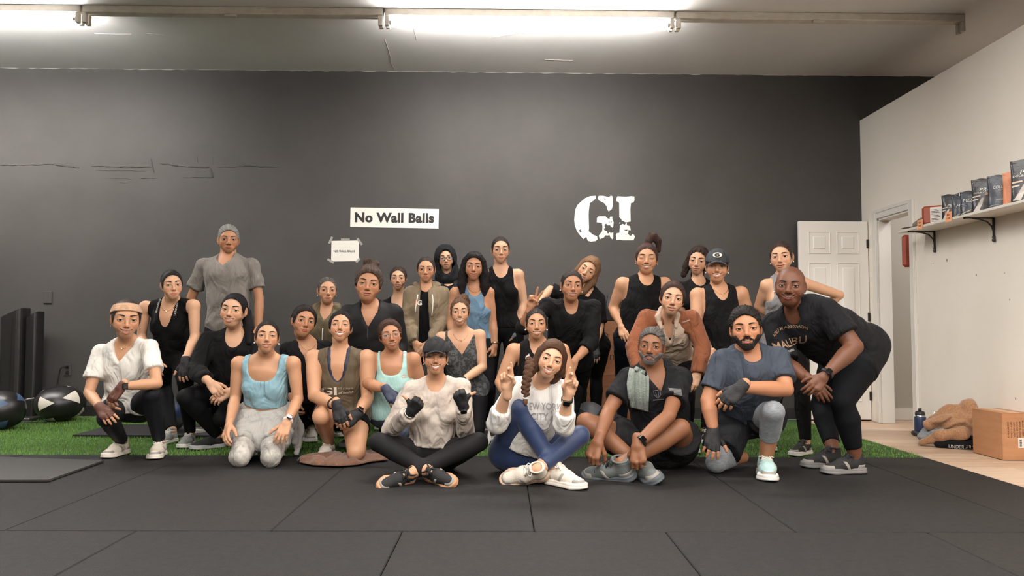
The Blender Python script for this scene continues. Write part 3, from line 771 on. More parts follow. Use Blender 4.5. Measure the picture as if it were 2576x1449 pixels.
def person(p):
    J = solve(p); S = p['h']; rs = S / 1.62; fem = p.get('sex', 'f') == 'f'; w = p.get('w', 1.0); wa = p.get('wa', .55 + .45 * w); wl = p.get('wl', .5 + .5 * w)
    up, X, f, Xp = J['up'], J['X'], J['f'], J['Xp']; nk, pel = J['nk'], J['pel']; TL = np.linalg.norm(nk - pel)
    h = p.get('vox', .0088) * (1.28 if 'vox' in p else 1.12)
    pts = [pel, nk] + J['sh'] + J['el'] + J['wr'] + J['hip'] + J['kn'] + J['an'] + J['to']; pts = np.array(pts)
    lo = pts.min(0) - .2; hi = pts.max(0) + .17; lo[2] = max(lo[2], -.02); hi[2] = max(hi[2], J['hd'][2] - .04)
    fd = Fld(lo, hi, h); T = fd.new(); fw = .70 if w < 1.25 else .78
    mid = pel + up * TL * .42; upc = pel + up * TL * .80
    wr_ = (.118 if fem else .132) * w * rs; rr = (.124 if fem else .146) * (.45 + .55 * w) * rs; hr = (.094 if fem else .092) * wl * rs
    shl = np.linalg.norm(J['sh'][1] - J['sh'][0])
    c = nk - f * .015 - up * .035
    fd.seg(T, pel + up * .02, mid, hr * 1.22, wr_, .05, f, fw + .08)
    fd.seg(T, J['hip'][0] * .8 + pel * .2 + up * .012, J['hip'][1] * .8 + pel * .2 + up * .012, hr, hr, .05, f, .95)
    fd.seg(T, mid, upc - up * .02, wr_, rr, .05, f, fw)
    fd.seg(T, upc - up * .02, nk - up * .075 - f * .01, rr, rr * .80, .05, f, fw * .92)
    for i in (0, 1):
        s = J['sh'][i]; sx = (-1, 1)[i]
        fd.seg(T, c - up * .025, s - X * sx * .015 - up * .008, .048 * rs, .041 * rs * wa, .035)
        fd.seg(T, nk + up * .028 - f * .022, s + up * .002 - X * sx * .02, .034 * rs, .026 * rs, .04)
        if fem:
            b = p.get('bust', 1.0); bc = nk - up * (.158 + .012 * b) * rs + X * sx * .070 * rs + f * (.052 + .02 * (w - 1)) * rs
            fd.seg(T, bc, bc - up * .012, .058 * b * rs, .060 * b * rs, .03)
        else:
            bc = nk - up * .115 * rs + X * sx * .075 * rs + f * .05 * rs; fd.seg(T, bc, bc - X * sx * .02, .066 * rs, .060 * rs, .05)
        g = J['hip'][i] - f * .045 * rs - up * .01 + Xp * (-sx) * .008; fd.seg(T, g, g - up * .02, hr * .92, hr * .92, .04)
    if p.get('belly'): fd.seg(T, mid + f * .03 - up * .03, mid + f * .045 - up * .09, .11 * p['belly'], .115 * p['belly'], .06)
    Nk = fd.new(); nb = J['hd'] + J['HM'] @ np.array([0, -.024, -.075]); nr = (.0485 if fem else .058) * rs * p.get('nw', 1)
    fd.seg(Nk, nk - up * .05 - f * .02, nk - f * .018 + up * .012, nr * 1.15, nr, .03); fd.seg(Nk, nk - f * .018 + up * .012, nb, nr, nr * .97, .02)
    fd.seg(Nk, nb, J['hd'] + J['HM'] @ np.array([0, -.02, -.02]), nr * .97, .05, .02)
    NkU = fd.new(); fd.seg(NkU, nk - f * .018 + up * .02, nb, nr, nr * .97, 0)
    UA, FA, LT, LS = fd.new(), fd.new(), fd.new(), fd.new()
    sides = {'UA': [], 'FA': [], 'LT': [], 'LS': []}
    tubesF = []
    for i in (0, 1):
        s, e, wr = J['sh'][i], J['el'][i], J['wr'][i]
        A = fd.new(); fd.seg(A, s, s - up * .01, .046 * rs * wa, .046 * rs * wa, .0)
        m_ = s * .55 + e * .45; fd.seg(A, s, m_, .044 * rs * wa, .042 * rs * wa, .015); fd.seg(A, m_, e, .042 * rs * wa, .0335 * rs * wa, 0); sides['UA'].append(A)
        B = fd.new(); m_ = e * .68 + wr * .32; fd.seg(B, e, m_, .0335 * rs * wa, .037 * rs * wa, 0); fd.seg(B, m_, wr - nrm(wr - e) * .020, .037 * rs * wa, (.025 if fem else .029) * rs * (.6 + .4 * wa), 0); sides['FA'].append(B)
        hi_, k, a, to = J['hip'][i], J['kn'][i], J['an'][i], J['to'][i]
        C = fd.new(); m_ = hi_ * .6 + k * .4; fd.seg(C, hi_, m_, .088 * rs * wl, .077 * rs * wl, .0); fd.seg(C, m_, k, .077 * rs * wl, .053 * rs * (.6 + .4 * wl), .005); sides['LT'].append(C)
        D = fd.new(); t1 = nrm(k - hi_); sh = nrm(a - k); back = nrm(-(t1 + -sh) + 1e-6) if np.linalg.norm(t1 - sh) > .15 else np.array([0, 1., 0])
        back = nrm(back - sh * (back @ sh)); back = -back if back @ (hi_ - k) < 0 and np.linalg.norm(t1 - sh) > .15 else back
        m_ = k * .68 + a * .32 + back * .012; fd.seg(D, k, m_, .051 * rs * (.6 + .4 * wl), .054 * rs * (.4 + .6 * wl), .0); fd.seg(D, m_, a, .054 * rs * (.4 + .6 * wl), .035 * rs, .005)
        q = nrm(to - a); fd.seg(D, a, a + q * .045, .031 * rs, .020 * rs, .01, pad=.03); sides['LS'].append(D)
    body = smin(T, Nk, .035)
    for i in (0, 1):
        arm = smin(sides['UA'][i], sides['FA'][i], .008); body = smin(body, arm, .02)
        leg = smin(sides['LT'][i], sides['LS'][i], .012); body = smin(body, leg, .02)
    V, Q = fd.net(body); base = np.array([pel[0], pel[1], 0.0])
    tint = np.zeros((len(V), 4), np.float32); tint[:, 3] = 1
    # head
    hp = dict(fw=1.0, jaw=-.10, fat=0, smile=.6, open=.6, eye=.0046, brow=.3 if fem else 1, chin=0, nose=1.0, neck=.046 if fem else .054); hp.update(p.get('face', {}))
    if p.get('hres'): hp['res'] = p['hres']
    nl_ = np.linalg.solve(J['HM'], (nk - f * .018) - J['hd']); n0 = np.array([0, -.020, -.05]); dn_ = nrm(nl_ - n0); hp['nkp'] = tuple(n0 + dn_ * min(.085, .6 * np.linalg.norm(nl_ - n0)))
    hp['neck'] = hp['neck'] * min(1.06, max(.9, nr / .0485 if fem else nr / .058 * .98)) / J['hs']
    if not p['hair'].get('bald'): hp['hl'] = (p['hair'].get('line', 0), p['hair'].get('fwid', .079))
    HV, HF, HTn = build_head(hp)
    HVw = J['hd'] + HV @ J['HM'].T
    Vs, Fs, Ts = [V], [Q], [tint]; n = len(V); cloth = fd.new()
    Vs.append(HVw); Fs += [x + n for x in HF]; Ts.append(HTn); n += len(HV)
    skm = sk(p['skin'])
    gl = []
    for i in (0, 1):
        a = p['arm'][i]
        if a is None: pose, dv, g = 'hang', (0, 0, 0), None
        else: pose, dv, g = a[3], a[4], (a[5] if len(a) > 5 else None)
        y_ = nrm(J['hp'][i] - J['wr'][i]); z_ = np.array(dv, float)
        if np.linalg.norm(z_) < .01: z_ = np.array([(-1, 1)[i] * 1., -.4, 0])
        z_ = nrm(z_ - y_ * (z_ @ y_)); x_ = np.cross(y_, z_)
        s_ = (1.0 if fem else 1.08) * rs * .98; Mh = np.stack([x_, y_, z_], 1) * s_
        hv, hq = hand_tpl(pose, False, a is None); mir = (i == 0)
        def tr(v, q):
            v = v * [-1, 1, 1] if mir else v; q = q[:, ::-1] if mir else q
            return J['wr'][i] + v @ Mh.T, q
        # in the template thumb is +x and the back of the hand +z: a left hand; the viewer-left arm is a right hand
        hv2, hq2 = tr(hv, hq); Vs.append(hv2); Fs.append(hq2 + n); t_ = np.zeros((len(hv2), 4), np.float32); t_[:, 3] = 1; Ts.append(t_); n += len(hv2)
        if g: gv, gq = hand_tpl(pose, True); gl.append((tr(gv, gq), g, i))
    root = empty('person', tuple(base))
    # face parts
    def hobj(name, mb, m, parent=root, smooth=True):
        mb.v = [J['hd'] + v @ J['HM'].T - base for v in mb.v]; return mb.obj(name, m, parent, smooth=smooth)
    bits = face_bits(hp)
    hcol = p['hair'].get('brow', p['hair'].get('col', (30, 22, 18)))
    bm_ = mat('brow_%02x%02x%02x' % tuple(hcol), hcol, .8)
    for x_ in bits['brow']: hobj('eyebrow', x_, bm_)
    for x_ in bits['lash']: hobj('eyelashes', x_, mat('lash', (16, 11, 10), .7))['kind'] = 'stuff'
    if 'teeth' in bits: hobj('teeth', bits['teeth'], mat('teeth', (236, 226, 212), .25))
    if 'eye' in bits:
        for c_ in bits['eye']:
            o = link('eye', eye_mesh(), root); cw = J['hd'] + J['HM'] @ np.array(c_)
            d = nrm(CAM - cw); fy = J['HR'][:, 1]; d = nrm(d * .8 + fy * .2); z_ = nrm(J['HR'][:, 2] - d * (J['HR'][:, 2] @ d)); x_ = np.cross(d, z_)
            R = np.stack([x_, d, z_], 1) * J['hs']; lc = cw - base
            o.matrix_local = Matrix(((R[0, 0], R[0, 1], R[0, 2], lc[0]), (R[1, 0], R[1, 1], R[1, 2], lc[1]), (R[2, 0], R[2, 1], R[2, 2], lc[2]), (0, 0, 0, 1)))
    ha = p['hair']
    if not ha.get('bald'):
        hv, hq, fl = build_hair(hp, ha); hv = J['hd'] + hv @ J['HM'].T - base
        hm = hair_mat('hair_%02x%02x%02x_%s' % (tuple(ha['col']) + (str(ha.get('col2', '')).replace(' ', ''),)), ha['col'], ha.get('col2'))
        link('hair', mesh('hair', hv, [hq], hm, attrs={'flow': ('FLOAT_VECTOR', fl)}), root)
        if ha.get('fly'): 
            rnd = random.Random(len(p['label'])); mb = MB()
            for k in range(ha['fly'] // 2):
                a_ = rnd.uniform(0, math.pi * 2); el = rnd.uniform(.1, 1.4); d_ = np.array([math.cos(a_) * math.cos(el), math.sin(a_) * math.cos(el) * 1.1 - .1, math.sin(el)])
                if d_[1] > .25: continue
                s0 = np.array([0, -.018, .028]) + d_ * .086; L = rnd.uniform(.010, .020); cv = np.cross(d_, [rnd.uniform(-1, 1), rnd.uniform(-1, 1), rnd.uniform(-1, 1)]) * .03
                mb.tube([s0, s0 + d_ * L * .5 + cv * .3, s0 + d_ * L + cv], [.0006, .0005, .0003], 3)
            o = hobj('loose_strands', mb, bm_); o['kind'] = 'stuff'
    if p.get('beard'):
        bd = p['beard']; G, o_ = gridpts((-.085, -.02, -.145), (.085, .115, -.01), .0034)
        d, lp, m_ = head_sdf(G, dict(hp, open=0)); ax_ = np.abs(G[..., 0]); z = G[..., 2]
        R1 = smax(z + .0720 - np.clip((ax_ - .026) * 1.7, 0, .042), -(z + .100) - np.clip((G[..., 1] - .02) * .4, 0, .05), .004); R2 = seg(np.stack([ax_, G[..., 1], z], -1), (0, .086, -.0455), (.027, .070, -.056), .0078)
        R2 = smin(R2, seg(np.stack([ax_, G[..., 1], z], -1), (.027, .070, -.056), (.024, .066, -.070), .007), .004)
        R = smin(smax(R1, -(G[..., 1] - .0), .004), R2, .004)
        sd = smax(d - bd.get('t', .004), R, .003); sd = smax(sd, -(lp - .0012), .0015)
        sd = sd + .0012 * np.sin(310 * G[..., 0] + 3 * np.sin(150 * z)) * np.sin(290 * z + 2 * np.sin(170 * G[..., 0]))
        bv, bq = snets(sd, o_, .0034)
        hm = hair_mat('beard_%02x%02x%02x' % tuple(bd['col']), bd['col'], bd.get('col2'), .6)
        link('beard', mesh('beard', J['hd'] + bv @ J['HM'].T - base, [bq], hm, attrs={'flow': ('FLOAT_VECTOR', bv * [420, 420, 90])}), root)
    if p.get('headfn'): p['headfn'](p, J, root, hobj, hp)
    # clothes
    G = fd.G; rel = G - nk.astype(np.float32); tx = rel @ X.astype(np.float32); tz = rel @ up.astype(np.float32); ty = rel @ f.astype(np.float32); tp = tz + np.float32(TL)
    legs0 = smin(sides['LT'][0], sides['LT'][1], .012)
    hipz = fd.new()
    for i in (0, 1): fd.seg(hipz, J['hip'][i], J['hip'][i] + nrm(J['kn'][i] - J['hip'][i]) * .03 - up * .02, .112 * rs * wl, .112 * rs * wl, 0, pad=.08)
    outs = {}
    for ci, c_ in enumerate(p.get('bot', [])):
        end = c_.get('end', 1.9); t = c_.get('t', .005); A = None
        low = smax(T, tp - c_.get('waist', .10), .004)
        ends = end if isinstance(end, (list, tuple)) else (end, end)
        for i in (0, 1):
            end = ends[i]; L = sides['LT'][i]; k, a, hi_ = J['kn'][i], J['an'][i], J['hip'][i]
            if c_.get('loose'):
                L = L.copy(); fd.seg(L, hi_ * .8 + k * .2, hi_ * (1 - min(end, 1)) + k * min(end, 1), .095 * rs * wl, .080 * rs * wl + c_['loose'], .03)
            if end > 1:
                d_ = nrm(a - k); e_ = k + (a - k) * (end - 1); Sx = smax(sides['LS'][i], ((G - e_.astype(np.float32)) @ d_.astype(np.float32)), .003); L = smin(L, Sx, .012)
                if c_.get('flare'): fd.seg(L, k, e_, .06 * rs, .05 * rs + c_['flare'], .02); L = smax(L, ((G - e_.astype(np.float32)) @ d_.astype(np.float32)), .003)
            else:
                d_ = nrm(k - hi_); e_ = hi_ + (k - hi_) * end; L = smax(L, ((G - e_.astype(np.float32)) @ d_.astype(np.float32)), .004)
            low = smin(low, L, .02)
        if c_.get('bridge'):
            q0 = [J['hip'][i] + (J['kn'][i] - J['hip'][i]) * end * .75 for i in (0, 1)]; Bz = fd.new(); fd.seg(Bz, q0[0], q0[1], .075 * rs, .075 * rs, 0); fd.seg(Bz, (q0[0] + q0[1]) / 2, pel, .07 * rs, .10 * rs, .03); low = smin(low, Bz, .04)
        A = low - t
        if c_.get('wr'): A = A + wrinkle(G, c_['wr'], c_.get('wf', .9), ci + 1.7)
        cloth = np.minimum(cloth, A); v_, q_ = fd.net(A); o = add_obj(c_.get('name', 'leggings'), v_, [q_], c_['m'], root, base)
        if c_.get('lab'): o['label'] = c_['lab']
        outs[c_.get('name', 'leggings')] = o
    for ci, c_ in enumerate(p.get('top', [])):
        t = c_.get('t', .008); A = smin(T, smax(legs0, hipz, .01), .02); sl = c_.get('sleeve')
        if c_.get('loose'):
            A = A.copy(); lo_ = c_['loose']; fd.seg(A, nk - up * .13 * rs, pel + up * max(c_.get('hem', 0), -.02), rr + .012, hr * 1.15 + lo_, .04, f, .80)
        if c_.get('sleeves_only'):
            A = fd.new()
            for i in (0, 1):
                fd.seg(A, nk + up * .01 - X * (-1, 1)[i] * -.05 - f * .01, J['sh'][i] - X * (-1, 1)[i] * .02, .040 * rs, .044 * rs, 0); fd.seg(A, nk - up * .06 - X * (-1, 1)[i] * -.11 + f * .02, J['sh'][i] - up * .04 - X * (-1, 1)[i] * .02, .045 * rs, .045 * rs, .03)
            A = smax(A, T - t - .002, .004)
        sls = sl if isinstance(sl, (list, tuple)) else (sl, sl)
        if sl:
            for i in (0, 1):
                sl_ = sls[i]
                s, e, wq = J['sh'][i], J['el'][i], J['wr'][i]; B = sides['UA'][i]
                if sl_ <= 1:
                    B = B.copy(); d_ = nrm(e - s); e_ = s + (e - s) * sl_; fd.seg(B, s + (e_ - s) * .3, e_, .043 * rs * wa, .045 * rs * wa + c_.get('slw', .006) * .8, .02)
                    B = smax(B, (G - e_.astype(np.float32)) @ d_.astype(np.float32), .004)
                else:
                    d_ = nrm(wq - e); e_ = e + (wq - e) * (sl_ - 1); Cc = sides['FA'][i]
                    if c_.get('slw'): Cc = Cc.copy(); B = B.copy(); fd.seg(B, s * .8 + e * .2, e, .043 * rs * wa, .036 * rs * wa + c_['slw'] * .8, .02); fd.seg(Cc, e, e_, .036 * rs * wa + c_['slw'] * .8, .030 * rs * wa + c_['slw'] * .8, .02)
                    Cc = smax(Cc, (G - e_.astype(np.float32)) @ d_.astype(np.float32), .004); B = smin(B, Cc, .008)
                A = smin(A, B, .02)
        D = A - t
        if c_.get('wr', 0): D = D + wrinkle(G, c_['wr'], c_.get('wf', 1.0), ci + len(p['label']) * .7)
        D = smax(D, -(tp - c_.get('hem', -.02)), .004)
        if c_.get('collar'):
            hgt = c_['collar']; cf = fd.new(); fd.seg(cf, nk - up * .03 - f * .018, nk - f * .02 + up * hgt, nr * 1.35, nr * 1.22, 0); cf = smax(cf, (tz - hgt * (1 - .5 * np.clip(ty / .05, 0, 1))), .004); D = smin(D, cf, .015)
        nc = c_.get('neck', ('u', .075, .06, .02))
        if nc:
            kind, wn, dn, db = nc; wn *= rs * .93; dn = (dn - (.016 if kind != 'v' else .008)) * rs; db = db - .01; fr = 1 / (1 + np.exp(-(ty + .005) / .012)); dep = db + (dn - db) * fr
            if kind == 'v':
                s1 = (np.abs(tx) - np.minimum(wn * (tz + dep) / dep, wn)) * (.9 if dn < .1 else .7); cut = np.maximum(s1, -tz - dep)
            elif kind == 'u':
                a_, b_ = wn, dep + .04; q_ = np.sqrt((tx / a_) ** 2 + ((tz - .04) / b_) ** 2); cut = (q_ - 1) * np.minimum(a_, b_); cut = np.where(tz > .04, np.abs(tx) - wn, cut)
            elif kind == 'sq':
                q_ = (np.abs(tx / wn) ** 3.2 + (np.abs(np.minimum(tz - .04, 0)) / (dep + .04)) ** 3.2) ** (1 / 3.2); cut = (q_ - 1) * min(wn, .07)
            D = smax(D, -cut, .003)
            D = smax(D, -(NkU - .005), .003) if not (c_.get('collar') or c_.get('nocarve')) else D
        if c_.get('open'):                                  # open front of a jacket
            ow = c_['open']; zz = np.clip(-tz / TL, 0, 1); half = ow[0] + (ow[1] - ow[0]) * zz; D = smax(D, np.where(ty > 0, half - np.abs(tx - c_.get('ox', 0)), -.1), .003)
        if not sl and c_.get('arm', True):
            for i in (0, 1):
                s = J['sh'][i]; sx = (s - nk) @ X; sz = (s - nk) @ up; sg = (-1, 1)[i]; sx = abs(sx); ax_ = c_.get('ahx', 0.0) * rs; r_ = c_.get('ahr', .062) * rs
                P2 = np.stack([sg * tx, tz * 0, tz], -1)
                D = smax(D, -seg(P2, (sx + .028 - ax_, 0, sz + .10), (sx + .032 - ax_ * .6, 0, sz - c_.get('ahd', .075) * rs), r_), .004)
                if c_.get('racer'): D = smax(D, -seg(P2, (sx - .02, 0, sz + .12), (sx + .02, 0, sz - .02), r_ * .8), .006) 
        cloth = np.minimum(cloth, D); v_, q_ = fd.net(D)
        nm = c_.get('name', 'tank_top'); o = add_obj(nm, v_, [q_], c_['m'], root, base)
        if c_.get('lab'): o['label'] = c_['lab']
        outs[nm] = o; outs['top'] = o; outs.setdefault('tv', []).append((v_, q_))
    # the body itself: what lies deep under cloth is left out
    ii = np.clip(np.round((V - fd.o) / fd.h).astype(int), 0, fd.n - 1); hid = cloth[ii[:, 0], ii[:, 1], ii[:, 2]] < -.011; Qk = Q[~hid[Q].all(1)]
    use = np.zeros(len(V), bool); use[Qk.ravel()] = True; mp = np.cumsum(use) - 1; sh_ = len(V) - int(use.sum())
    Vs[0] = V[use]; Ts[0] = tint[use]; Fs = [mp[Qk].astype(np.int32)] + [x - sh_ for x in Fs[1:]]
    Vb = np.concatenate(Vs) - base
    me = mesh('person', Vb, Fs, skm, attrs={'tint': ('FLOAT_COLOR', np.concatenate(Ts))})
    kids = [o for o in root.children]; old = root; root = link('person', me, None, tuple(base)); tag(root, p['label'], 'person', 'people posing for the group photo')
    for k_ in kids: k_.parent = root
    bpy.data.objects.remove(old); root.name = 'person'
    # gloves, watches
    for (gv, gq), g, i in gl:
        o = add_obj('glove', gv, [gq], g if not isinstance(g, tuple) else g[0], root, base)
    def band(i, fr, m, face=None, wdt=.010, r=None, name='watch', fdir=None):
        e, wq = J['el'][i], J['wr'][i]; c_ = e + (wq - e) * fr; d = nrm(wq - e); a = nrm(np.cross(d, (0, 0, 1) if abs(d[2]) < .9 else (1, 0, 0))); b = np.cross(d, a); tt = np.linspace(0, 2 * math.pi, 25)[:-1]
        R = r or ((.030 if fem else .034) * rs * (.6 + .4 * wa) + .002); mb = MB()
        mb.tube([c_ + (a * math.cos(t) + b * math.sin(t)) * R - base for t in tt], .0035 + wdt * .5, 8, closed=True, flat=(tuple(nrm(c_ - c_ + d)), 1)) if wdt < .012 else mb.tube([c_ - d * wdt / 2 - base, c_ - d * wdt / 2 + d * .001 - base, c_ + d * wdt / 2 - base], [R * .96, R * 1.03, R * 1.02], 24)
        o = mb.obj(name, m, root, smooth=True)
        if face:
            fdv = nrm(np.array(fdir if fdir is not None else (CAM - c_)) ); fdv = nrm(fdv - d * (fdv @ d)); yv = np.cross(fdv, d)
            M = np.eye(4); M[:3, 0] = d; M[:3, 1] = yv; M[:3, 2] = fdv; M[:3, 3] = c_ + fdv * (R + .003) - base
            f2 = MB(); 
            if face == 'round': 
                f2.lathe([(.0, 0), (.019, 0), (.020, .004), (.019, .008), (.0, .0085)], 20, cap=False); f2.v = [v @ M[:3, :3].T + M[:3, 3] for v in f2.v]
            else: f2.bbox(-.017, -.020, -.002, .017, .020, .009, .003, M=M)
            f2.obj('watch_case', mat('watch_case', (40, 38, 38), .3, metal=.6), o)
            f3 = MB(); f3.bbox(-.0135, -.0165, .0085, .0135, .0165, .0098, .0005, M=M); f3.obj('watch_screen', mat('watch_screen', (10, 10, 12), .08), o)
        return o
    # shoes
    if p.get('shoe'):
        shs = p['shoe'] if isinstance(p['shoe'], list) else [p['shoe']] * 2
        for i in (0, 1):
            sh = shs[i]
            if not sh: continue
            a, to = J['an'][i], J['to'][i]; s_ = p.get('ss', 1.0) * (.90 if fem else 1.02) * rs
            upv = np.array(sh.get('up', (0, 0, 1)), float) if not isinstance(sh.get('up'), list) else np.array(sh['up'][i], float)
            y_ = to - a
            if abs(upv[2]) > .98 and a[2] < .13: y_ = y_ * [1, 1, 0]
            y_ = nrm(y_); z_ = nrm(upv - y_ * (upv @ y_)); x_ = np.cross(y_, z_); R = np.stack([x_, y_, z_], 1) * s_
            tpt = np.array([0, .045, .085]); o_ = a - R @ tpt
            if abs(upv[2]) > .98 and a[2] < .13: o_[2] = .002
            tm = shoe_meshes(sh.get('kind', 'run'))
            M = Matrix([list(R[r_]) + [o_[r_] - base[r_]] for r_ in range(3)] + [[0, 0, 0, 1]])
            def sobj(name, key, m, par, loc=None):
                k_ = (sh.get('kind', 'run'), key, m.name)
                if k_ not in SM:
                    if isinstance(tm[key], tuple): SM[k_] = mesh(name, tm[key][0], [tm[key][1]], m)
                    else: SM[k_] = tm[key].mesh(name, m, True)
                o = link(name, SM[k_], par); return o
            so = sobj('shoe', 'upper', sh['m'], root); so.matrix_local = M
            sobj('sole', 'sole', sh.get('sole', sh['m']), so); sobj('laces', 'lace', sh.get('lace', sh.get('sole', sh['m'])), so)['kind'] = 'stuff'; sobj('collar', 'collar', sh.get('cm', sh['m']), so); [sobj(n_, k_, sh.get('ov', OVR), so) for n_, k_ in (('toe_cap', 'otoe'), ('heel_counter', 'oheel'), ('side_band', 'oband'))]
            if sh.get('panel'): sobj('side_stripes', 'panel', sh['panel'], so)
    ctx = dict(J=J, root=root, base=base, outs=outs, band=band, p=p, G=G, fd=fd, body=body, T=T, hp=hp, hobj=hobj)
    def bvh(name='top'):
        if name == 'body': vv = Vb + base; ff = Fs[0]; return BVHTree.FromPolygons([tuple(v) for v in (V)], [tuple(map(int, x)) for x in Q])
        if 'bv' not in outs:
            vs = np.concatenate([v for v, _ in outs['tv']]); o_ = 0; qs = []
            for v, q in outs['tv']: qs.append(q + o_); o_ += len(v)
            outs['bv'] = BVHTree.FromPolygons(vs.tolist(), np.concatenate(qs).tolist())
        return outs['bv']
    ctx['bvh'] = bvh
    if p.get('extra'): p['extra'](ctx)
    return ctx
SM = {}
OVR = mat('shoe_overlay', (150, 144, 136), .6)
# --- small wearables in head space
def earrings(col=(225, 220, 215), r=.0038, hoop=False, z=-.040):
    def fn(p, J, root, hobj, hp):
        w_ = float(_jawx(np.array([-.03], np.float32), hp)[0])
        for s in (-1, 1):
            mb = MB(); c = np.array([s * .078 * w_, .0, z])
            if hoop: t = np.linspace(0, 2 * math.pi, 15)[:-1]; mb.tube([c + np.array([0, math.sin(a) * .009, math.cos(a) * .009 - .008]) for a in t], .0016, 6, closed=True)
            else: mb.lathe([(.0001, -r), (r * .7, -r * .7), (r, 0), (r * .7, r * .7), (.0001, r)], 10, tuple(c))
            hobj('earring', mb, mat('silver', (220, 215, 208), .2, metal=1) if hoop else mat('pearl', col, .15))
    return fn
def glasses(col=(25, 22, 24), rim=.0019, wx=.0265, wz=.0175):
    fm = mat('glasses_frame_%d' % col[0], col, .3)
    def fn(p, J, root, hobj, hp):
        mb = MB(); t = np.linspace(0, 2 * math.pi, 25)[:-1]; lens = MB()
        for s in (-1, 1):
            ex = .8; P = [(s * .0335 + wx * np.sign(math.cos(a)) * abs(math.cos(a)) ** ex, .0960 - .10 * abs(s * .0335 + wx * math.cos(a)) ** 1.0 * .35, -.001 + wz * np.sign(math.sin(a)) * abs(math.sin(a)) ** ex) for a in t]
            mb.tube(P, rim, 6, closed=True); lens.add(np.array(P), [tuple(range(len(P)))])
            mb.tube([(s * .058, .093, .006), (s * .072, .075, .006), (s * .077, .0, .004), (s * .078, -.03, -.012)], rim, 6)
        mb.tube([(-.009, .0965, .002), (0, .099, .005), (.009, .0965, .002)], rim, 6)
        o = hobj('glasses', mb, fm); lm = mat('lens', (235, 238, 240), .03, alpha=.07, spec=.8)
        hobj('lens', lens, lm, parent=o)
    return fn
def chain(fns): return lambda *a: [f(*a) for f in fns]
def cap(col=(38, 38, 40), logo=None):
    cm = fabric(col, rough=.8)
    def fn(p, J, root, hobj, hp):
        fw = hp['fw']; G, o = gridpts((-.11, -.125, .0), (.11, .115, .16), .0042)
        d = ell(G, (0, -.012, .030), (.0865 * fw, .1045, .1035)); d = smax(d, -(G[..., 2] - .030 + .10 * (G[..., 1] - .05)), .003)
        d = d + .0012 * np.cos(np.arctan2(G[..., 0], G[..., 1] + .012) * 6) ** 40
        V, Q = snets(d, o, .0042); mb = MB(); me = mesh('cap', J['hd'] + V @ J['HM'].T - np.array(root.location), [Q], cm); cp = link('cap', me, root)
        br = MB(); nx, ny = 17, 7; V = []
        for top in (0, 1):
            for j in range(ny):
                v = j / (ny - 1)
                for i in range(nx):
                    a = math.radians(-72 + 144 * i / (nx - 1)); e0 = np.array([.0855 * fw * math.sin(a), -.012 + .1035 * math.cos(a)])
                    ln = .060 * max(0, math.cos(a * 1.22)) ** .55; x = e0[0] * (1 - .06 * v); y = e0[1] + ln * v
                    V.append((x, y, .0425 - 7.0 * x * x - .20 * v * ln + .0025 * (top) - .10 * (e0[1] - .05)))
        f_ = [(j * nx + i, j * nx + i + 1, (j + 1) * nx + i + 1, (j + 1) * nx + i) for j in range(ny - 1) for i in range(nx - 1)]
        n_ = nx * ny; f_ = [f[::-1] for f in f_] + [tuple(k + n_ for k in f) for f in f_]
        e_ = [(ny - 1) * nx + i for i in range(nx)]; f_ += [(e_[i], e_[i + 1], e_[i + 1] + n_, e_[i] + n_) for i in range(nx - 1)]
        br.add(V, f_); hobj('brim', br, cm, parent=cp)
        bt = MB(); bt.lathe([(.0001, .138), (.006, .137), (.007, .133)], 10, (0, -.012, 0), cap=False); hobj('button', bt, cm, parent=cp)
        if logo: logo(hobj, cp, hp)
    return fn
# ------------------------------------------------------------------ room shell
WY, RX, CZ = 7.80, 3.75, 3.60
def struct(o): o['kind'] = 'structure'; return o
def blotch(name, col, col2, rough, spec=.5, bump=.3, bscale=20, nscale=1.2):
    return mat(name, col, rough, nscale=nscale, col2=col2, spec=spec, bump=bump, bscale=bscale, detail=5)
M_WALL = blotch('charcoal_paint', (64, 61, 59), (71, 68, 66), .58, .35, .25, 9)
M_CEIL = blotch('ceiling_paint', (226, 224, 221), (234, 232, 229), .5, .5, .35, 5)
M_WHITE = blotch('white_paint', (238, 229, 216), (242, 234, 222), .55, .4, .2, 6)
M_TRIM = mat('trim_white', (226, 221, 213), .4, bump=.1, bscale=12)
M_DOOR = mat('door_white', (236, 231, 223), .38, bump=.1, bscale=12)
M_RUB = mat('rubber', (27, 25, 24), .7, col2=(37, 34, 32), nscale=30, detail=8, bump=.9, bscale=160, spec=.3)
M_RUB2 = mat('rubber_b', (26, 24, 24), .7, col2=(35, 33, 31), nscale=24, detail=8, bump=.9, bscale=150, spec=.3)
M_TURFB = mat('turf_backing', (38, 62, 26), .9, col2=(62, 92, 38), nscale=30)
M_BLACK = mat('black_trim', (36, 34, 33), .5)
mb = MB(); mb.box(-9, -6, -.16, 7, WY + .1, -.05); floor = struct(mb.obj('floor', mat('slab', (60, 58, 55), .9)))
mb = MB(); mb.box(-9, WY, 0, 7, WY + .12, CZ); wall_back = struct(mb.obj('wall_back', M_WALL))
mb = MB(); mb.box(-9, -6, CZ, 7, WY + .12, CZ + .1); ceiling = struct(mb.obj('ceiling', M_CEIL))
mb = MB(); mb.box(-9.1, -6, 0, -9, WY, CZ); struct(mb.obj('wall_left', M_WALL))
mb = MB(); mb.box(-9, -6.1, 0, 7, -6, CZ); struct(mb.obj('wall_front', mat('front_wall', (170, 164, 156), .6)))
mb = MB(); mb.box(7, -6, 0, 7.1, WY, CZ); struct(mb.obj('wall_far_right', M_WALL))
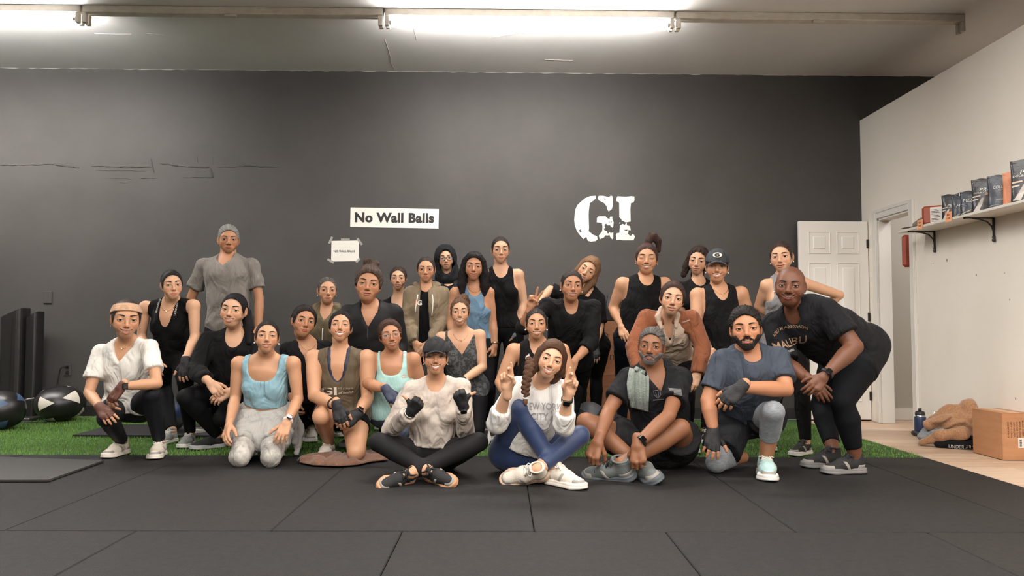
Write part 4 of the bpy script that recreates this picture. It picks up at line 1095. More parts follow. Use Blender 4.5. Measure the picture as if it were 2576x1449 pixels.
# partition with the door opening Y 6.86..7.46
PH, DY0, DY1, DZ = 3.12, 6.87, 7.47, 2.03
mb = MB(); mb.box(RX, -6, 0, RX + .12, DY0, PH); mb.box(RX, DY1, 0, RX + .12, WY, PH); mb.box(RX, DY0, DZ, RX + .12, DY1, PH)
wall_right = struct(mb.obj('wall_right', M_WHITE))
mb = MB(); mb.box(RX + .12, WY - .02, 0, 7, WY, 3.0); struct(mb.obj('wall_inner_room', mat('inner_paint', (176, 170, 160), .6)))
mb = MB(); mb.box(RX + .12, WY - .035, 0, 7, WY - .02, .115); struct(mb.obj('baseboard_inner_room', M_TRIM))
mb = MB(); mb.box(-9, WY - .015, 0, RX - .72, WY, .11); struct(mb.obj('baseboard_back', M_BLACK))
area('inner_room_fill', (5.0, 6.6, 2.9), 1.0, .3, 40)  # unseen lamp added to light the room behind the doorway
# ragged paint edge along the ceiling
mb = MB(); rnd = random.Random(3); X = np.arange(-9, 7, .06); zz = [rnd.uniform(-.012, .004) for _ in X]
for i in range(len(X) - 1): mb.add([(X[i], WY - .004, CZ), (X[i + 1], WY - .004, CZ), (X[i + 1], WY - .004, CZ - .001 + zz[i + 1] * .7), (X[i], WY - .004, CZ - .001 + zz[i] * .7)], [(0, 3, 2, 1)])
struct(mb.obj('trim_1', mat('ragged_edge', (150, 146, 140), .7)))
# uneven plaster ridge on the left of the back wall
mb = MB(); rnd = random.Random(9)
def ridge(u0, v0, u1, v1, r, j=1.2, nseg=None):
    n = nseg or max(4, int(math.hypot(u1 - u0, v1 - v0) / 9)); P = []; R = []
    for i in range(n + 1):
        t = i / n; P.append(W(u0 + (u1 - u0) * t, v0 + (v1 - v0) * t + rnd.uniform(-j, j), WY)); R.append(r * rnd.uniform(.5, 1.2))
    R[0] = R[-1] = r * .2; mb.tube(P, R, 6, flat=((0, 1, 0), .45))
for a in ((0, 415, 125, 413, .012), (125, 412, 200, 422, .014), (230, 418, 380, 420, .012), (240, 428, 370, 430, .006), (380, 400, 388, 436, .012), (400, 410, 450, 418, .010), (450, 418, 528, 421, .012), (460, 446, 540, 446, .008),
          (528, 421, 536, 446, .016), (495, 388, 498, 410, .006), (534, 392, 537, 414, .006), (545, 421, 600, 420, .008), (600, 417, 702, 420, .010), (262, 448, 330, 450, .005), (350, 447, 395, 448, .008), (300, 459, 322, 460, .005)): ridge(*a)
o = mb.obj('plaster_ridges', M_WALL, wall_back, smooth=True); o['kind'] = 'stuff'
mb = MB(); rnd = random.Random(5)
def crk(u0, v0, u1, v1, r=.004):
    P = []; n = 8
    for i in range(n + 1):
        t = i / n; d = ray(u0 + (u1 - u0) * t + rnd.uniform(-2, 2), v0 + (v1 - v0) * t); P.append(CAM + d * ((CZ - .001 - CAMH) / d[2]))
    mb.tube(P, r, 5)
for a in ((968, 100, 990, 175), (1040, 70, 1048, 100), (1250, 75, 1330, 85), (1230, 95, 1300, 84), (370, 84, 415, 88), (240, 85, 330, 86), (1150, 70, 1180, 78), (1370, 150, 1440, 152)): crk(*a, r=.003)
o = mb.obj('paint_cracks', mat('pale_ceiling', (186, 180, 172), .6), ceiling, smooth=True); o['kind'] = 'stuff'
# blank plate and socket on the wall
def plate(u, v, w, h, name, label):
    c = W(u, v, WY); mb = MB(); mb.bbox(c[0] - w / 2, -.012, c[2] - h / 2, c[0] + w / 2, 0, c[2] + h / 2, .003); mb.v = [x - [c[0], 0, c[2]] for x in mb.v]
    return tag(mb.obj(name, M_WALL, None, (c[0], WY, c[2])), label, 'wall plate'), c
plate(121, 748, .085, .125, 'blank_wall_plate', 'blank rectangular cover plate painted charcoal on the wall above the foam columns')
o, c = plate(171, 930, .075, .12, 'wall_socket', 'charcoal painted wall socket with a plugged cord above the white patched ball')
for dz in (-.028, .028):
    mb = MB(); mb.bbox(-.018, -.017, dz - .018, .018, -.011, dz + .018, .003); mb.obj('socket_face', M_BLACK, o)
mb = MB(); P = [(c[0] + .01, WY - .02, c[2] + .03), (c[0] - .02, WY - .06, c[2] + .035), (c[0] - .05, WY - .05, c[2] + .01), (c[0] - .07, WY - .04, c[2] - .08), (c[0] - .09, WY - .04, .25), (c[0] - .12, WY - .05, .02)]
mb.tube(P, .006, 6); o = mb.obj('power_cord', M_BLACK, smooth=True); tag(o, 'thin black power cord hanging from the wall socket down behind the ball', 'cord')
# floor finish: rubber tiles, turf, planks
YF, TX = 5.45, 3.05
tiles = []
for (y0, y1, xs, w) in ((3.44, YF, -1.03 - 1.178 * 7, 1.178), (1.46, 3.43, -1.62 - 1.178 * 5, 1.178), (-.5, 1.45, -1.03 - 1.178 * 4, 1.178), (-2.4, -.51, -1.62 - 1.178 * 2, 1.178)):
    x = xs; k = 0
    while x < TX - .05:
        x1 = min(x + w, TX); g = .0018; mb = MB(); r_ = random.Random(int(x * 100 + y0 * 10))
        mb.bbox(x + g, y0 + g, -.05, x1 - g, y1 - g, r_.uniform(-.0015, .0015), .004); mb.obj('rubber_tile', M_RUB if (k + int(y0)) % 2 else M_RUB2, floor); x = x1; k += 1
mb = MB(); mb.box(-9, YF, -.05, TX, WY, -.006); mb.obj('turf_backing', M_TURFB, floor)
pl = [mat('plank_%d' % i, c, .45, col2=c2, nscale=3, stretch=(1, 14, 1), detail=6, nramp=(.3, .7), spec=.4) for i, (c, c2) in enumerate((((206, 178, 152), (178, 148, 124)), ((196, 168, 144), (214, 190, 166)), ((186, 156, 130), (204, 176, 150))))]
y = 1.0; k = 0; rnd = random.Random(2)
while y < WY:
    x = TX + .004 - rnd.uniform(0, 1.1); y1 = min(y + .185, WY)
    while x < 6.9:
        x1 = x + 1.22; a, b = max(x, TX + .004), min(x1, 7)
        if b - a > .02: mb = MB(); mb.bbox(a + .001, y + .001, -.05, b - .001, y1 - .001, -.002, .0015); mb.obj('plank', pl[rnd.randrange(3)], floor)
        x = x1
    y = y1; k += 1
# grass blades, thinned behind the group where only glimpses show
rg = np.random.RandomState(4)
def blades(n, x0, x1, y0, y1):
    c = np.stack([rg.uniform(x0, x1, n), rg.uniform(y0, y1, n), np.full(n, -.012)], 1); a = rg.uniform(0, 6.28, n); w = rg.uniform(.0022, .0045, n); hh = rg.uniform(.016, .030, n)
    d = np.stack([np.cos(a) * w, np.sin(a) * w, 0 * a], 1); t = np.stack([rg.uniform(-.010, .010, n), rg.uniform(-.012, .006, n), hh], 1)
    return np.stack([c - d, c + d, c + t], 1).reshape(-1, 3)
BV = np.concatenate([blades(62000, -5.9, -1.0, YF, WY - .02), blades(26000, -1.0, TX, YF, 7.5)])
tm = mat('turf_blade', (100, 138, 64), .8, col2=(132, 170, 88), nscale=60, spec=.25)
tf = link('turf', mesh('turf', BV, [np.arange(len(BV), dtype=np.int32).reshape(-1, 3)], tm, smooth=False)); tf['kind'] = 'stuff'
tag(tf, 'green artificial turf strip along the foot of the charcoal wall', 'turf'); 
# door, casing
mb = MB()
def casing(pts, name):
    for (y0, z0, y1, z1) in pts:
        mb = MB(); mb.bbox(RX - .018, y0, z0, RX, y1, z1, .004); mb.bbox(RX - .026, y0 + (.0 if y1 - y0 < .2 else 0), z0 if z1 - z0 > .2 else z1 - .03, RX - .016, y0 + .025 if y1 - y0 < .2 else y1, z1, .003); yield mb
for i, mb_ in enumerate(casing([(DY0 - .085, 0, DY0, DZ + .085), (DY1, 0, DY1 + .085, DZ + .085), (DY0, DZ, DY1, DZ + .085)], 'c')): struct(mb_.obj('trim_%d' % (i + 2), M_TRIM))
mb = MB(); mb.box(RX, DY0 - .001, 0, RX + .12, DY0 + .02, DZ); mb.box(RX, DY1 - .02, 0, RX + .12, DY1 + .001, DZ); mb.box(RX, DY0, DZ - .02, RX + .12, DY1, DZ + .001); struct(mb.obj('trim_5', M_TRIM))
dx0, dx1, dyf, dz0, dz1 = 3.03, 3.742, 7.66, .012, 2.03
mb = MB(); mb.bbox(dx0, dyf, dz0, dx1, dyf + .035, dz1, .003); door = struct(mb.obj('door_1', M_DOOR))
pw = (dx1 - dx0 - .10 * 2 - .075) / 2
for cx in (dx0 + .10, dx0 + .10 + pw + .075):
    for (z0, z1) in ((1.70, 1.92), (1.02, 1.60), (.20, .88)):
        mb = MB(); V = []
        for k, (ins, dep) in enumerate(((0, .0), (.012, -.010), (.030, -.010), (.055, .006))):
            V += [(cx + ins, dyf + .0005 - dep * -1 * -1 if 0 else dyf - dep * 1.0 - .0006, z0 + ins), (cx + pw - ins, dyf - dep - .0006, z0 + ins), (cx + pw - ins, dyf - dep - .0006, z1 - ins), (cx + ins, dyf - dep - .0006, z1 - ins)]
        fs = [tuple(4 * k + i for i in (0, 1, 2, 3)) for k in (3,)]
        for k in range(3):
            for i in range(4): fs.append((4 * k + i, 4 * k + (i + 1) % 4, 4 * k + 4 + (i + 1) % 4, 4 * k + 4 + i))
        mb.add(V, fs)
        # raised moulding frame
        for a_, b_ in (((cx, z0), (cx + pw, z0)), ((cx + pw, z0), (cx + pw, z1)), ((cx + pw, z1), (cx, z1)), ((cx, z1), (cx, z0))):
            mb.tube([(a_[0], dyf - .001, a_[1]), (b_[0], dyf - .001, b_[1])], .0055, 6)
        mb.obj('panel', M_DOOR, door)
for z in (.25, 1.05, 1.80):
    mb = MB(); mb.bbox(dx1 - .018, dyf - .010, z - .045, dx1 + .004, dyf + .004, z + .045, .003); mb.obj('hinge', mat('hinge', (60, 56, 52), .35, metal=.8), door)
mb = MB(); mb.lathe([(.0001, 0), (.026, .004), (.028, .02), (.022, .034), (.011, .04), (.011, .05), (.024, .053), (.024, .058)], 16); v = mb.v[0].copy(); c = np.array([dx0 + .07, dyf - .06, .96]); mb.v = [np.stack([c[0] + v[:, 0], c[1] + v[:, 2], c[2] + v[:, 1]], 1)]; mb.obj('door_knob', mat('knob', (70, 66, 62), .3, metal=.8), door, smooth=True)
# strike plate on the near casing
mb = MB(); mb.lathe([(.0001, 0), (.022, .003), (.026, .016), (.020, .03), (.0001, .034)], 14); v = mb.v[0].copy(); c = np.array([RX + .05, DY0 - .0, .90]); mb.v = [np.stack([c[0] + v[:, 0], c[1] + v[:, 2], c[2] + v[:, 1]], 1)]; tag(mb.obj('coat_knob', M_BLACK, smooth=True), 'small black knob on the inside edge of the near door jamb', 'knob')

# ------------------------------------------------------------------ tube lights of the row in view
FY = 6.27; M_FIX = mat('fixture_white', (222, 214, 202), .45, col2=(206, 197, 184), nscale=9)
M_TUBE = mat('lit_tube', (1.0, .98, .955), .5, emit=110)
segs = [(-8.45, -6.0, 1), (-6.0, -3.55, 1), (-3.54, -1.02, 0), (-1.01, 1.44, 1), (1.45, 3.92, 0)]
lab = {0: ('unlit white batten fixture without tubes between the two lit ones', 'unlit white batten fixture without tubes at the right end of the row')}
for i, (x0, x1, lit) in enumerate(segs):
    o = empty('tube_light_fixture', ((x0 + x1) / 2, FY, CZ))
    tag(o, {0: 'lit fluorescent fixture out of the frame further along the left of the row', 1: 'lit white fluorescent fixture with twin tubes at the left edge of the ceiling', 2: lab[0][0], 3: 'lit white fluorescent fixture with twin tubes over the middle of the group', 4: lab[0][1]}[i], 'ceiling light', 'ceiling fixtures in a row')
    cx = (x0 + x1) / 2; h = (x1 - x0) / 2 - .004
    mb = MB(); mb.bbox(-h, -.045, -.065, h, .045, -.001, .006); mb.obj('channel', M_FIX, o)
    for sx in (-1, 1):
        mb = MB(); e = sx * (h - .02); mb.bbox(e - .018, -.045, -.15, e + .018, -.01, -.065, .004); mb.bbox(e - .018, .01, -.15, e + .018, .045, -.065, .004); mb.obj('lamp_holder', M_FIX, o)
    if lit:
        for dy in (-.026, .026):
            mb = MB(); mb.tube([(-h + .05, dy, -.118), (h - .05, dy, -.118)], .019, 12); mb.obj('tube', M_TUBE, o, smooth=True)
            for q_ in (-h + .035, h - .055): mb = MB(); mb.tube([(q_, dy, -.118), (q_ + .02, dy, -.118)], .0195, 12); mb.obj('tube_cap', M_FIX, o)
    else:
        mb = MB(); mb.bbox(-.07, -.046, -.085, .03, -.02, -.066, .003); mb.obj('wire_cover', M_FIX, o)
for (x0, x1, y, w), pl_ in zip(ROOM, ('second row at the left', 'second row over the middle', 'second row by the right wall, added to brighten it', 'row above the camera at the left', 'row above the camera at the right', 'last row behind the camera')):
    o = empty('ceiling_row_fixture', ((x0 + x1) / 2, y, CZ)); h = (x1 - x0) / 2
    tag(o, 'white fluorescent ceiling fixture of the ' + pl_, 'ceiling light', 'ceiling fixtures outside the picture')
    mb = MB(); mb.bbox(-h, -.09, -.14, h, .09, -.001, .01); mb.obj('housing', M_FIX, o)

# ------------------------------------------------------------------ signs on the back wall
M_PAPER = mat('sign_white', (238, 232, 222), .5); M_INK = mat('sign_ink', (34, 31, 30), .6)
def wallsheet(us, name, label, cat, m, th=.004):
    P = [W(u, v, WY - .001) for u, v in us]; c = np.mean(P, 0); mb = MB(); P2 = [p - [0, th, 0] for p in P]
    V = [p - c for p in P] + [p - c for p in P2]; mb.add(V, [(4, 5, 6, 7)[::1], (3, 2, 1, 0), (0, 1, 5, 4), (1, 2, 6, 5), (2, 3, 7, 6), (3, 0, 4, 7)])
    return tag(mb.obj(name, m, None, tuple(c)), label, cat), c
sg, c = wallsheet([(882, 522), (1104, 526), (1103, 575), (881, 571)], 'wall_sign', 'white rectangular sign reading No Wall Balls in bold black', 'sign', M_PAPER)
a, b = W(893, 547, WY), W(1092, 549, WY); X_ = nrm(b - a); Z_ = np.cross(X_, (0, 1, 0)) * -1
Z_ = nrm(np.cross(X_, np.array([0, -1., 0])) * -1) if False else np.array([-X_[2], 0, X_[0]])
flat_text('lettering', 'No Wall Balls', (a + b) / 2 - [0, .006, 0], X_, Z_, .105, M_INK, sg, off=.045, width=np.linalg.norm(b - a), space=1.06)
pp, c = wallsheet([(834, 606), (903, 605), (902, 657), (833, 658)], 'paper_notice', 'small taped sheet of paper reading NO WALL BALLS below the sign', 'notice', M_PAPER, .0015)
a, b = W(840, 632, WY), W(893, 632, WY); flat_text('lettering', 'NO WALL BALLS', (a + b) / 2 - [0, .0032, 0], nrm(b - a), (0, 0, 1), .022, M_INK, pp, off=.02, width=np.linalg.norm(b - a), space=1.1)
M_TAPE = mat('tape', (205, 200, 190), .25, alpha=.45)
for (u0, v0, u1, v1) in ((828, 613, 836, 596), (858, 603, 880, 603), (899, 600, 911, 616), (824, 652, 840, 661), (896, 660, 906, 650)):
    a, b = W(u0, v0, WY), W(u1, v1, WY); d = nrm(b - a); n = np.array([-d[2], 0, d[0]]) * .012; l = c
    mb = MB(); V = [a - n - l, a + n - l, b + n - l, b - n - l]; V = [v - [0, .0045, 0] for v in V] + [v - [0, .0040, 0] for v in V]; mb.add(V, [(0, 1, 2, 3), (7, 6, 5, 4)]); mb.obj('tape_strip', M_TAPE, pp)
# distressed stencil letters
GI = [[(700, 130), (715, 150), (715, 190), (660, 250), (560, 320), (545, 400), (530, 520), (525, 640), (530, 800), (535, 960), (525, 1050), (640, 1145), (745, 1185), (755, 1270), (700, 1310), (590, 1325), (510, 1305), (485, 1260), (470, 1205), (440, 1215), (395, 1262), (300, 1160), (220, 1050), (165, 900), (150, 760), (165, 580), (190, 460), (235, 370), (330, 280), (430, 195), (560, 140)],
      [(770, 150), (800, 130), (900, 130), (1050, 165), (1110, 122), (1140, 145), (1155, 240), (1150, 400), (1125, 480), (1045, 540), (1005, 470), (995, 405), (925, 320), (800, 255), (768, 210)],
      [(745, 700), (775, 668), (960, 665), (1010, 715), (1070, 740), (1080, 680), (1142, 672), (1140, 740), (1175, 820), (1165, 930), (1140, 960), (1070, 890), (1025, 905), (985, 860), (945, 870), (935, 920), (960, 965), (920, 985), (930, 1025), (1000, 1055), (1015, 1110), (1050, 1110), (1075, 1075), (1095, 1105), (1165, 1085), (1165, 1230), (1140, 1265), (1085, 1200), (1065, 1140), (1030, 1165), (960, 1160), (930, 1210), (815, 1262), (790, 1165), (880, 1050), (885, 920), (870, 840), (735, 820)],
      [(1245, 210), (1275, 142), (1480, 155), (1640, 140), (1715, 150), (1718, 250), (1690, 305), (1625, 320), (1610, 480), (1618, 800), (1500, 825), (1410, 785), (1390, 800), (1380, 745), (1325, 685), (1320, 320), (1300, 290), (1250, 270)],
      [(1340, 900), (1410, 865), (1460, 890), (1500, 845), (1520, 860), (1520, 900), (1600, 920), (1620, 1030), (1560, 1020), (1560, 1080), (1545, 1115), (1590, 1165), (1640, 1170), (1660, 1130), (1700, 1145), (1730, 1190), (1695, 1290), (1400, 1290), (1330, 1270), (1245, 1290), (1235, 1150), (1260, 1105), (1325, 1095)],
      [(1320, 840), (1340, 820), (1355, 835), (1335, 860)]]
GH = [[(270, 1030), (315, 1000), (345, 1060), (310, 1090)], [(915, 185), (970, 220), (945, 240)], [(1055, 780), (1080, 830), (1060, 830)], [(1105, 790), (1130, 800), (1115, 835)], [(1435, 1018), (1550, 1010), (1510, 1050)], [(1485, 1130), (1510, 1125), (1505, 1155)]]
lg = empty('stencil_logo', tuple(W(1521, 549, WY))); tag(lg, 'large off-white distressed stencil letters GI on the charcoal wall', 'wall logo')
def outline(poly, y, m, name, par, ox=1430, oy=480, s=10.35, th=.003):
    P = np.array([W(ox + x / s, oy + yy / s, WY) for x, yy in poly]); P[:, 1] = WY - y; l = np.array(par.location); n = len(P)
    ar = sum(P[i][0] * P[(i + 1) % n][2] - P[(i + 1) % n][0] * P[i][2] for i in range(n))
    if ar < 0: P = P[::-1]
    mb = MB(); V = list(P - l) + list(P - l + [0, th, 0]); mb.add(V, [tuple(range(n))] + [(i, i + n, (i + 1) % n + n, (i + 1) % n) for i in range(n)]); return mb.obj(name, m, par)
for g in GI: outline(g, .004, M_PAPER, 'letter_piece', lg)
for g in GH: outline(g, .0052, M_WALL, 'worn_spot', lg, th=.001)

# ------------------------------------------------------------------ left corner: foam columns, balls, mats
M_VIN = mat('black_vinyl', (34, 32, 31), .38, bump=.5, bscale=14, spec=.6)
o = empty('foam_column_stand', (-4.66, 7.56, 0)); tag(o, 'pair of tall black vinyl foam columns with slanted tops on a flat base', 'exercise pads')
def column(x0, x1, y0, y1, zl, zr, name):
    mb = MB(); n = 8; V = []
    for (z_l, z_r, sh) in ((.03, .03, 0), (.30, .30, .004), (.70, .70, .0), (zl, zr, -.006)):
        for k in range(20):
            a = 2 * math.pi * k / 20; cx, cy = math.cos(a), math.sin(a); ex = .45
            px = (x0 + x1) / 2 + (x1 - x0) / 2 * np.sign(cx) * abs(cx) ** ex; py = (y0 + y1) / 2 + (y1 - y0) / 2 * np.sign(cy) * abs(cy) ** ex
            t = (px - x0) / (x1 - x0); V.append((px + sh, py, z_l + (z_r - z_l) * t))
    fs = [(i * 20 + j, i * 20 + (j + 1) % 20, (i + 1) * 20 + (j + 1) % 20, (i + 1) * 20 + j) for i in range(3) for j in range(20)] + [tuple(60 + j for j in range(20))]
    mb.add(V, fs); return mb.obj(name, M_VIN, o, smooth=False)
column(-.27, -.06, -.10, .10, .99, 1.09, 'pad'); column(-.055, .06, -.04, .12, .985, 1.06, 'pad')
mb = MB(); mb.tube([(-.14, -.101, .04), (-.14, -.101, 1.0)], .004, 5); mb.obj('seam', M_VIN, o)
mb = MB(); mb.bbox(-.36, -.22, .001, .14, .16, .03, .006); mb.obj('base_plate', mat('plate_steel', (96, 92, 88), .35, metal=.7), o)
mb = MB(); mb.tube([(.06, -.16, .20), (.10, -.20, .21), (.16, -.19, .22)], .008, 6); mb.obj('strap', mat('strap', (120, 116, 110), .4), o)
mb = MB(); mb.tube([(-4.75, 7.25, .012), (-4.5, 7.20, .012), (-4.28, 7.22, .014), (-4.27, 7.27, .02), (-4.33, 7.33, .03)], .006, 6); tag(mb.obj('floor_cable', M_BLACK), 'thin black cable lying on the turf before the foam columns', 'cord')
def ball(c, r, sq, base, patch, label, rot, cat='ball', n=28, tri=.40, logo=None):
    o = MB(); V = []; fs = []
    prof = [(r * math.cos(a), r * math.sin(a) * sq) for a in np.linspace(-math.pi / 2 + .001, math.pi / 2 - .001, 22)]
    o.lathe(prof, 40, cap=False); R = Matrix.Rotation(rot[0], 3, 'X') @ Matrix.Rotation(rot[1], 3, 'Z')
    root = o.obj('medicine_ball', base, None, (c[0], c[1], r * sq + .004), smooth=True); tag(root, label, cat, 'medicine balls')
    ph = (1 + 5 ** .5) / 2; dirs = [np.array(d, float) / math.sqrt(3) for d in [(a, b, c_) for a in (-1, 1) for b in (-1, 1) for c_ in (-1, 1)]] + [nrm(d) for d in ((0, 0, 1), (0, 0, -1), (1, 0, 0), (-1, 0, 0), (0, 1, 0), (0, -1, 0))]
    for k, d in enumerate(dirs):
        if k >= 8: continue
        d = np.array(R @ Vector(d)); e1 = nrm(np.cross(d, (0.2, .1, 1))); e2 = np.cross(d, e1); a0 = k * 1.3
        cor = [nrm(d + tri * 1.25 * (math.cos(a0 + 2.094 * j) * e1 + math.sin(a0 + 2.094 * j) * e2)) for j in range(3)]
        m = 7; V = []; idx = {}
        for i in range(m + 1):
            for j in range(m + 1 - i):
                w = (cor[0] * i + cor[1] * j + cor[2] * (m - i - j)) / m; p = nrm(w) ; idx[(i, j)] = len(V); V.append(p * [1, 1, sq] * (r + .003))
        fs = []
        for i in range(m):
            for j in range(m - i):
                fs.append((idx[(i, j)], idx[(i + 1, j)], idx[(i, j + 1)]))
                if j < m - i - 1: fs.append((idx[(i + 1, j)], idx[(i + 1, j + 1)], idx[(i, j + 1)]))
        f0 = fs[0]; nn = np.cross(V[f0[1]] - V[f0[0]], V[f0[2]] - V[f0[0]])
        if nn @ V[f0[0]] < 0: fs = [f[::-1] for f in fs]
        mb = MB(); mb.add(V, fs); mb.obj('patch', patch, root, smooth=True)
    if logo:
        a = np.array([0, -1, -.25]); V2, F2 = text_mesh(logo, .09, .003); V2 = V2 - (V2.max(0) + V2.min(0)) / 2; P = []
        for x, z, _ in V2:
            x, z = -z * 1.0 - .03, x; p = nrm([x / r, -1, z / r - .15]) * [1, 1, sq] * (r + .005); P.append(p)
        mb = MB(); mb.add(P, F2); mb.obj('lettering', mat('logo_grey', (190, 188, 184), .5), root)
    return root
M_BV = mat('ball_vinyl', (30, 28, 28), .33, bump=.25, bscale=200, spec=.6)
ball(W(152, 1003, 7.35), .222, .76, M_BV, mat('patch_white', (222, 212, 198), .5), 'black medicine ball with white triangular patches beside the foam columns', (.5, .6))
ball(W(6, 1012, 6.75), .185, .92, M_BV, mat('patch_blue', (70, 90, 118), .42), 'black medicine ball with slate blue patches cut off by the left edge', (.2, 1.2))
ball(W(421, 1012, 6.55), .155, 1.0, mat('ball_grey', (70, 72, 76), .36, spec=.6), mat('patch_navy', (44, 62, 104), .42), 'grey medicine ball with navy patches behind the woman in the black racer tank', (.7, .5), logo='GTS')
ball(W(1482, 1010, 6.35), .15, 1.0, mat('ball_grey2', (92, 92, 94), .45, spec=.5), mat('patch_dark', (44, 44, 46), .42), 'plain grey medicine ball with dark patches in front of the wooden boxes', (.3, .2))
ball(W(1012, 1022, 6.4), .15, .95, mat('ball_grey', (70, 72, 76), .36), mat('patch_navy', (44, 62, 104), .42), 'grey and navy medicine ball half hidden behind the woman in the black cap', (.9, 1.5))
def slab(pts, th, m, name, label, cat='exercise mat'):
    c = np.mean(pts, 0); n = len(pts); mb = MB(); P = np.array([[p[0] - c[0], p[1] - c[1], 0] for p in pts]); V = list(P) + list(P + [0, 0, th]); mb.add(V, [tuple(range(n))[::-1], tuple(range(n, 2 * n))] + [(i, (i + 1) % n, (i + 1) % n + n, i + n) for i in range(n)])
    return tag(mb.obj(name, m, None, (c[0], c[1], pts[0][2] if pts[0][2] > 0 else .003)), label, cat)
M_MAT = mat('foam_mat', (58, 55, 53), .6, bump=.5, bscale=300, noise=.12, nscale=60)
slab([Wz(-260, 1214, .0), Wz(122, 1213, 0), Wz(262, 1163, 0), Wz(-150, 1150, 0)], .012, M_MAT, 'exercise_mat', 'dark grey exercise mat lying on the rubber floor at the left edge')
slab([Wz(183, 1099, 0), Wz(690, 1101, 0), Wz(640, 1072, 0), Wz(290, 1072, 0)], .014, mat('mat_black', (36, 34, 36), .6, bump=.3, bscale=200), 'exercise_mat', 'thin black exercise mat on the turf behind the crouching woman in white')

# ------------------------------------------------------------------ wooden jump boxes, backpack
M_PLY = mat('plywood', (138, 90, 60), .55, col2=(162, 110, 76), nscale=4, stretch=(1, 1, 5), detail=6, bump=.2, bscale=60)
M_PLE = mat('ply_edge', (160, 118, 86), .6)
def jumpbox(x0, x1, y0, y1, z0, z1, label, words):
    o = empty('jump_box', ((x0 + x1) / 2, (y0 + y1) / 2, z0)); tag(o, label, 'wooden box', 'stacked wooden jump boxes'); w, d, h = (x1 - x0) / 2, (y1 - y0) / 2, z1 - z0; t = .018
    for nm, B in (('front_panel', (-w, -d, .0, w, -d + t, h)), ('back_panel', (-w, d - t, 0, w, d, h)), ('side_panel', (-w, -d + t, 0, -w + t, d - t, h)), ('side_panel', (w - t, -d + t, 0, w, d - t, h)), ('top_panel', (-w + t, -d + t, h - t, w - t, d - t, h))):
        mb = MB(); mb.bbox(*B, .002); mb.obj(nm, M_PLY, o)
    for sx in (-1, 1): mb = MB(); mb.bbox(sx * w - .006 if sx > 0 else -w - .001, -d - .0015, .0, sx * w + .001 if sx > 0 else -w + .006, -d + .001, h, .0005); mb.obj('edge_strip', M_PLE, o)
    mb = MB(); mb.bbox(-w, -d - .0015, h - .005, w, -d + .001, h + .001, .0005); mb.obj('edge_strip', M_PLE, o)
    for s_, cx, cz, sz, wd in words:
        flat_text('marker_writing', s_, (o.location[0] + cx, y0, z0 + cz), (1, 0, 0), (0, 0, 1), sz, mat('marker', (62, 34, 26), .7), o, width=wd, off=-.012, lift=.001)
    return o
bx0 = W(1440, 940, 7.2)[0]; bx1 = W(1612, 940, 7.2)[0]; zt = W(1520, 808, 7.2)[2]; zm = W(1520, 941, 7.2)[2]
jumpbox(bx0, bx1, 7.2, 7.70, zm, zt, 'upper brown plywood jump box with marker writing on its front', [('NO BAGS', .08, .36, .07, .42), ('SEEDOR', .08, .26, .035, .30), ('Dumbells', .10, .17, .08, .42)])
jumpbox(bx0 - .02, bx1 - .02, 7.17, 7.72, .0, zm, 'lower brown plywood jump box standing on the turf under the written one', [])
def blobs(name, segs_, h, m, label=None, cat=None, amp=0, fr=1, k=.03, parent=None, pad=.04, attrs=None):
    P = np.array([q for s in segs_ for q in s[:2]]); R = max(max(s[2], s[3] if s[3] else 0) for s in segs_); G, o = gridpts(P.min(0) - R - pad, P.max(0) + R + pad, h)
    d = None
    for s in segs_: e = seg(G, s[0], s[1], s[2], s[3], *(s[4:] if len(s) > 4 else ())); d = e if d is None else smin(d, e, k)
    if amp: d = d + wrinkle(G, amp, fr, 1.3)
    d = smax(d, G[..., 0] - 3.742, .004)
    d = smax(d, -(G[..., 2] - .003), .002) if P[:, 2].min() - R < .05 else d
    V, Q = snets(d, o, h); b = np.array([P[:, 0].mean(), P[:, 1].mean(), V[:, 2].min()])
    ob = link(name, mesh(name, V - b, [Q], m), parent, tuple(b))
    if label: tag(ob, label, cat)
    return ob, V, Q
M_BAG = fabric((26, 25, 26)); p = W(1540, 790, 7.42)
o, _, _ = blobs('backpack', [((p[0] - .13, p[1], zt + .06), (p[0] + .16, p[1], zt + .05), .06, .055), ((p[0] - .02, p[1], zt + .10), (p[0] + .08, p[1], zt + .11), .04, .035)], .008, M_BAG, 'slumped black backpack lying on top of the wooden boxes', 'backpack', .008, 1.2)
mb = MB(); mb.tube([(-.05, -.03, .10), (.0, -.05, .16), (.07, -.04, .12)], .007, 6); mb.obj('strap', M_BAG, o)
p = W(1534, 770, 7.32); mb = MB(); mb.lathe([(.001, 0), (.036, .003), (.038, .02), (.038, .19), (.030, .205), (.030, .24), (.022, .25), (.001, .252)], 20); o = mb.obj('dark_bottle', mat('smoke_plastic', (40, 38, 40), .25), None, (p[0], p[1], zt + .001), smooth=True); tag(o, 'tall dark drinks bottle standing on the wooden box by the backpack', 'bottle')

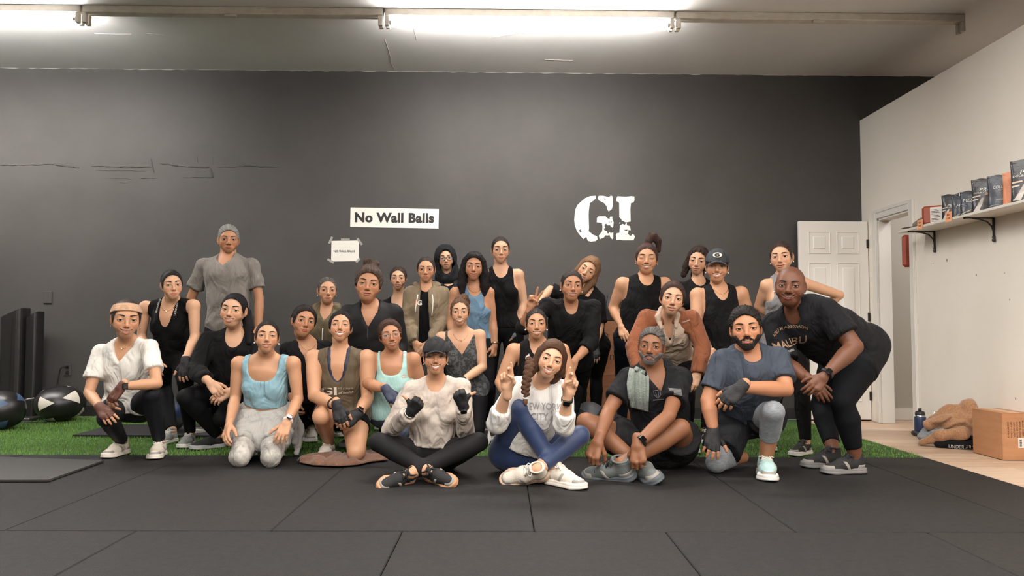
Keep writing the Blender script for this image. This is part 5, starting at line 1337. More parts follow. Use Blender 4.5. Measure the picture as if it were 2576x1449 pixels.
# ------------------------------------------------------------------ shelf and what stands on it
SZ = 1.795; SX0 = 3.50; SYE = 6.62
sh = empty('wall_shelf', (RX, 5.4, SZ)); tag(sh, 'long white wall shelf on black brackets beside the doorway', 'shelf')
M_SH = mat('shelf_white', (226, 219, 208), .4)
mb = MB(); mb.bbox(SX0 - RX, 5.865 - 5.4, -.020, -.002, SYE - 5.4, 0, .002); mb.obj('board', M_SH, sh)
mb = MB(); mb.bbox(SX0 - RX, 3.6 - 5.4, -.020, -.002, 5.86 - 5.4, 0, .002); mb.obj('board', M_SH, sh)
M_IRON = mat('black_iron', (34, 32, 32), .42, spec=.6)
for y in (6.47, 5.68, 4.6):
    mb = MB(); yy = y - 5.4; mb.tube([(-.004, yy, -.024), (-.235, yy, -.024)], [.009, .009], 8, flat=((0, 0, 1), .5)); mb.tube([(-.010, yy, -.02), (-.010, yy, -.20)], .0085, 8)
    mb.tube([(-.010, yy, -.13), (-.025, yy, -.085), (-.06, yy, -.05), (-.12, yy, -.033), (-.17, yy, -.028)], .006, 8); mb.lathe([(.008, -.205), (.013, -.20), (.013, -.185), (.008, -.18), (.012, -.172), (.012, -.168), (.008, -.16)], 10, (-.010, yy, 0))
    mb.tube([(-.235, yy, -.024), (-.205, yy, -.024)], [.014, .012], 8, flat=((0, 0, 1), .5)); mb.obj('bracket', M_IRON, sh, smooth=True)
def onshelf(u, x): 
    d = ray(u, 530); t = (x) / d[0]; return np.array([x, d[1] * t, SZ])
def pouch(u, w, h, x, m, label, words, ang=38, tilt=.0, top=None, swirl=None):
    c = onshelf(u, x); a = math.radians(ang); nx, nz = 9, 12; V = []
    for side in (1, -1):
        for j in range(nz + 1):
            t = j / nz; dep = .032 * (1 - t) ** .7 * (1 if j else .75) + .0006
            for i in range(nx + 1):
                s = i / nx * 2 - 1; bul = dep * (1 - abs(s) ** 2.6) + .0008; xx = s * w / 2 * (1 - .05 * math.sin(t * 3)); zz = h * t + (.004 * math.sin(s * 5 + t * 9) if t > .9 else 0)
                V.append((xx, -side * bul + .003 * math.sin(t * 11 + s * 4) * (1 - t) + tilt * t * h, zz))
    V = np.array(V); n = (nx + 1) * (nz + 1); fs = []
    for j in range(nz):
        for i in range(nx):
            q = (j * (nx + 1) + i, j * (nx + 1) + i + 1, (j + 1) * (nx + 1) + i + 1, (j + 1) * (nx + 1) + i); fs.append(q); fs.append(tuple(k + n for k in q[::-1]))
    ring = lambda L: L
    for j in range(nz):
        for i, fl in ((0, 1), (nx, 0)):
            q = (j * (nx + 1) + i, (j + 1) * (nx + 1) + i, (j + 1) * (nx + 1) + i + n, j * (nx + 1) + i + n); fs.append(q if fl else q[::-1])
    fs.append(tuple(range(nx + 1)) + tuple(i + n for i in range(nx, -1, -1)))
    X_ = np.array([math.cos(a), -math.sin(a), 0]); Yn = np.array([-math.sin(a), -math.cos(a), 0])
    P = V[:, :1] * X_ + V[:, 1:2] * -Yn * -1 * -1 + V[:, 2:] * [0, 0, 1]
    mb = MB(); mb.add(P, fs); o = mb.obj('supplement_pouch', m, None, tuple(c), smooth=True); tag(o, label, 'pouch', 'snack and powder pouches on the shelf')
    bv = BVHTree.FromPolygons([tuple(v + c) for v in P], [tuple(f) for f in fs])
    up_ = np.array([0, 0, 1.]); Oc = c
    for (s_, px, pz, wd, ht, col, shr) in words:
        m2 = mat('print_%02x%02x%02x' % col, col, .5)
        wrap_text('print', s_, Oc + X_ * px * w + up_ * pz * h, X_, up_, wd * w, ht * h, bv, m2, o, off=.0, shear=shr, lift=.0042)
    mb = MB()
    mb.tube([np.array([0, 0, h * .93]) + X_ * s * w * .5 + Yn * .003 for s in np.linspace(-1, 1, 8) * .97], .0016, 4); mb.obj('seal', m, o)
    if swirl:
        for (poly, col) in swirl:
            pts = [(x * w, z * h) for x, z in poly]; patch('print', pts, Oc, X_, up_, bv, mat('print_%02x%02x%02x' % col, col, .5), o, .0008, 7, .0004)
    return o
WH = (236, 230, 222)
M_P1 = mat('pouch_char', (46, 45, 47), .32, spec=.6, bump=.5, bscale=40); M_P2 = mat('pouch_slate', (56, 60, 70), .34, spec=.6, bump=.5, bscale=40); M_P3 = mat('pouch_orange', (222, 140, 96), .4, bump=.3, bscale=40)
bar = [([(-.06, .06), (.36, .06), (.30, .30), (.0, .28)], (58, 46, 40)), ([(.0, .28), (.30, .30), (.36, .46), (.06, .44)], (84, 66, 54)), ([(-.44, .02), (-.20, .02), (-.06, .24), (-.30, .16)], (206, 198, 190)), ([(-.30, .16), (-.06, .24), (.0, .42), (-.10, .40)], (186, 176, 168)), ([(-.45, .44), (-.12, .46), (-.14, .50), (-.45, .48)], (206, 186, 166)), ([(-.45, .34), (-.22, .36), (-.22, .40), (-.45, .38)], (206, 196, 186)), ([(.02, .48), (.20, .50), (.22, .56), (.04, .54)], (190, 150, 120))]
mel = [([(.05, .20), (.12, .17), (.20, .27), (.14, .31)], (206, 106, 74)), ([(.20, .19), (.34, .17), (.35, .24), (.22, .25)], (226, 150, 110)), ([(.22, .27), (.32, .28), (.31, .34), (.21, .33)], (120, 160, 190)), ([(-.44, .06), (-.42, .03), (.06, .18), (.04, .21)], (210, 205, 170)), ([(-.42, .44), (-.14, .45), (-.14, .465), (-.42, .455)], (180, 182, 186)), ([(-.42, .37), (-.20, .38), (-.20, .395), (-.42, .385)], (180, 182, 186))]
pouch(2391, .125, .205, 3.57, M_P1, 'charcoal pouch beside the red tin on the shelf', [('PRO', .12, .56, .5, .09, WH, .2), ('DOUBLE FUDGE', .0, .47, .85, .045, WH, .2)], 42, swirl=bar)
pouch(2414, .11, .18, 3.60, M_P2, 'narrow slate pouch with only the letter M showing', [('M', -.05, .55, .24, .13, WH, .2)], 38, swirl=[([(-.44, .06), (-.42, .03), (.2, .20), (.2, .23)], (200, 200, 160))])
pouch(2442, .14, .185, 3.57, M_P2, 'slate pouch reading MELT with jelly bean picture', [('MELT', .0, .60, .72, .14, WH, .25), ('JELLY BEAN', .12, .12, .5, .05, (214, 170, 130), .2), ('IFT', .0, .76, .18, .05, (180, 180, 180), .1)], 38, swirl=mel)
pouch(2477, .165, .25, 3.58, M_P1, 'large charcoal pouch reading PRO DOUBLE FUDGE in the middle of the shelf', [('PRO', .08, .66, .5, .10, WH, .2), ('DOUBLE FUDGE', .0, .57, .8, .045, WH, .2)], 36, swirl=bar)
pouch(2519, .165, .235, 3.57, M_P2, 'slate blue pouch reading COLL PEP next to the orange one', [('COLLAGEN', .10, .62, .75, .085, WH, .25), ('PEPTIDES', .14, .53, .5, .05, (190, 190, 190), .25), ('UNFLAVORED', .1, .24, .55, .04, WH, .1)], 34, swirl=[([(-.4, .06), (.4, .10), (.4, .11), (-.4, .07)], (190, 196, 206))])
pouch(2547, .11, .235, 3.585, M_P3, 'orange pouch squeezed between two dark ones', [('CO', .2, .62, .3, .09, WH, .2), ('10g', .1, .22, .34, .09, (240, 200, 160), 0)], 30)
pouch(2585, .185, .285, 3.57, M_P1, 'large charcoal pouch at the right edge of the picture', [('PRO', .05, .70, .5, .11, WH, .2), ('DOUBLE FUDGE', .0, .61, .85, .045, WH, .2)], 32, swirl=bar)
# red tin with white label, cap
c = onshelf(2350, 3.60); a = math.radians(40); X_ = np.array([math.cos(a), -math.sin(a), 0]); Yb = np.array([math.sin(a), math.cos(a), 0]); Mx = np.eye(4); Mx[:3, 0] = X_; Mx[:3, 1] = Yb
mb = MB(); mb.bbox(-.085, -.055, 0, .075, .055, .155, .018, M=Mx); o = mb.obj('red_tin', mat('tin_red', (150, 72, 48), .35), None, tuple(c)); tag(o, 'rust red tin with a white nutrition label standing on the shelf', 'tin')
mb = MB(); mb.box(-.02, -.0565, .01, .070, -.0555, .14, M=Mx); l = mb.obj('label', mat('label_white', (226, 220, 210), .5), o)
for k in range(9):
    mb = MB(); mb.box(-.012, -.0572, .02 + k * .012, .055 - (k % 3) * .012, -.0566, .024 + k * .012, M=Mx); mb.obj('print_line', M_INK, l)
c = onshelf(2318, 3.60); o, V_, Q_ = blobs('folded_cap', [((c[0] - .02, c[1] + .05, SZ + .03), (c[0] - .01, c[1] - .03, SZ + .045), .03, .04)], .006, fabric((132, 120, 106)), 'crumpled grey brown cap lying at the end of the shelf', 'cap', .003)
mb = MB(); mb.tube([(-.05, .02, .012), (-.075, .06, .010), (-.075, .12, .012)], [.02, .03, .02], 8, flat=((0, 0, 1), .2)); mb.obj('brim', fabric((112, 102, 92)), o, smooth=True)
M_NOTE = mat('note_orange', (240, 168, 124), .7)
for (u0, u1, v0, v1, t1, t2, lb) in ((2308, 2322, 555, 578, 'Nut', '$7.00', 'orange sticky price note on the shelf edge near the doorway'), (2379, 2395, 535, 560, 'Bars', '15.00', 'orange sticky price note on the shelf edge below the red tin')):
    X0 = SX0 - .002; A = WX(u0, v0, X0); B = WX(u1, v0, X0); z1 = A[2]; z0 = z1 - .078; mb = MB(); ce = (A + B) / 2
    V = [(0, A[1] - ce[1], 0), (0, B[1] - ce[1], 0), (-.002, B[1] - ce[1], -.05), (-.006, B[1] - ce[1], -.078), (-.006, A[1] - ce[1], -.078), (-.002, A[1] - ce[1], -.05)]
    V += [(x - .0006, y, z) for x, y, z in V]; mb.add(V, [(6, 11, 8, 7), (11, 10, 9, 8), (0, 1, 2, 5), (5, 2, 3, 4)]); o = mb.obj('sticky_note', M_NOTE, None, (X0, ce[1], z1)); tag(o, lb, 'note')
    for t_, dz in ((t1, -.022), (t2, -.050)): flat_text('handwriting', t_, (X0 - .0035 - (dz < -.04) * .002, ce[1], z1 + dz), (0, -1, 0), (0, 0, 1), .014, M_INK, o, width=.036, off=-.01, lift=.0006)
# scuffs and dents on the white wall
mb = MB()
for (u, v, r) in ((2347, 663, .006), (2382, 655, .011), (2456, 692, .008), (2527, 687, .005), (2540, 754, .006), (2555, 1003, .008)):
    p = WX(u, v, RX); mb.lathe([(.0001, .001), (r, .0006), (r * 1.1, 0)], 9); v_ = mb.v[-1]; mb.v[-1] = np.stack([p[0] - v_[:, 2], p[1] + v_[:, 0] * .7, p[2] + v_[:, 1] * 1.2], 1)
o = mb.obj('wall_dents', mat('dent', (140, 130, 120), .8), wall_right); o['kind'] = 'stuff'
# red punch pad hung inside the doorway
mb = MB(); mb.bbox(-.06, 0, -.15, .06, .05, .15, .022); o = mb.obj('punch_pad', mat('pad_red', (150, 66, 46), .5), None, (RX + .004, DY0 + .021, float(W(2285, 632, 6.93)[2]))); tag(o, 'dark red padded shape hanging inside the doorway by the near jamb', 'pad')

# ------------------------------------------------------------------ floor by the right wall
bc = Wz(2328, 1091, 0); mb = MB()
def lathe_obj(nm, prof, m, par=None, loc=None, n=24): mb = MB(); mb.lathe(prof, n, cap=False); return mb.obj(nm, m, par, loc, smooth=True)
o = lathe_obj('water_bottle', [(.001, 0), (.044, .002), (.047, .01), (.047, .150), (.044, .158), (.041, .160)], mat('bottle_navy', (40, 54, 84), .4, noise=.05, nscale=300), None, (3.66, 6.62, .002)); tag(o, 'navy blue insulated bottle with a black spout lid standing by the door casing', 'bottle')
lathe_obj('neck_ring', [(.0415, .158), (.0415, .172), (.038, .174)], mat('steel', (190, 186, 180), .25, metal=1), o)
l = lathe_obj('lid', [(.040, .170), (.041, .172), (.040, .196), (.030, .206), (.001, .208)], M_BLACK, o); mb = MB(); mb.tube([(0, 0, .205), (0, 0, .232)], [.014, .013], 10); mb.obj('spout', M_BLACK, l, smooth=True)
o = lathe_obj('white_jug', [(.001, 0), (.045, .002), (.048, .02), (.048, .15), (.040, .165), (.030, .17)], mat('jug_white', (226, 222, 214), .35), None, (3.69, 6.43, .002)); tag(o, 'white bottle with a wire handle tucked behind the fleece pile', 'bottle')
mb = MB(); mb.tube([(-.03, -.02, .16), (-.035, -.02, .20), (-.02, -.02, .225), (.02, -.02, .225), (.03, -.02, .20), (.03, -.02, .16)], .004, 6); mb.obj('wire_handle', mat('steel', (190, 186, 180), .25, metal=1), o)
o, _, _ = blobs('black_glasses_case', [((3.60, 6.62, .02), (3.60, 6.56, .02), .022, .024)], .006, M_BLACK, 'small black case on the floor to the left of the navy bottle', 'case')
FL = mat('fleece', (176, 132, 96), .95, col2=(146, 104, 74), nscale=90, bump=1.0, bscale=140, sheen=.4, detail=6)
b = lambda u, v, Y: tuple(W(u, v, Y))
o, _, _ = blobs('fleece_jacket', [(b(2375, 1040, 6.12), b(2440, 1022, 6.0), .045, .05), (b(2340, 1068, 6.1), b(2440, 1055, 5.98), .045, .075), (b(2430, 1075, 5.98), b(2442, 1110, 5.95), .085, .055), (b(2380, 1062, 6.02), b(2420, 1080, 5.98), .05, .06), (b(2322, 1112, 6.0), b(2362, 1096, 5.92), .03, .036), (b(2362, 1096, 5.9), b(2420, 1090, 5.85), .036, .05), (b(2385, 1030, 6.1), b(2335, 1060, 6.2), .03, .028), (b(2440, 1025, 6.0), b(2455, 1045, 6.0), .05, .05)], .0075, FL, 'heap of caramel brown fleece jacket piled against the white wall', 'jacket', .016, 1.5, k=.045)
o, _, _ = blobs('grey_sweatshirt', [(b(2325, 1100, 6.12), b(2352, 1092, 6.05), .032, .035), (b(2340, 1078, 6.15), b(2375, 1082, 6.02), .026, .030), (b(2320, 1098, 6.15), b(2330, 1084, 6.2), .028, .024)], .007, fabric((128, 130, 132)), 'crumpled grey sweatshirt tucked under the brown fleece', 'sweatshirt', .010, 1.2)
o, V_, Q_ = blobs('black_gym_bag', [(b(2362, 1116, 5.92), b(2442, 1118, 5.82), .035, .035), (b(2362, 1108, 6.0), b(2442, 1106, 5.9), .035, .035)], .007, M_BAG, 'flat black gym bag with grey lettering under the brown fleece', 'bag', .003)
bv = BVHTree.FromPolygons([tuple(v) for v in V_], [tuple(map(int, q)) for q in Q_]); p0, p1 = np.array(b(2386, 1122, 5.88)), np.array(b(2452, 1125, 5.80))
wrap_text('lettering', 'UNDER ARM', (p0 + p1) / 2, nrm(p1 - p0), (0, 0, 1), np.linalg.norm(p1 - p0), .030, bv, mat('logo_grey', (190, 188, 184), .5), o, off=.012, lift=.004)
M_CB = mat('cardboard', (190, 138, 98), .7, col2=(178, 126, 88), nscale=3, stretch=(1, 1, 6), bump=.15, bscale=40)
x0, y0, y1, zb = 3.535, 5.34, 5.68, .325
o = empty('cardboard_box', (x0 + .11, (y0 + y1) / 2, .002)); tag(o, 'sealed brown cardboard carton with printed text and a white label on the wood floor', 'box')
for nm, B in (('side_panel', (-.11, -.17, 0, -.106, .17, zb)), ('front_panel', (-.106, -.17, 0, .10, -.166, zb)), ('back_panel', (-.106, .166, 0, .10, .17, zb)), ('side_panel', (.096, -.166, 0, .10, .166, zb)), ('flap', (-.11, -.17, zb, -.005, .17, zb + .004)), ('flap', (-.004, -.17, zb, .10, .17, zb + .004))):
    mb = MB(); mb.bbox(*B, .0015); mb.obj(nm, M_CB, o)
mb = MB(); mb.box(-.045, -.171, zb + .0041, .04, .171, zb + .0047); mb.obj('tape', mat('box_tape', (206, 160, 118), .3), o)
wx = o.location[0]
for k, (t, dz) in enumerate((('MEASURE 50X32X32', .0), ('8.80 CBF', .01), ('MADE IN CHINA', .0), ('GPS FOR 10/18', .0), ('ASIN B07Z2TFL', .0), ('QTY 1 / PCS', 0), ('C2303013', 0))):
    flat_text('stencil_print', t, (wx - .068 + (6 - k) * .021, y0 + .0, .215 + dz), (0, 0, -1), (1, 0, 0), .0105, mat('box_ink', (96, 60, 42), .8), o, width=.11, lift=.001, off=.004)
mb = MB(); mb.box(.0, -.1712, .085, .10, -.1702, .155); l = mb.obj('label', mat('label_white', (226, 220, 210), .5), o)
for k in range(10): mb = MB(); mb.box(.010, -.1718, .092 + k * .0055, .026, -.1713, .0945 + k * .0055 + (k % 3) * .0008); mb.obj('barcode_bar', M_INK, l)
# ------------------------------------------------------------------ the group
F1 = lambda c, **k: fabric(c, **k)
BLK = F1((16, 15, 16)); BLK2 = F1((23, 22, 23)); LEG = mat('legging_black', (17, 16, 18), .75, noise=.06, nscale=300, bump=.3, bscale=26, spec=.18)
LEG2 = mat('legging_charcoal', (28, 29, 34), .65, noise=.06, nscale=300, bump=.3, bscale=26, spec=.25)
GLV = mat('glove_black', (26, 25, 26), .7, noise=.1, nscale=200, bump=.5, bscale=150)
WHT = F1((226, 221, 212)); 
SHW = mat('shoe_offwhite', (216, 204, 188), .7, noise=.05, nscale=200, bump=.6, bscale=220); SHWS = mat('sole_offwhite', (224, 214, 200), .6)
SHB = mat('shoe_black', (30, 29, 30), .75, noise=.15, nscale=300, bump=.6, bscale=220); SHG = mat('shoe_grey', (150, 150, 146), .7, noise=.2, nscale=200, bump=.5, bscale=200)
SOLW = mat('sole_white', (226, 222, 214), .5); LACW = mat('lace_white', (228, 222, 210), .8); LACB = mat('lace_black', (30, 29, 30), .8)
T1, T2, T3, T4 = (202, 153, 119), (188, 137, 104), (212, 166, 134), (168, 114, 84)
def hair(kind='back', col=(30, 24, 22), **k):
    d = dict(col=col)
    if kind == 'knob': d['add'] = [((0, -.10, .05), (0, -.118, .03), .028, .030)]
    if kind == 'man': d.update(vol=.0045, top=.004, low=-.045, strand=.0018, line=.004, fade=True)
    d.update(k); return d
BR = (30, 23, 20)
def print_at(ctx, s, u, v, Y, w, h, col, X=None, Z=(0, 0, 1), off=0, arc=0, shear=0, space=1.0, lift=.003, name='print'):
    X = ctx['J']['X'] if X is None else X; Z = nrm(np.array(Z) - nrm(X) * (nrm(X) @ np.array(Z)))
    return wrap_text(name, s, W(u, v, Y), X, Z, w, h, ctx['bvh'](), mat('print_%02x%02x%02x' % col, col, .7), ctx['root'], off=off, arc=arc, shear=shear, space=space, lift=lift)
def necklace(ctx, r=.062, drop=.05, m=None, pend=True, wav=0):
    J = ctx['J']; bv = ctx['bvh']('body'); mb = MB(); P = []; base = ctx['base']
    for a in np.linspace(-1.15, 1.15, 22):
        x = math.sin(a) * r; z = .035 - drop * max(0, math.cos(a)) ** 1.3 - .03 * (1 - abs(a)) * 0
        s = J['nk'] + J['X'] * x + J['up'] * z + J['f'] * .25; h = bv.ray_cast(Vector(s), Vector(-J['f']), .5)
        if h[0] is not None: P.append(np.array(h[0]) + J['f'] * .0025 - base)
    if len(P) > 4:
        mb.tube(P, .0013, 5); m = m or mat('gold', (214, 170, 110), .25, metal=1); o = mb.obj('necklace', m, ctx['root'], smooth=True)
        if pend: c = P[len(P) // 2]; mb = MB(); mb.lathe([(.0005, -.008), (.005, -.004), (.004, .003), (.0005, .006)], 8, tuple(c + J['f'] * .002)); mb.obj('pendant', m, o)
def bracelet(m=None): return lambda ctx, i: ctx['band'](i, .93, m or mat('silver', (220, 215, 208), .2, metal=1), wdt=.004, name='bracelet')
def drawstring(ctx, pts, m):
    bv = ctx['bvh'](); f = ctx['J']['f']; P = []
    for (x, z) in pts:
        s = ctx['J']['nk'] + ctx['J']['X'] * x + ctx['J']['up'] * z + f * .3; h = bv.ray_cast(Vector(s), Vector(-f), .6)
        if h[0] is not None: P.append(np.array(h[0]) + f * .006 - ctx['base'])
    if len(P) > 2: mb = MB(); mb.tube(P, [.0045] * (len(P) - 1) + [.0055], 6); mb.obj('drawstring', m, ctx['root'], smooth=True)
def softsolid(ctx, name, segs_, m, t=0, wr=.003, h=.0075, k=.02, cut=None):
    P = np.array([q for s in segs_ for q in s[:2]]); R = max(max(s[2:4]) for s in segs_); G, o = gridpts(P.min(0) - R - .03, P.max(0) + R + .03, h); d = None
    for s in segs_: e = seg(G, s[0], s[1], s[2], s[3], *(s[4:])); d = e if d is None else smin(d, e, k)
    if wr: d = d + wrinkle(G, wr, 1.4, 2.1)
    if cut is not None: d = cut(G, d)
    V, Q = snets(d, o, h); return link(name, mesh(name, V - ctx['base'], [Q], m), ctx['root'])
def hood_bunch(ctx, m, r=.032, front=.06):
    J = ctx['J']; nk, X, up, f = J['nk'], J['X'], J['up'], J['f']
    A = [nk + X * .055 * -1 * -1 + 0 * up]; L = []
    path = [(-.035, -.085, .085), (-.075, -.02, .04), (-.090, .03, -.03), (-.06, .045, -.10), (.0, .055, -.105)]
    path = [(x * 1.0, z, y) for x, z, y in path]
    def pt(x, z, y): return nk + X * x + up * z + f * y
    pts = [pt(-.045, -.09, front), pt(-.075, -.02, front * .8), pt(-.088, .035, .0), pt(-.070, .035, -.06), pt(0, .035, -.09), pt(.070, .035, -.06), pt(.088, .035, .0), pt(.075, -.02, front * .8), pt(.045, -.09, front)]
    rr = [r * .45, r * .8, r, r * 1.1, r * 1.3, r * 1.1, r, r * .8, r * .45]
    S_ = [(pts[i], pts[i + 1], rr[i], rr[i + 1]) for i in range(8)]
    S_.append((pt(-.04, -.02, -.11), pt(.04, -.02, -.11), .05, .05))
    return softsolid(ctx, 'hood', S_, m, wr=.005)

PEOPLE = []
def P(**k): PEOPLE.append(k)
# 1 ---- crouching woman in white
def ex1(c):
    c['band'](1, .97, mat('strap_white', (220, 216, 208), .6), face='square', wdt=.02); necklace(c)
def hd1(p, J, root, hobj, hp):
    G, o = gridpts((-.11, -.13, -.04), (.11, .11, .15), .0038); d = skull2(G) - .0085; z = G[..., 2] - .068 - .30 * (G[..., 1] - .05)
    d = smax(d, np.abs(z) - .025, .003); d = d + .0008 * np.sin(z * 420) ; V, Q = snets(d, o, .0038)
    link('headband', mesh('headband', J['hd'] + V @ J['HM'].T - np.array(root.location), [Q], F1((196, 156, 126))), root); earrings(hoop=True)(p, J, root, hobj, hp)
P(id='p01', label='woman crouching in a white T-shirt, tan headband and brown fingerless gloves', h=1.62, w=1.05, skin=T1, pel=(322, 1024, 5.45), nk=(318, 864, -.14), hd=(317, 802, -.24), hpx=92, rot=(4, -4, 2),
  sh=[(254, 886, -.12), (378, 874, -.14)], arm=[((224, 988, -.22), (252, 1025, -.42), (284, 1062, -.5), 'rest', (.2, -1, .5), mat('glove_brown', (92, 52, 38), .6, bump=.4, bscale=150)), ((395, 965, -.3), (306, 972, -.47), (268, 1020, -.5), 'relax', (-.3, -1, .5), mat('glove_brown', (92, 52, 38), .6))],
  leg=[((268, 1052, -.36), ('f', 268, 1153, -4), None), ((380, 990, '*'), ('f', 388, 1156, 14), None)], face=dict(smile=.9, open=.7, eye=.0036, fw=.97), hair=hair(col=(48, 38, 34)), headfn=hd1,
  top=[dict(m=WHT, name='t_shirt', sleeve=.62, slw=.012, neck=('v', .072, .115, .02), loose=.02, t=.009, hem=.0, wr=.005)], bot=[dict(m=LEG2, end=1.9)], shoe=dict(m=SHW, sole=SHWS, lace=LACW, kind='run'), ss=1.08, extra=ex1)
# 2
def ex2(c):
    necklace(c, drop=.06, wav=1); J = c['J']
    for s in (-1, 1): wrap_text('lettering', 'FERMANDO', J['nk'] + J['X'] * s * .072 - J['up'] * .005, J['up'] * -s, J['X'] * s, .085, .014, c['bvh'](), mat('print_white', (216, 210, 200), .7), c['root'], off=.0, lift=.005)
P(id='p02', label='woman leaning on her knee in a black scoop tank with lettered straps', h=1.62, w=1.0, skin=T3, pel=(434, 905, 6.05), nk=(428, 766, -.2), hd=(432, 716, -.28), hpx=73, rot=(8, 0, -5),
  sh=[(366, 772, -.16), (488, 769, -.2)], arm=[((356, 846, -.1), (380, 905, -.3), (392, 950, -.35), 'rest', (0, -1, .3)), ((490, 846, -.22), (466, 908, -.42), (462, 952, -.47), 'rest', (0, -1, .4), GLV)],
  leg=[((412, 968, '*'), ('f', 396, 1121, -8), None), ((466, 960, '*'), ('f', 456, 1129, 4), None)], face=dict(smile=.1, open=0, eye=.0048, fw=.93, lips=1.1), hair=hair('knob', col=(26, 21, 20)),
  top=[dict(m=BLK, name='tank_top', neck=('u', .058, .165, .05), ahx=.012, ahd=.07, wr=.0015, t=.008)], bot=[dict(m=LEG, end=1.95)], shoe=dict(m=SHG, sole=SOLW, lace=LACW), extra=ex2)
# 3
P(id='p03', label='tall grey-haired man standing at the back in a plain grey V-neck T-shirt', sex='m', h=1.78, w=1.1, skin=T2, pel=(577, 812, 6.7), nk=(573, 655, 0), hd=(575, 603, -.02), hpx=68, rot=(2, 3, 0),
  sh=[(512, 668, 0), (634, 668, 0)], arm=[((481, 750, .05), (492, 826, .12), (500, 870, .14), 'hang', (-1, -.3, 0)), ((652, 750, 0), (650, 826, -.03), (650, 872, -.08), 'hang', (1, -.4, 0))], hres=(96, 80),
  face=dict(smile=0, open=0, eye=.0042, fw=1.04, jaw=-.03, brow=1, nose=1.15), hair=hair('man', col=(112, 110, 108), col2=(178, 174, 170), brow=(70, 62, 58), top=.010),
  top=[dict(m=F1((126, 119, 112)), name='t_shirt', sleeve=.66, slw=.014, neck=('v', .066, .06, .01), loose=.03, t=.012, hem=-.09, wr=.005)], bot=[dict(m=BLK, end=1.9, loose=.02)], shoe=dict(m=SHB, sole=SOLW), vox=.010)
# 4
P(id='p04', label='woman with a long black ponytail crouching in a black three-quarter sleeve top, hands together', h=1.66, w=1.38, wa=1.25, wl=1.25, skin=T3, pel=(590, 985, 5.95), nk=(592, 846, -.2), hd=(588, 779, -.3), hpx=84, rot=(-16, 0, 6),
  sh=[(526, 856, -.2), (655, 862, -.14)], arm=[((492, 932, -.32), (528, 962, -.52), (562, 1000, -.56), 'relax', (-.2, -1, .8)), ((640, 945, -.3), (580, 984, -.5), (540, 1005, -.54), 'relax', (.3, -1, .7))],
  leg=[((468, 1000, '*'), ('f', 482, 1132, -50), None), ((560, 1052, -.38), (610, 1085, 0.0), (620, 1095, .2))], face=dict(smile=.8, open=.8, eye=.0040, fw=1.0, fat=.5, jaw=-.03), hair=hair('knob', col=(20, 17, 18), add=[((0, -.10, .04), (-.045, -.115, -.02), .028, .034), ((-.045, -.115, -.02), (-.085, -.08, -.11), .034, .030), ((-.085, -.08, -.11), (-.105, -.04, -.20), .030, .020)]),
  top=[dict(m=BLK2, name='long_sleeve_top', sleeve=1.72, neck=('u', .070, .055, .02), t=.012, slw=.010, wr=.004, hem=-.06)], bot=[dict(m=LEG, end=1.95)], shoe=dict(m=SHB, sole=mat('sole_pale', (170, 168, 166), .6), lace=LACB, ov=SHB))
# 5
HEA = folds(mat('jogger_grey', (196, 190, 180), .85, col2=(140, 134, 128), nscale=14, sheen=.2, bump=.5, bscale=30, detail=6), .9)
def ex5(c):
    c['band'](1, .95, mat('strap_white', (220, 216, 208), .6), face='round', wdt=.016)
    A = lambda u, v, Y: W(u, v, Y)
    g = F1((176, 172, 166))
    softsolid(c, 'hanging_sleeve', [(A(742, 1050, 5.42), A(754, 1078, 5.45), .030, .030, (0, 1, 0), .7), (A(754, 1078, 5.45), A(748, 1122, 5.42), .034, .030, (0, 1, 0), .5), (A(748, 1122, 5.42), A(748, 1138, 5.40), .022, .020, (0, 1, 0), .5), (A(738, 1060, 5.40), A(742, 1110, 5.40), .022, .026, (0, 1, 0), .5)], g, wr=.010, k=.01)
P(id='p05', label='kneeling woman in a light blue crop top with a grey sweater tied around her waist', h=1.66, w=1.08, skin=T1, pel=(669, 1050, 5.38), nk=(667, 906, -.14), hd=(672, 848, -.2), hpx=86, rot=(0, 8, 3),
  sh=[(600, 914, -.13), (738, 914, -.13)], arm=[((592, 1002, -.1), (576, 1068, -.32), (562, 1110, -.42), 'relax', (-.8, -1, .3)), ((750, 1004, -.12), (722, 1062, -.34), (703, 1108, -.43), 'rest', (.2, -1, .7))],
  leg=[((604, 1149, 'g.062'), (632, 1122, 'g.06'), (634, 1108, 'g.05')), ((682, 1150, 'g.062'), (700, 1122, 'g.06'), (706, 1108, 'g.05'))], face=dict(smile=.7, open=.5, eye=.0030, fw=.95), hair=hair(col=(30, 23, 22), line=.002), headfn=earrings(r=.006),
  top=[dict(m=F1((142, 178, 190), rough=.75), name='crop_top', neck=('sq', .108, .128, .05), ahx=.006, wr=.0025, t=.009, hem=.112)], bot=[dict(m=HEA, name='jogger_pants', end=1.8, t=.012, wr=.006, waist=.055), dict(m=F1((172, 168, 162)), name='tied_sweater', end=.66, t=.026, wr=.010, wf=1.3, waist=.062, bridge=True)], shoe=dict(m=SHG, sole=SOLW, up=(0, 0, -1)), extra=ex5)
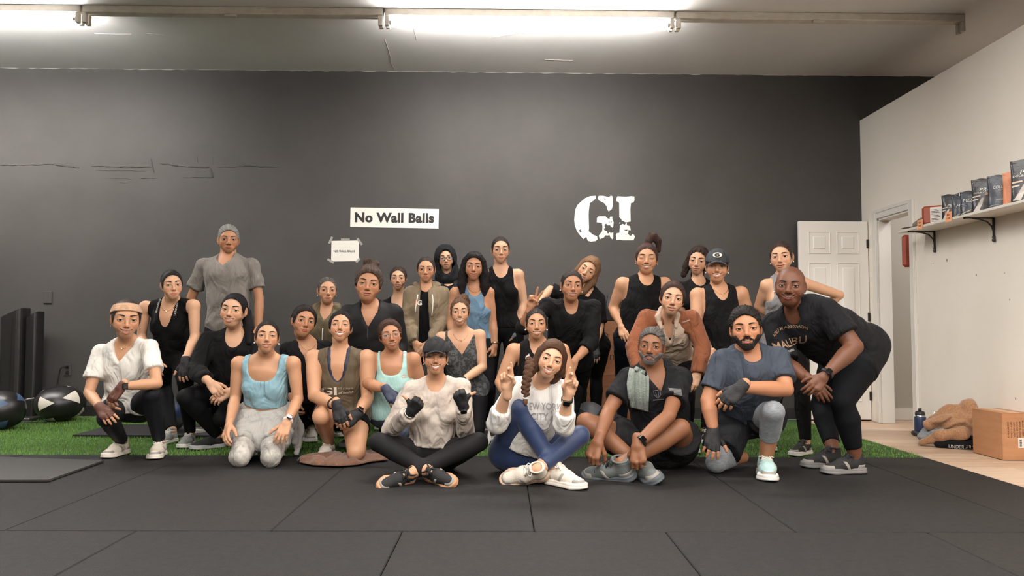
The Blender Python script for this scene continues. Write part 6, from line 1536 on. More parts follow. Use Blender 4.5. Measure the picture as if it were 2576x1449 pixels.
# 6
P(id='p06', label='young woman in a black V-neck top, head turned, behind the woman in brown', h=1.62, w=1.2, skin=T2, pel=(766, 1000, 5.95), nk=(772, 868, -.1), hd=(764, 808, -.16), hpx=81, rot=(12, 2, 9),
  sh=[(724, 880, -.12), (820, 876, .0)], arm=[((722, 950, -.1), (735, 1010, -.25), (745, 1050, -.3), 'hang', (-1, -.5, 0)), ((830, 950, 0), (820, 1010, -.2), (800, 1040, -.3), 'hang', (0, -1, .3))],
  leg=[((740, 1040, '*'), ('f', 748, 1112, -8), None), ((786, 1035, '*'), ('f', 783, 1114, 12), None)], face=dict(smile=.25, open=0, eye=.0042, fw=1.0, fat=.5), hair=hair('knob', col=(34, 26, 24), curl=.0022, vol=.010, fly=60), 
  top=[dict(m=BLK2, name='v_neck_top', sleeve=1.7, neck=('v', .075, .13, .03), t=.010, wr=.003)], bot=[dict(m=BLK, end=1.95)], shoe=dict(m=SHW, sole=SOLW), vox=.0095, extra=lambda c: necklace(c, drop=.05, pend=False))
# 7
OLV = F1((104, 92, 70)); 
def ex7(c): hood_bunch(c, OLV, .030); drawstring(c, [(-.005, -.12), (-.008, -.17), (-.010, -.24), (-.012, -.32)], LACW)
P(id='p07', label='older woman with silver-streaked hair in an olive hooded sweatshirt with white cord', h=1.56, w=1.1, skin=T1, pel=(822, 915, 6.5), nk=(822, 784, -.08), hd=(823, 730, -.12), hpx=68, rot=(6, 2, 0),
  sh=[(778, 796, -.06), (868, 796, -.06)], arm=[None, None], face=dict(smile=0, open=0, eye=.0036, fw=1.0, fat=.4), hair=hair(col=(40, 34, 33), col2=(140, 132, 126), fly=20, line=.004), headfn=earrings(hoop=True), hres=(96, 80),
  top=[dict(m=OLV, name='hoodie', sleeve=1.9, slw=.012, neck=('v', .055, .07, .02), t=.016, wr=.005)], bot=[dict(m=BLK, end=1.9)], shoe=dict(m=SHB, sole=SOLW), vox=.010, extra=ex7)
# 8
def ex8(c):
    c['band'](1, .95, mat('strap_black', (28, 27, 27), .5), face='square', wdt=.02); J = c['J']
    cr = (214, 204, 190)
    wrap_text('print', 'GI', J['nk'] - J['up'] * .225 - J['X'] * .062 + J['f'] * 0, J['X'], J['up'], .115, .060, c['bvh'](), mat('print_cream', cr, .7), c['root'], off=.03, lift=.003)
    wrap_text('print', 'FIT STUDIO', J['nk'] - J['up'] * .205 + J['X'] * .058, J['X'], J['up'], .105, .013, c['bvh'](), mat('print_cream', cr, .7), c['root'], off=.0, lift=.003, space=1.4)
    wrap_text('print', 'of health', J['nk'] - J['up'] * .235 + J['X'] * .058, J['X'], J['up'], .10, .020, c['bvh'](), mat('print_cream', cr, .7), c['root'], off=.0, lift=.003, shear=.4)
    mb = MB(); cc = J['el'][0] * .08 + J['wr'][0] * .92
    c['band'](0, .80, mat('hair_tie', (40, 26, 22), .6), wdt=.003, name='hair_tie')
P(id='p08', label='woman on one knee in a brown printed tank top and black fingerless gloves', h=1.70, w=1.15, wa=1.18, wl=1.12, skin=T1, pel=(862, 1040, 5.5), nk=(855, 892, -.12), hd=(857, 823, -.14), hpx=84, rot=(-2, 14, 2),
  sh=[(789, 900, -.12), (924, 900, -.12)], arm=[((790, 996, -.28), (848, 1020, -.45), (862, 1076, -.5), 'relax', (0, -1, .5), GLV), ((924, 1003, -.16), (900, 1042, -.36), (874, 1062, -.42), 'relax', (.5, -1, .3), GLV)],
  leg=[((808, 1048, '*'), ('f', 806, 1157, -4), None), ((896, 1138, 'g.075'), (905, 1114, 'g.06'), (910, 1104, 'g.05'))], face=dict(smile=1.1, open=.95, eye=.0028, fw=.95, chin=1), hair=hair('knob', col=(28, 23, 22), curl=.0028, vol=.010, fly=110, line=.004),
  top=[dict(m=mat('bra_navy', (34, 38, 58), .6), name='sports_bra', neck=('u', .052, .165, .08), ahx=.0, t=.0055, hem=.15), dict(m=F1((92, 78, 60), rough=.7), name='tank_top', neck=('u', .076, .172, .09), ahx=.004, ahd=.085, t=.011, hem=-.02, wr=.002)],
  bot=[dict(m=LEG, name='shorts', end=.42, t=.007)], shoe=[dict(m=SHW, sole=SOLW, lace=LACW), dict(m=SHW, sole=SOLW, up=(0, 0, -1))], extra=ex8)
# 9
JKT = mat('jacket_black', (24, 23, 24), .7, bump=.5, bscale=25, spec=.25)
def ex9(c):
    J = c['J']; mb = MB(); P_ = []
    bv = c['bvh']()
    for z in (-.115, -.15, -.19): 
        s = J['nk'] + J['up'] * z + J['f'] * .3; h = bv.ray_cast(Vector(s), Vector(-J['f']), .6)
        if h[0] is not None: P_.append(np.array(h[0]) + J['f'] * .002 - c['base'])
    if len(P_) > 1: mb.tube(P_, .0025, 5); mb.obj('zip', mat('zip_grey', (90, 88, 88), .4, metal=.6), c['root'])
    pt = lambda x, z, y: J['nk'] + J['X'] * x + J['up'] * z + J['f'] * y
    softsolid(c, 'collar', [(pt(-.012, -.105, .085), pt(-.060, -.02, .055), .009, .016), (pt(-.060, -.02, .055), pt(-.072, .045, -.01), .016, .022), (pt(.012, -.105, .085), pt(.060, -.02, .055), .009, .016), (pt(.060, -.02, .055), pt(.072, .045, -.01), .016, .022), (pt(-.072, .045, -.01), pt(-.03, .05, -.06), .022, .022), (pt(.072, .045, -.01), pt(.03, .05, -.06), .022, .022), (pt(.03, .05, -.06), pt(-.03, .05, -.06), .022, .022)], JKT, wr=.001, k=.012, h=.006)
    s = J['nk'] + J['up'] * -.10 + J['X'] * .105 + J['f'] * .3; h = bv.ray_cast(Vector(s), Vector(-J['f']), .6)
    if h[0] is not None: mb = MB(); mb.lathe([(.0005, .004), (.009, .003), (.011, 0)], 14, tuple(np.array(h[0]) * 0)); R = np.stack([J['X'], J['up'], J['f']], 1); mb.v = [v @ R.T + np.array(h[0]) + J['f'] * .002 - c['base'] for v in mb.v]; mb.obj('button', mat('silver', (220, 215, 208), .2, metal=1), c['root'])
P(id='p09', label='woman with a messy streaked top knot in a black quarter-zip jacket', h=1.66, w=1.45, wa=1.3, skin=T2, pel=(932, 920, 5.95), nk=(934, 776, -.1), hd=(927, 714, -.18), hpx=90, rot=(-2, 2, 6),
  sh=[(877, 790, -.08), (990, 788, -.08)], arm=[((858, 870, -.05), (880, 930, -.2), (900, 960, -.25), 'hang', (-1, -.4, 0)), ((1004, 870, -.0), (985, 930, -.2), (960, 960, -.25), 'hang', (1, -.4, 0))],
  face=dict(smile=.25, open=.25, eye=.0036, fw=1.03, fat=.6, jaw=-.03), hair=hair(col=(48, 38, 34), col2=(120, 96, 80), vol=.012, top=.008, fly=80, line=.0, knot=(.0, -.03, .13), add=[((.0, -.03, .105), (.025, -.03, .135), .03, .026), ((.0, -.03, .11), (-.030, -.035, .130), .028, .022), ((0, -.02, .11), (.008, -.01, .150), .018, .010)], curl=.0016),
  top=[dict(m=JKT, name='zip_jacket', sleeve=1.92, slw=.012, neck=('v', .068, .125, .02), t=.013, wr=.004, hem=-.1, loose=.02)], bot=[dict(m=BLK, end=1.9)], shoe=dict(m=SHB, sole=SOLW), vox=.0095, extra=ex9)
# 10
P(id='p10', label='woman with glasses and brown hair in a mint tank top, navy glove on one hand', h=1.60, w=1.15, wa=1.15, skin=T2, pel=(990, 1040, 5.62), nk=(986, 900, -.1), hd=(982, 843, -.16), hpx=81, rot=(4, 2, -9),
  sh=[(934, 904, -.1), (1040, 904, -.08)], arm=[((926, 965, -.3), (972, 980, -.45), (998, 1016, -.5), 'relax', (.1, -1, .7), mat('glove_navy', (40, 46, 70), .6, bump=.4, bscale=150)), ((1062, 980, 0), (1050, 1030, -.2), (1040, 1060, -.25), 'hang', (1, -.5, 0))],
  leg=[((957, 1012, '*'), ('f', 962, 1125, -6), None), ((1010, 1085, -.25), (1015, 1105, .1), (1015, 1100, .3))], face=dict(smile=.5, open=.7, eye=.0038, fw=.98, fat=.2, nose=1.1), hair=hair('knob', col=(62, 44, 36), curl=.0016, vol=.012, fly=50, line=.002), headfn=glasses((150, 110, 84), .0012, .026, .0165),
  top=[dict(m=mat('mint_heather', (158, 206, 200), .8, col2=(190, 222, 214), nscale=60, stretch=(3, 3, .6), bump=.4, bscale=30), name='tank_top', neck=('sq', .088, .120, .05), ahx=.018, ahd=.085, t=.010, wr=.0025)],
  bot=[dict(m=F1((74, 82, 98), rough=.6), name='capri_leggings', end=1.55, t=.006)], shoe=[dict(m=SHG, sole=SOLW), dict(m=SHG, sole=SOLW, up=(0, 0, -1))],
  extra=lambda c: print_at(c, 'GI', 1019, 945, 5.5, .045, .022, (226, 170, 140), off=.02))
# 11
P(id='p11', label='older woman in black scoop-neck top behind the woman with the top knot', h=1.56, w=1.0, skin=T3, pel=(1004, 885, 6.95), nk=(1003, 754, -.05), hd=(1002, 700, -.1), hpx=62, rot=(-4, 3, 0), hres=(92, 76),
  sh=[(964, 770, -.03), (1042, 770, -.03)], arm=[None, None], face=dict(smile=.6, open=.5, eye=.0044, fw=.96), hair=hair('knob', col=(42, 32, 30), col2=(86, 70, 62), curl=.001, vol=.008, fly=30),
  top=[dict(m=BLK2, name='scoop_top', sleeve=.7, neck=('u', .072, .12, .03), t=.010, wr=.002)], bot=[dict(m=BLK, end=1.9)], shoe=dict(m=SHB, sole=SOLW), vox=.0105)
# 12
OL2 = F1((122, 106, 84))
def ex12(c):
    hood_bunch(c, OL2, .027, .05)
    drawstring(c, [(-.062, -.05), (-.070, -.10), (-.078, -.16), (-.080, -.20)], LACW); drawstring(c, [(.060, -.05), (.066, -.10), (.064, -.16), (.060, -.20), (.055, -.23)], LACW)
    print_at(c, 'G', 1056, 762, 6.35, .035, .045, (222, 214, 204), off=.03); print_at(c, 'I', 1046, 762, 6.35, .014, .05, (206, 104, 60), off=.03)
    print_at(c, 'GI', 1092, 768, 6.3, .05, .035, (70, 60, 46), off=.0)
P(id='p12', label='woman in an open olive zip hoodie over a black shirt, hands clasped in front', h=1.60, w=1.0, skin=T1, pel=(1074, 868, 6.45), nk=(1073, 728, 0), hd=(1072, 677, -.03), hpx=69, rot=(-3, 0, 0),
  sh=[(1034, 738, 0), (1114, 740, 0)], arm=[((1027, 808, -.05), (1044, 862, -.22), (1062, 892, -.25), 'relax', (-.3, -1, .2)), ((1120, 808, -.05), (1080, 862, -.24), (1060, 892, -.27), 'relax', (.3, -1, .2))],
  face=dict(smile=.1, open=0, eye=.0044, fw=.97, lips=1.05), hair=hair(col=(34, 29, 28), col2=(84, 74, 70), line=.004), hres=(100, 82),
  top=[dict(m=BLK, name='shirt', neck=('u', .058, .04, .03), arm=False, t=.007, sleeve=.5), dict(m=OL2, name='hoodie', sleeve=1.93, slw=.014, neck=('u', .055, .03, .02), open=(.030, .052), ox=-.012, t=.018, wr=.005, hem=-.08, loose=.015)], bot=[dict(m=LEG, end=1.9)], shoe=dict(m=SHB, sole=SOLW), vox=.0095, extra=ex12)
# 13
BKH = F1((30, 30, 32))
def hd13(p, J, root, hobj, hp):
    G, o = gridpts((-.15, -.17, -.24), (.15, .10, .16), .0055); d = ell(G, (0, -.022, .022), (.100, .112, .112)); d = smin(d, seg(G, (0, -.03, -.02), (0, -.04, -.17), .092, .115), .05); d = smin(d, seg(G, (-.04, -.05, -.08), (-.10, -.03, -.21), .05, .05), .04)
    d = smax(d, -ell(G, (0, .075, -.035), (.066, .12, .115)), .006); d = smax(d, -ell(G, (0, .0, -.02), (.085, .085, .12)), .004) + .0025 * np.sin(60 * G[..., 0] + 40 * G[..., 2]) * np.sin(35 * G[..., 2])
    V, Q = snets(d, o, .0055); link('hood', mesh('hood', J['hd'] + V @ J['HM'].T - np.array(root.location), [Q], BKH), root); glasses((22, 22, 26), .0024)(p, J, root, hobj, hp)
P(id='p13', label='woman wearing dark-rimmed glasses with the hood of her black hoodie up', h=1.62, w=1.05, skin=T3, pel=(1128, 838, 7.1), nk=(1129, 706, 0), hd=(1121, 650, -.04), hpx=62, rot=(2, 2, -6), hres=(92, 76),
  sh=[(1094, 722, 0), (1166, 720, 0)], arm=[None, None], face=dict(smile=.6, open=.3, eye=.0046, fw=.96), hair=hair(col=(22, 19, 19)), headfn=hd13,
  top=[dict(m=BLK, name='shirt', neck=('u', .07, .07, .02), arm=False, t=.006, sleeve=.5), dict(m=BKH, name='hoodie', sleeve=1.9, slw=.012, neck=('u', .055, .03, .02), open=(.045, .05), t=.015, wr=.004)], bot=[dict(m=BLK, end=1.9)], shoe=dict(m=SHB, sole=SOLW), vox=.0105,
  extra=lambda c: drawstring(c, [(.03, -.04), (.05, -.07), (.066, -.10)], mat('lanyard', (200, 198, 194), .5)))
# 14
LEAF = mat('leaf_camo', (52, 53, 54), .8, col2=(84, 85, 84), nscale=42, detail=1.5, nramp=(.50, .54), bump=.3, bscale=30)
P(id='p14', label='woman with a curly blond-tipped bun in a charcoal leaf-pattern tank top', h=1.60, w=1.08, skin=T3, pel=(1172, 975, 6.02), nk=(1160, 840, -.1), hd=(1157, 785, -.16), hpx=74, rot=(0, 2, 0),
  sh=[(1110, 850, -.1), (1207, 844, -.1)], arm=[((1096, 918, -.15), (1110, 965, -.35), (1130, 985, -.4), 'relax', (0, -1, .5)), ((1214, 924, -.15), (1162, 958, -.35), (1128, 972, -.42), 'relax', (.3, -1, .5))],
  leg=[((1140, 1075, -.25), (1150, 1080, .1), (1150, 1080, .3)), ((1200, 1080, -.2), (1206, 1065, .12), (1210, 1100, .0))], face=dict(smile=.9, open=.9, eye=.0050, fw=.95), hair=hair(col=(62, 44, 36), col2=(150, 112, 80), curl=.0026, vol=.006, fly=70, line=.006, knot=(.0, -.04, .12), add=[((.01, -.02, .09), (-.03, -.03, .11), .034, .034), ((-.03, -.04, .10), (-.05, -.05, .08), .03, .03)]),
  top=[dict(m=LEAF, name='tank_top', neck=('v', .112, .150, .06), ahx=.004, t=.010, wr=.002, hem=-.05)], bot=[dict(m=LEG, end=1.9)], shoe=[dict(m=SHB, sole=SOLW, up=(0, 0, 1)), dict(m=SHB, sole=SOLW, lace=LACB, up=(-.6, -1, .3))],
  extra=lambda c: (necklace(c, drop=.07), c['band'](1, .96, GLV, wdt=.02, name='wristband')))
# 15
P(id='p15', label='woman with long wavy black hair in a blue tank top', h=1.58, w=.98, skin=T2, pel=(1192, 862, 6.28), nk=(1195, 727, -.04), hd=(1192, 671, -.08), hpx=74, rot=(0, 3, 2),
  sh=[(1145, 736, -.02), (1230, 736, -.02)], arm=[((1134, 808, 0), (1140, 862, -.1), (1148, 895, -.15), 'hang', (-1, -.4, 0)), ((1240, 812, -.02), (1245, 868, -.06), (1240, 908, -.1), 'hang', (1, -.6, 0))],
  face=dict(smile=.8, open=.3, eye=.0034, fw=.96), hair=hair(col=(24, 20, 20), down=True, vol=.014, top=.006, curl=.0020, earcut=False, slope=.5, low=-.09, fclear=.056, part=1, add=[((.058, .0, .04), (.080, .0, -.05), .034, .034), ((.080, .0, -.05), (.086, .01, -.14), .034, .034), ((.086, .01, -.14), (.080, .03, -.20), .034, .020), ((-.058, .0, .04), (-.080, .0, -.05), .034, .036), ((-.080, .0, -.05), (-.090, .01, -.15), .036, .036), ((-.090, .01, -.15), (-.085, .03, -.21), .036, .018), ((0, -.08, -.02), (0, -.085, -.18), .06, .05)]),
  top=[dict(m=F1((104, 134, 158), rough=.6), name='tank_top', neck=('u', .068, .075, .05), ahx=.012, t=.009, wr=.0015, hem=.04)], bot=[dict(m=LEG, end=1.95)], shoe=dict(m=SHB, sole=SOLW), vox=.0095, extra=lambda c: (necklace(c, drop=.06), bracelet()(c, 1)))
# 16
P(id='p16', label='tall slim woman in a black high-neck tank top with a grey workout glove', h=1.72, w=.98, skin=T3, pel=(1263, 824, 6.5), nk=(1260, 682, 0), hd=(1259, 629, -.03), hpx=72, rot=(4, 3, 0),
  sh=[(1216, 693, 0), (1304, 691, 0)], arm=[None, ((1318, 764, .0), (1306, 820, -.05), (1294, 866, -.08), 'relax', (.8, -1, 0), mat('glove_grey', (118, 120, 124), .7, bump=.4, bscale=150))],
  face=dict(smile=.4, open=0, eye=.0044, fw=.95), hair=hair('knob', col=(40, 30, 28), line=.003, fly=20), hres=(100, 82),
  top=[dict(m=BLK, name='tank_top', neck=('u', .064, .075, .04), ahx=.010, ahd=.07, t=.009, wr=.0018, hem=-.01)], bot=[dict(m=LEG, end=1.95)], shoe=dict(m=SHB, sole=SOLW), vox=.0095)
# 17
def ex17(c):
    J = c['J']; c['band'](1, .955, mat('strap_black', (28, 27, 27), .5), face='round', wdt=.018); necklace(c, r=.064, drop=.065, m=mat('gold', (214, 170, 110), .25, metal=1), pend=False); c['band'](0, .95, mat('silver', (220, 215, 208), .2, metal=1), wdt=.005, name='bracelet')
P(id='p17', label='woman in black cap and marbled cream top sitting cross-legged with thumbs up', h=1.60, w=1.08, skin=T1, pel=(1084, 1146, 4.86), nk=(1096, 966, -.1), hd=(1096, 900, -.16), hpx=91, rot=(0, 5, 0),
  sh=[(1036, 980, -.1), (1160, 974, -.1)], arm=[((982, 1082, -.12), (1034, 1036, -.36), (1058, 1004, -.42), 'thumb', (.1, -1, .0), GLV), ((1172, 1088, -.12), (1165, 1020, -.32), (1152, 982, -.38), 'thumb', (0, -1, .1), GLV)],
  leg=[((952, 1112, -.22), (1072, 1182, -.40), (1134, 1204, -.52)), ((1204, 1112, -.22), (1034, 1190, -.42), (984, 1206, -.50))], face=dict(smile=1.2, open=1.0, eye=.0026, fw=.98), hair=hair(col=(28, 23, 22)), headfn=chain([cap((44, 43, 45)), earrings()]),
  top=[dict(m=folds(mat('marble_cream', (210, 196, 182), .75, col2=(168, 152, 142), nscale=7, detail=6, nramp=(.42, .7), bump=.1, bscale=200)), name='long_sleeve_top', sleeve=1.88, slw=.008, neck=('u', .064, .045, .01), t=.010, wr=.005, hem=.085, wf=1.2)],
  bot=[dict(m=mat('legging_soft_black', (27, 26, 27), .72, spec=.2, noise=.06, nscale=300, bump=.25, bscale=30), end=1.93, wr=.0015)],
  shoe=[dict(m=SHB, sole=mat('sole_gum', (196, 142, 104), .6), lace=LACB, up=(-.75, -.35, .6)), dict(m=SHB, sole=mat('sole_gum', (196, 142, 104), .6), lace=LACB, up=(.75, -.35, .6))], extra=ex17)
# 18
def ex18(c):
    J = c['J']; wrap('print', [(0, 0), (.012, .002), (.02, .012), (.016, .02), (.022, .032), (.02, .05), (.008, .036), (-.004, .03), (-.008, .012)], [tuple(range(9))], W(1326, 924, 5.4), J['X'], J['up'], c['bvh'](), mat('print_white', (216, 210, 200), .7), c['root'])
P(id='p18', label='woman with pearl studs in a black sleeveless top with a small white emblem', h=1.66, w=1.2, wa=1.15, skin=T1, pel=(1352, 1020, 5.75), nk=(1353, 870, -.14), hd=(1349, 815, -.2), hpx=83, rot=(3, 3, 0),
  sh=[(1292, 882, -.14), (1414, 882, -.14)], arm=[((1258, 962, -.15), (1290, 1010, -.35), (1310, 1030, -.4), 'relax', (0, -1, .3)), ((1437, 955, -.15), (1418, 1015, -.35), (1405, 1040, -.4), 'relax', (0, -1, .3))],
  leg=[((1290, 1050, '*'), ('f', 1290, 1140, -6), None), ((1448, 985, '*'), ('f', 1440, 1130, 6), None)], face=dict(smile=.8, open=.8, eye=.0038, fw=.96), hair=hair(col=(28, 23, 23), col2=(80, 70, 66), line=.003), headfn=earrings(r=.0065),
  top=[dict(m=BLK2, name='sleeveless_top', neck=('u', .066, .062, .04), ahx=.014, ahd=.08, t=.010, wr=.0025)], bot=[dict(m=LEG, end=1.95)], shoe=dict(m=SHB, sole=SOLW), extra=ex18)
# 19
def ex19(c):
    J = c['J']; c['band'](1, .88, mat('strap_black', (28, 27, 27), .5), face='square', wdt=.02); g = (158, 154, 156)
    X_ = nrm(W(1440, 1030, 4.5) - W(1320, 1030, 4.5))
    print_at(c, 'NEW YORK', 1364, 1022, 4.45, .215, .042, g, X=X_, off=.012); print_at(c, 'CITY', 1358, 1048, 4.45, .10, .040, g, X=X_, off=.012)
    hm = hair_mat('hair_braid', (60, 40, 30), (124, 88, 64)); pts = [W(1337, 905, 4.42), W(1332, 925, 4.36), W(1326, 950, 4.33), W(1322, 975, 4.32), W(1322, 997, 4.32)]
    pp = np.array(pts); tt = np.linspace(0, 4, 17); cu = np.stack([np.interp(tt, range(5), pp[:, k]) for k in range(3)], 1); S_ = []
    for i in range(len(cu) - 1):
        s = 1 if i % 2 else -1; d = np.array([.014 * s, 0, 0]); rad = .021 - .0006 * i; S_.append((cu[i] + d, cu[i + 1] - d * .3, rad, rad * .75))
    P_ = np.array([q for s in S_ for q in s[:2]]); G, o = gridpts(P_.min(0) - .05, P_.max(0) + .05, .0036); dd = None
    for s in S_: e = seg(G, *s); dd = e if dd is None else smin(dd, e, .003)
    V, Q = snets(dd, o, .0036); i_ = np.argmin(((V[:, None] - cu[None, ::2]) ** 2).sum(-1), 1)
    fl = np.stack([(V[:, 0] + V[:, 2] * ((i_ % 2) * 2 - 1)) * 420, V[:, 1] * 300, V[:, 2] * 40], 1)
    link('braid', mesh('braid', V - c['base'], [Q], hm, attrs={'flow': ('FLOAT_VECTOR', fl)}), c['root'])
    mb = MB(); mb.tube([W(1322, 1000, 4.32) - c['base'], W(1322, 1004, 4.32) - c['base']], [.016, .015], 12); mb.obj('hair_tie', LACW, c['root'], smooth=True)
    mb = MB(); mb.tube([W(1322, 1003, 4.32) - c['base'], W(1321, 1014, 4.31) - c['base'], W(1322, 1022, 4.30) - c['base']], [.014, .014, .004], 10); mb.obj('braid_end', hm, c['root'], smooth=True)
NVY = mat('legging_navy', (44, 58, 92), .5, sheen=.2, noise=.06, nscale=300, bump=.25, bscale=30, spec=.4)
P(id='p19', label='seated woman with long brown side braid, white lettered sweatshirt and navy leggings', h=1.70, w=1.08, skin=T3, pel=(1303, 1148, 4.76), nk=(1362, 966, -.22), hd=(1385, 905, -.34), hpx=101, rot=(4, 0, 17),
  sh=[(1300, 976, -.14), (1414, 984, -.26)], arm=[((1250, 1064, -.26), (1276, 982, -.40), (1274, 912, -.42), 'cross', (.1, 1, 0)), ((1418, 1070, -.38), (1428, 996, -.48), (1446, 926, -.50), 'cross', (-.1, 1, 0))],
  leg=[((1311, 1028, '*'), ('f', 1460, 1231, 44), None), ((1458, 1096, -.18), (1352, 1180, -.36), (1290, 1192, -.34))], face=dict(smile=1.1, open=.9, eye=.0036, fw=.97, brow=.1), 
  hair=hair(col=(60, 40, 30), col2=(124, 88, 64), vol=.011, top=.006, earcut=False, down=False, line=-.002, slope=.6, low=-.09, fclear=.058, strand=.0012, knot=(.06, -.04, -.10), add=[((.062, .0, .03), (.074, .0, -.06), .028, .030), ((-.062, -.01, .04), (-.072, -.02, -.05), .026, .028), ((-.072, -.02, -.05), (-.05, -.05, -.10), .028, .03), ((.074, .0, -.06), (.085, .02, -.10), .030, .024)]),
  top=[dict(m=F1((226, 222, 216), rough=.9), name='sweatshirt', sleeve=1.36, slw=.010, neck=('u', .060, .025, .01), t=.015, loose=.015, wr=.006, hem=.10)], bot=[dict(m=NVY, end=1.86)],
  shoe=[dict(m=SHW, sole=SHWS, lace=LACW, panel=mat('shoe_panel', (196, 184, 168), .5)), dict(m=SHW, sole=mat('sole_tan', (190, 160, 136), .6), lace=LACW, up=(.6, -.7, .5), panel=mat('shoe_panel', (196, 184, 168), .5))], ss=1.12, extra=ex19)
# 20
P(id='p20', label='woman in a black long-sleeve top bending forward and holding up a peace sign', h=1.64, w=1.32, wa=1.15, skin=T2, pel=(1432, 905, 6.25), nk=(1436, 775, -.3), hd=(1438, 718, -.38), hpx=81, rot=(8, 2, 4),
  sh=[(1375, 770, -.28), (1493, 774, -.26)], arm=[((1318, 822, -.36), (1334, 774, -.52), (1354, 722, -.56), 'peace', (-.1, 1, -.1)), ((1486, 862, -.36), (1446, 908, -.5), (1424, 948, -.55), 'relax', (.2, -1, .5))],
  leg=[((1400, 985, '*'), ('f', 1400, 1105, -5), None), ((1456, 985, '*'), ('f', 1460, 1100, 5), None)], face=dict(smile=.7, open=.7, eye=.0044, fw=1.0, fat=.5), hair=hair('knob', col=(34, 28, 27), col2=(80, 70, 66), fly=20), headfn=earrings(r=.005),
  top=[dict(m=BLK2, name='long_sleeve_top', sleeve=(1.05, 1.36), slw=.012, neck=('u', .054, .022, .01), t=.013, wr=.003, hem=-.05, loose=.01)], bot=[dict(m=LEG, end=1.95)], shoe=dict(m=SHB, sole=SOLW), vox=.0095)
# 21
P(id='p21', label='woman with loose light brown hair tilting her head behind the woman making the peace sign', h=1.62, w=1.02, skin=T3, pel=(1484, 872, 6.75), nk=(1476, 727, -.12), hd=(1479, 680, -.18), hpx=74, rot=(-6, 2, 32), hres=(96, 80),
  sh=[(1430, 745, -.1), (1506, 752, -.1)], arm=[((1384, 728, -.12), (1358, 758, -.2), (1350, 780, -.25), 'relax', (0, -1, 0)), ((1510, 820, -.12), (1496, 870, -.3), (1500, 914, -.38), 'rest', (.1, -1, .3), GLV)],
  leg=[((1460, 960, '*'), ('f', 1462, 1080, -5), None), ((1500, 948, '*'), ('f', 1510, 1085, 4), None)], face=dict(smile=.8, open=.6, eye=.0032, fw=.93), hair=hair(col=(98, 70, 50), col2=(176, 136, 104), down=True, vol=.012, top=.004, curl=.0012, earcut=False, slope=.4, low=-.1, fclear=.056, add=[((-.055, .0, .04), (-.076, .0, -.06), .030, .030), ((-.076, .0, -.06), (-.060, .01, -.15), .030, .026), ((-.060, .01, -.15), (-.02, .04, -.20), .026, .018), ((.055, .0, .04), (.070, .0, -.05), .026, .024)]),
  top=[dict(m=BLK2, name='t_shirt', sleeve=.85, slw=.012, neck=('v', .06, .07, .03), t=.011, wr=.002)], bot=[dict(m=LEG, end=1.95)], shoe=dict(m=SHB, sole=SOLW), vox=.010)
# 22
def ex22(c):
    J = c['J']; wrap_text('tattoo', '7', W(1661, 712, 6.1), J['X'], J['up'], .016, .026, c['bvh']('body'), mat('tattoo', (70, 52, 46), .6), c['root'], lift=.0015)
P(id='p22', label='grinning woman with eyes shut and swept-up ponytail in a black tank top', h=1.68, w=1.32, wa=1.2, skin=T1, pel=(1606, 852, 6.3), nk=(1622, 706, 0), hd=(1627, 650, -.04), hpx=77, rot=(0, 3, 3),
  sh=[(1566, 714, 0), (1672, 714, 0)], arm=[((1543, 774, .1), (1563, 820, -.05), (1572, 848, -.12), 'relax', (-.5, -1, .3)), ((1690, 790, .05), (1670, 840, -.0), (1660, 870, -.05), 'hang', (1, -.4, 0))],
  leg=[((1566, 935, '*'), ('f', 1566, 1090, -8), None), None], face=dict(smile=1.0, open=.9, eye=0, fw=1.03, fat=.6, jaw=-.03), hair=hair(col=(48, 34, 32), col2=(104, 76, 66), vol=.008, knot=(0, -.03, .12), fly=60, add=[((0, -.03, .10), (-.01, -.03, .135), .026, .024), ((-.01, -.03, .13), (-.04, -.03, .165), .026, .028), ((-.04, -.03, .160), (-.075, -.04, .13), .028, .024), ((-.075, -.04, .13), (-.085, -.05, .06), .024, .014), ((-.01, -.02, .13), (-.012, -.02, .185), .018, .008)]),
  headfn=earrings(r=.004), top=[dict(m=BLK, name='tank_top', neck=('u', .066, .062, .04), ahx=.006, ahd=.085, t=.009, wr=.0015)], bot=[dict(m=mat('legging_ink', (22, 27, 40), .7, spec=.2), end=1.95)], shoe=dict(m=SHB, sole=SOLW), vox=.0095, extra=ex22)
# 23
BEI = F1((196, 172, 152), rough=.95, bump=.8, bscale=120); RUS = F1((136, 82, 56), rough=.95, bump=.8, bscale=120)
def ex23(c):
    J = c['J']; pt = lambda x, z, y: J['nk'] + J['X'] * x + J['up'] * z + J['f'] * y
    softsolid(c, 'collar', [(pt(-.054, .008, .070), pt(-.068, .052, .0), .014, .024), (pt(.054, .008, .070), pt(.068, .052, .0), .014, .024), (pt(-.068, .052, .0), pt(-.03, .06, -.06), .024, .026), (pt(.068, .052, .0), pt(.03, .06, -.06), .024, .026), (pt(.03, .06, -.06), pt(-.03, .06, -.06), .026, .026)], BEI, wr=.001, k=.012, h=.006)
    for sg in (-1, 1): patch('lapel', [(sg * .014, -.130), (sg * .078, -.112), (sg * .112, -.025), (sg * .050, .028)], J['nk'], J['X'], J['up'], c['bvh'](), BEI, c['root'], .012)
    wrap_text('print', 'Columbia', W(1744, 819, 5.3), W(1760, 815, 5.3) - W(1735, 823, 5.3), (0, -.2, 1), .055, .011, c['bvh'](), mat('print_white', (216, 210, 200), .7), c['root'], off=.01, lift=.004)
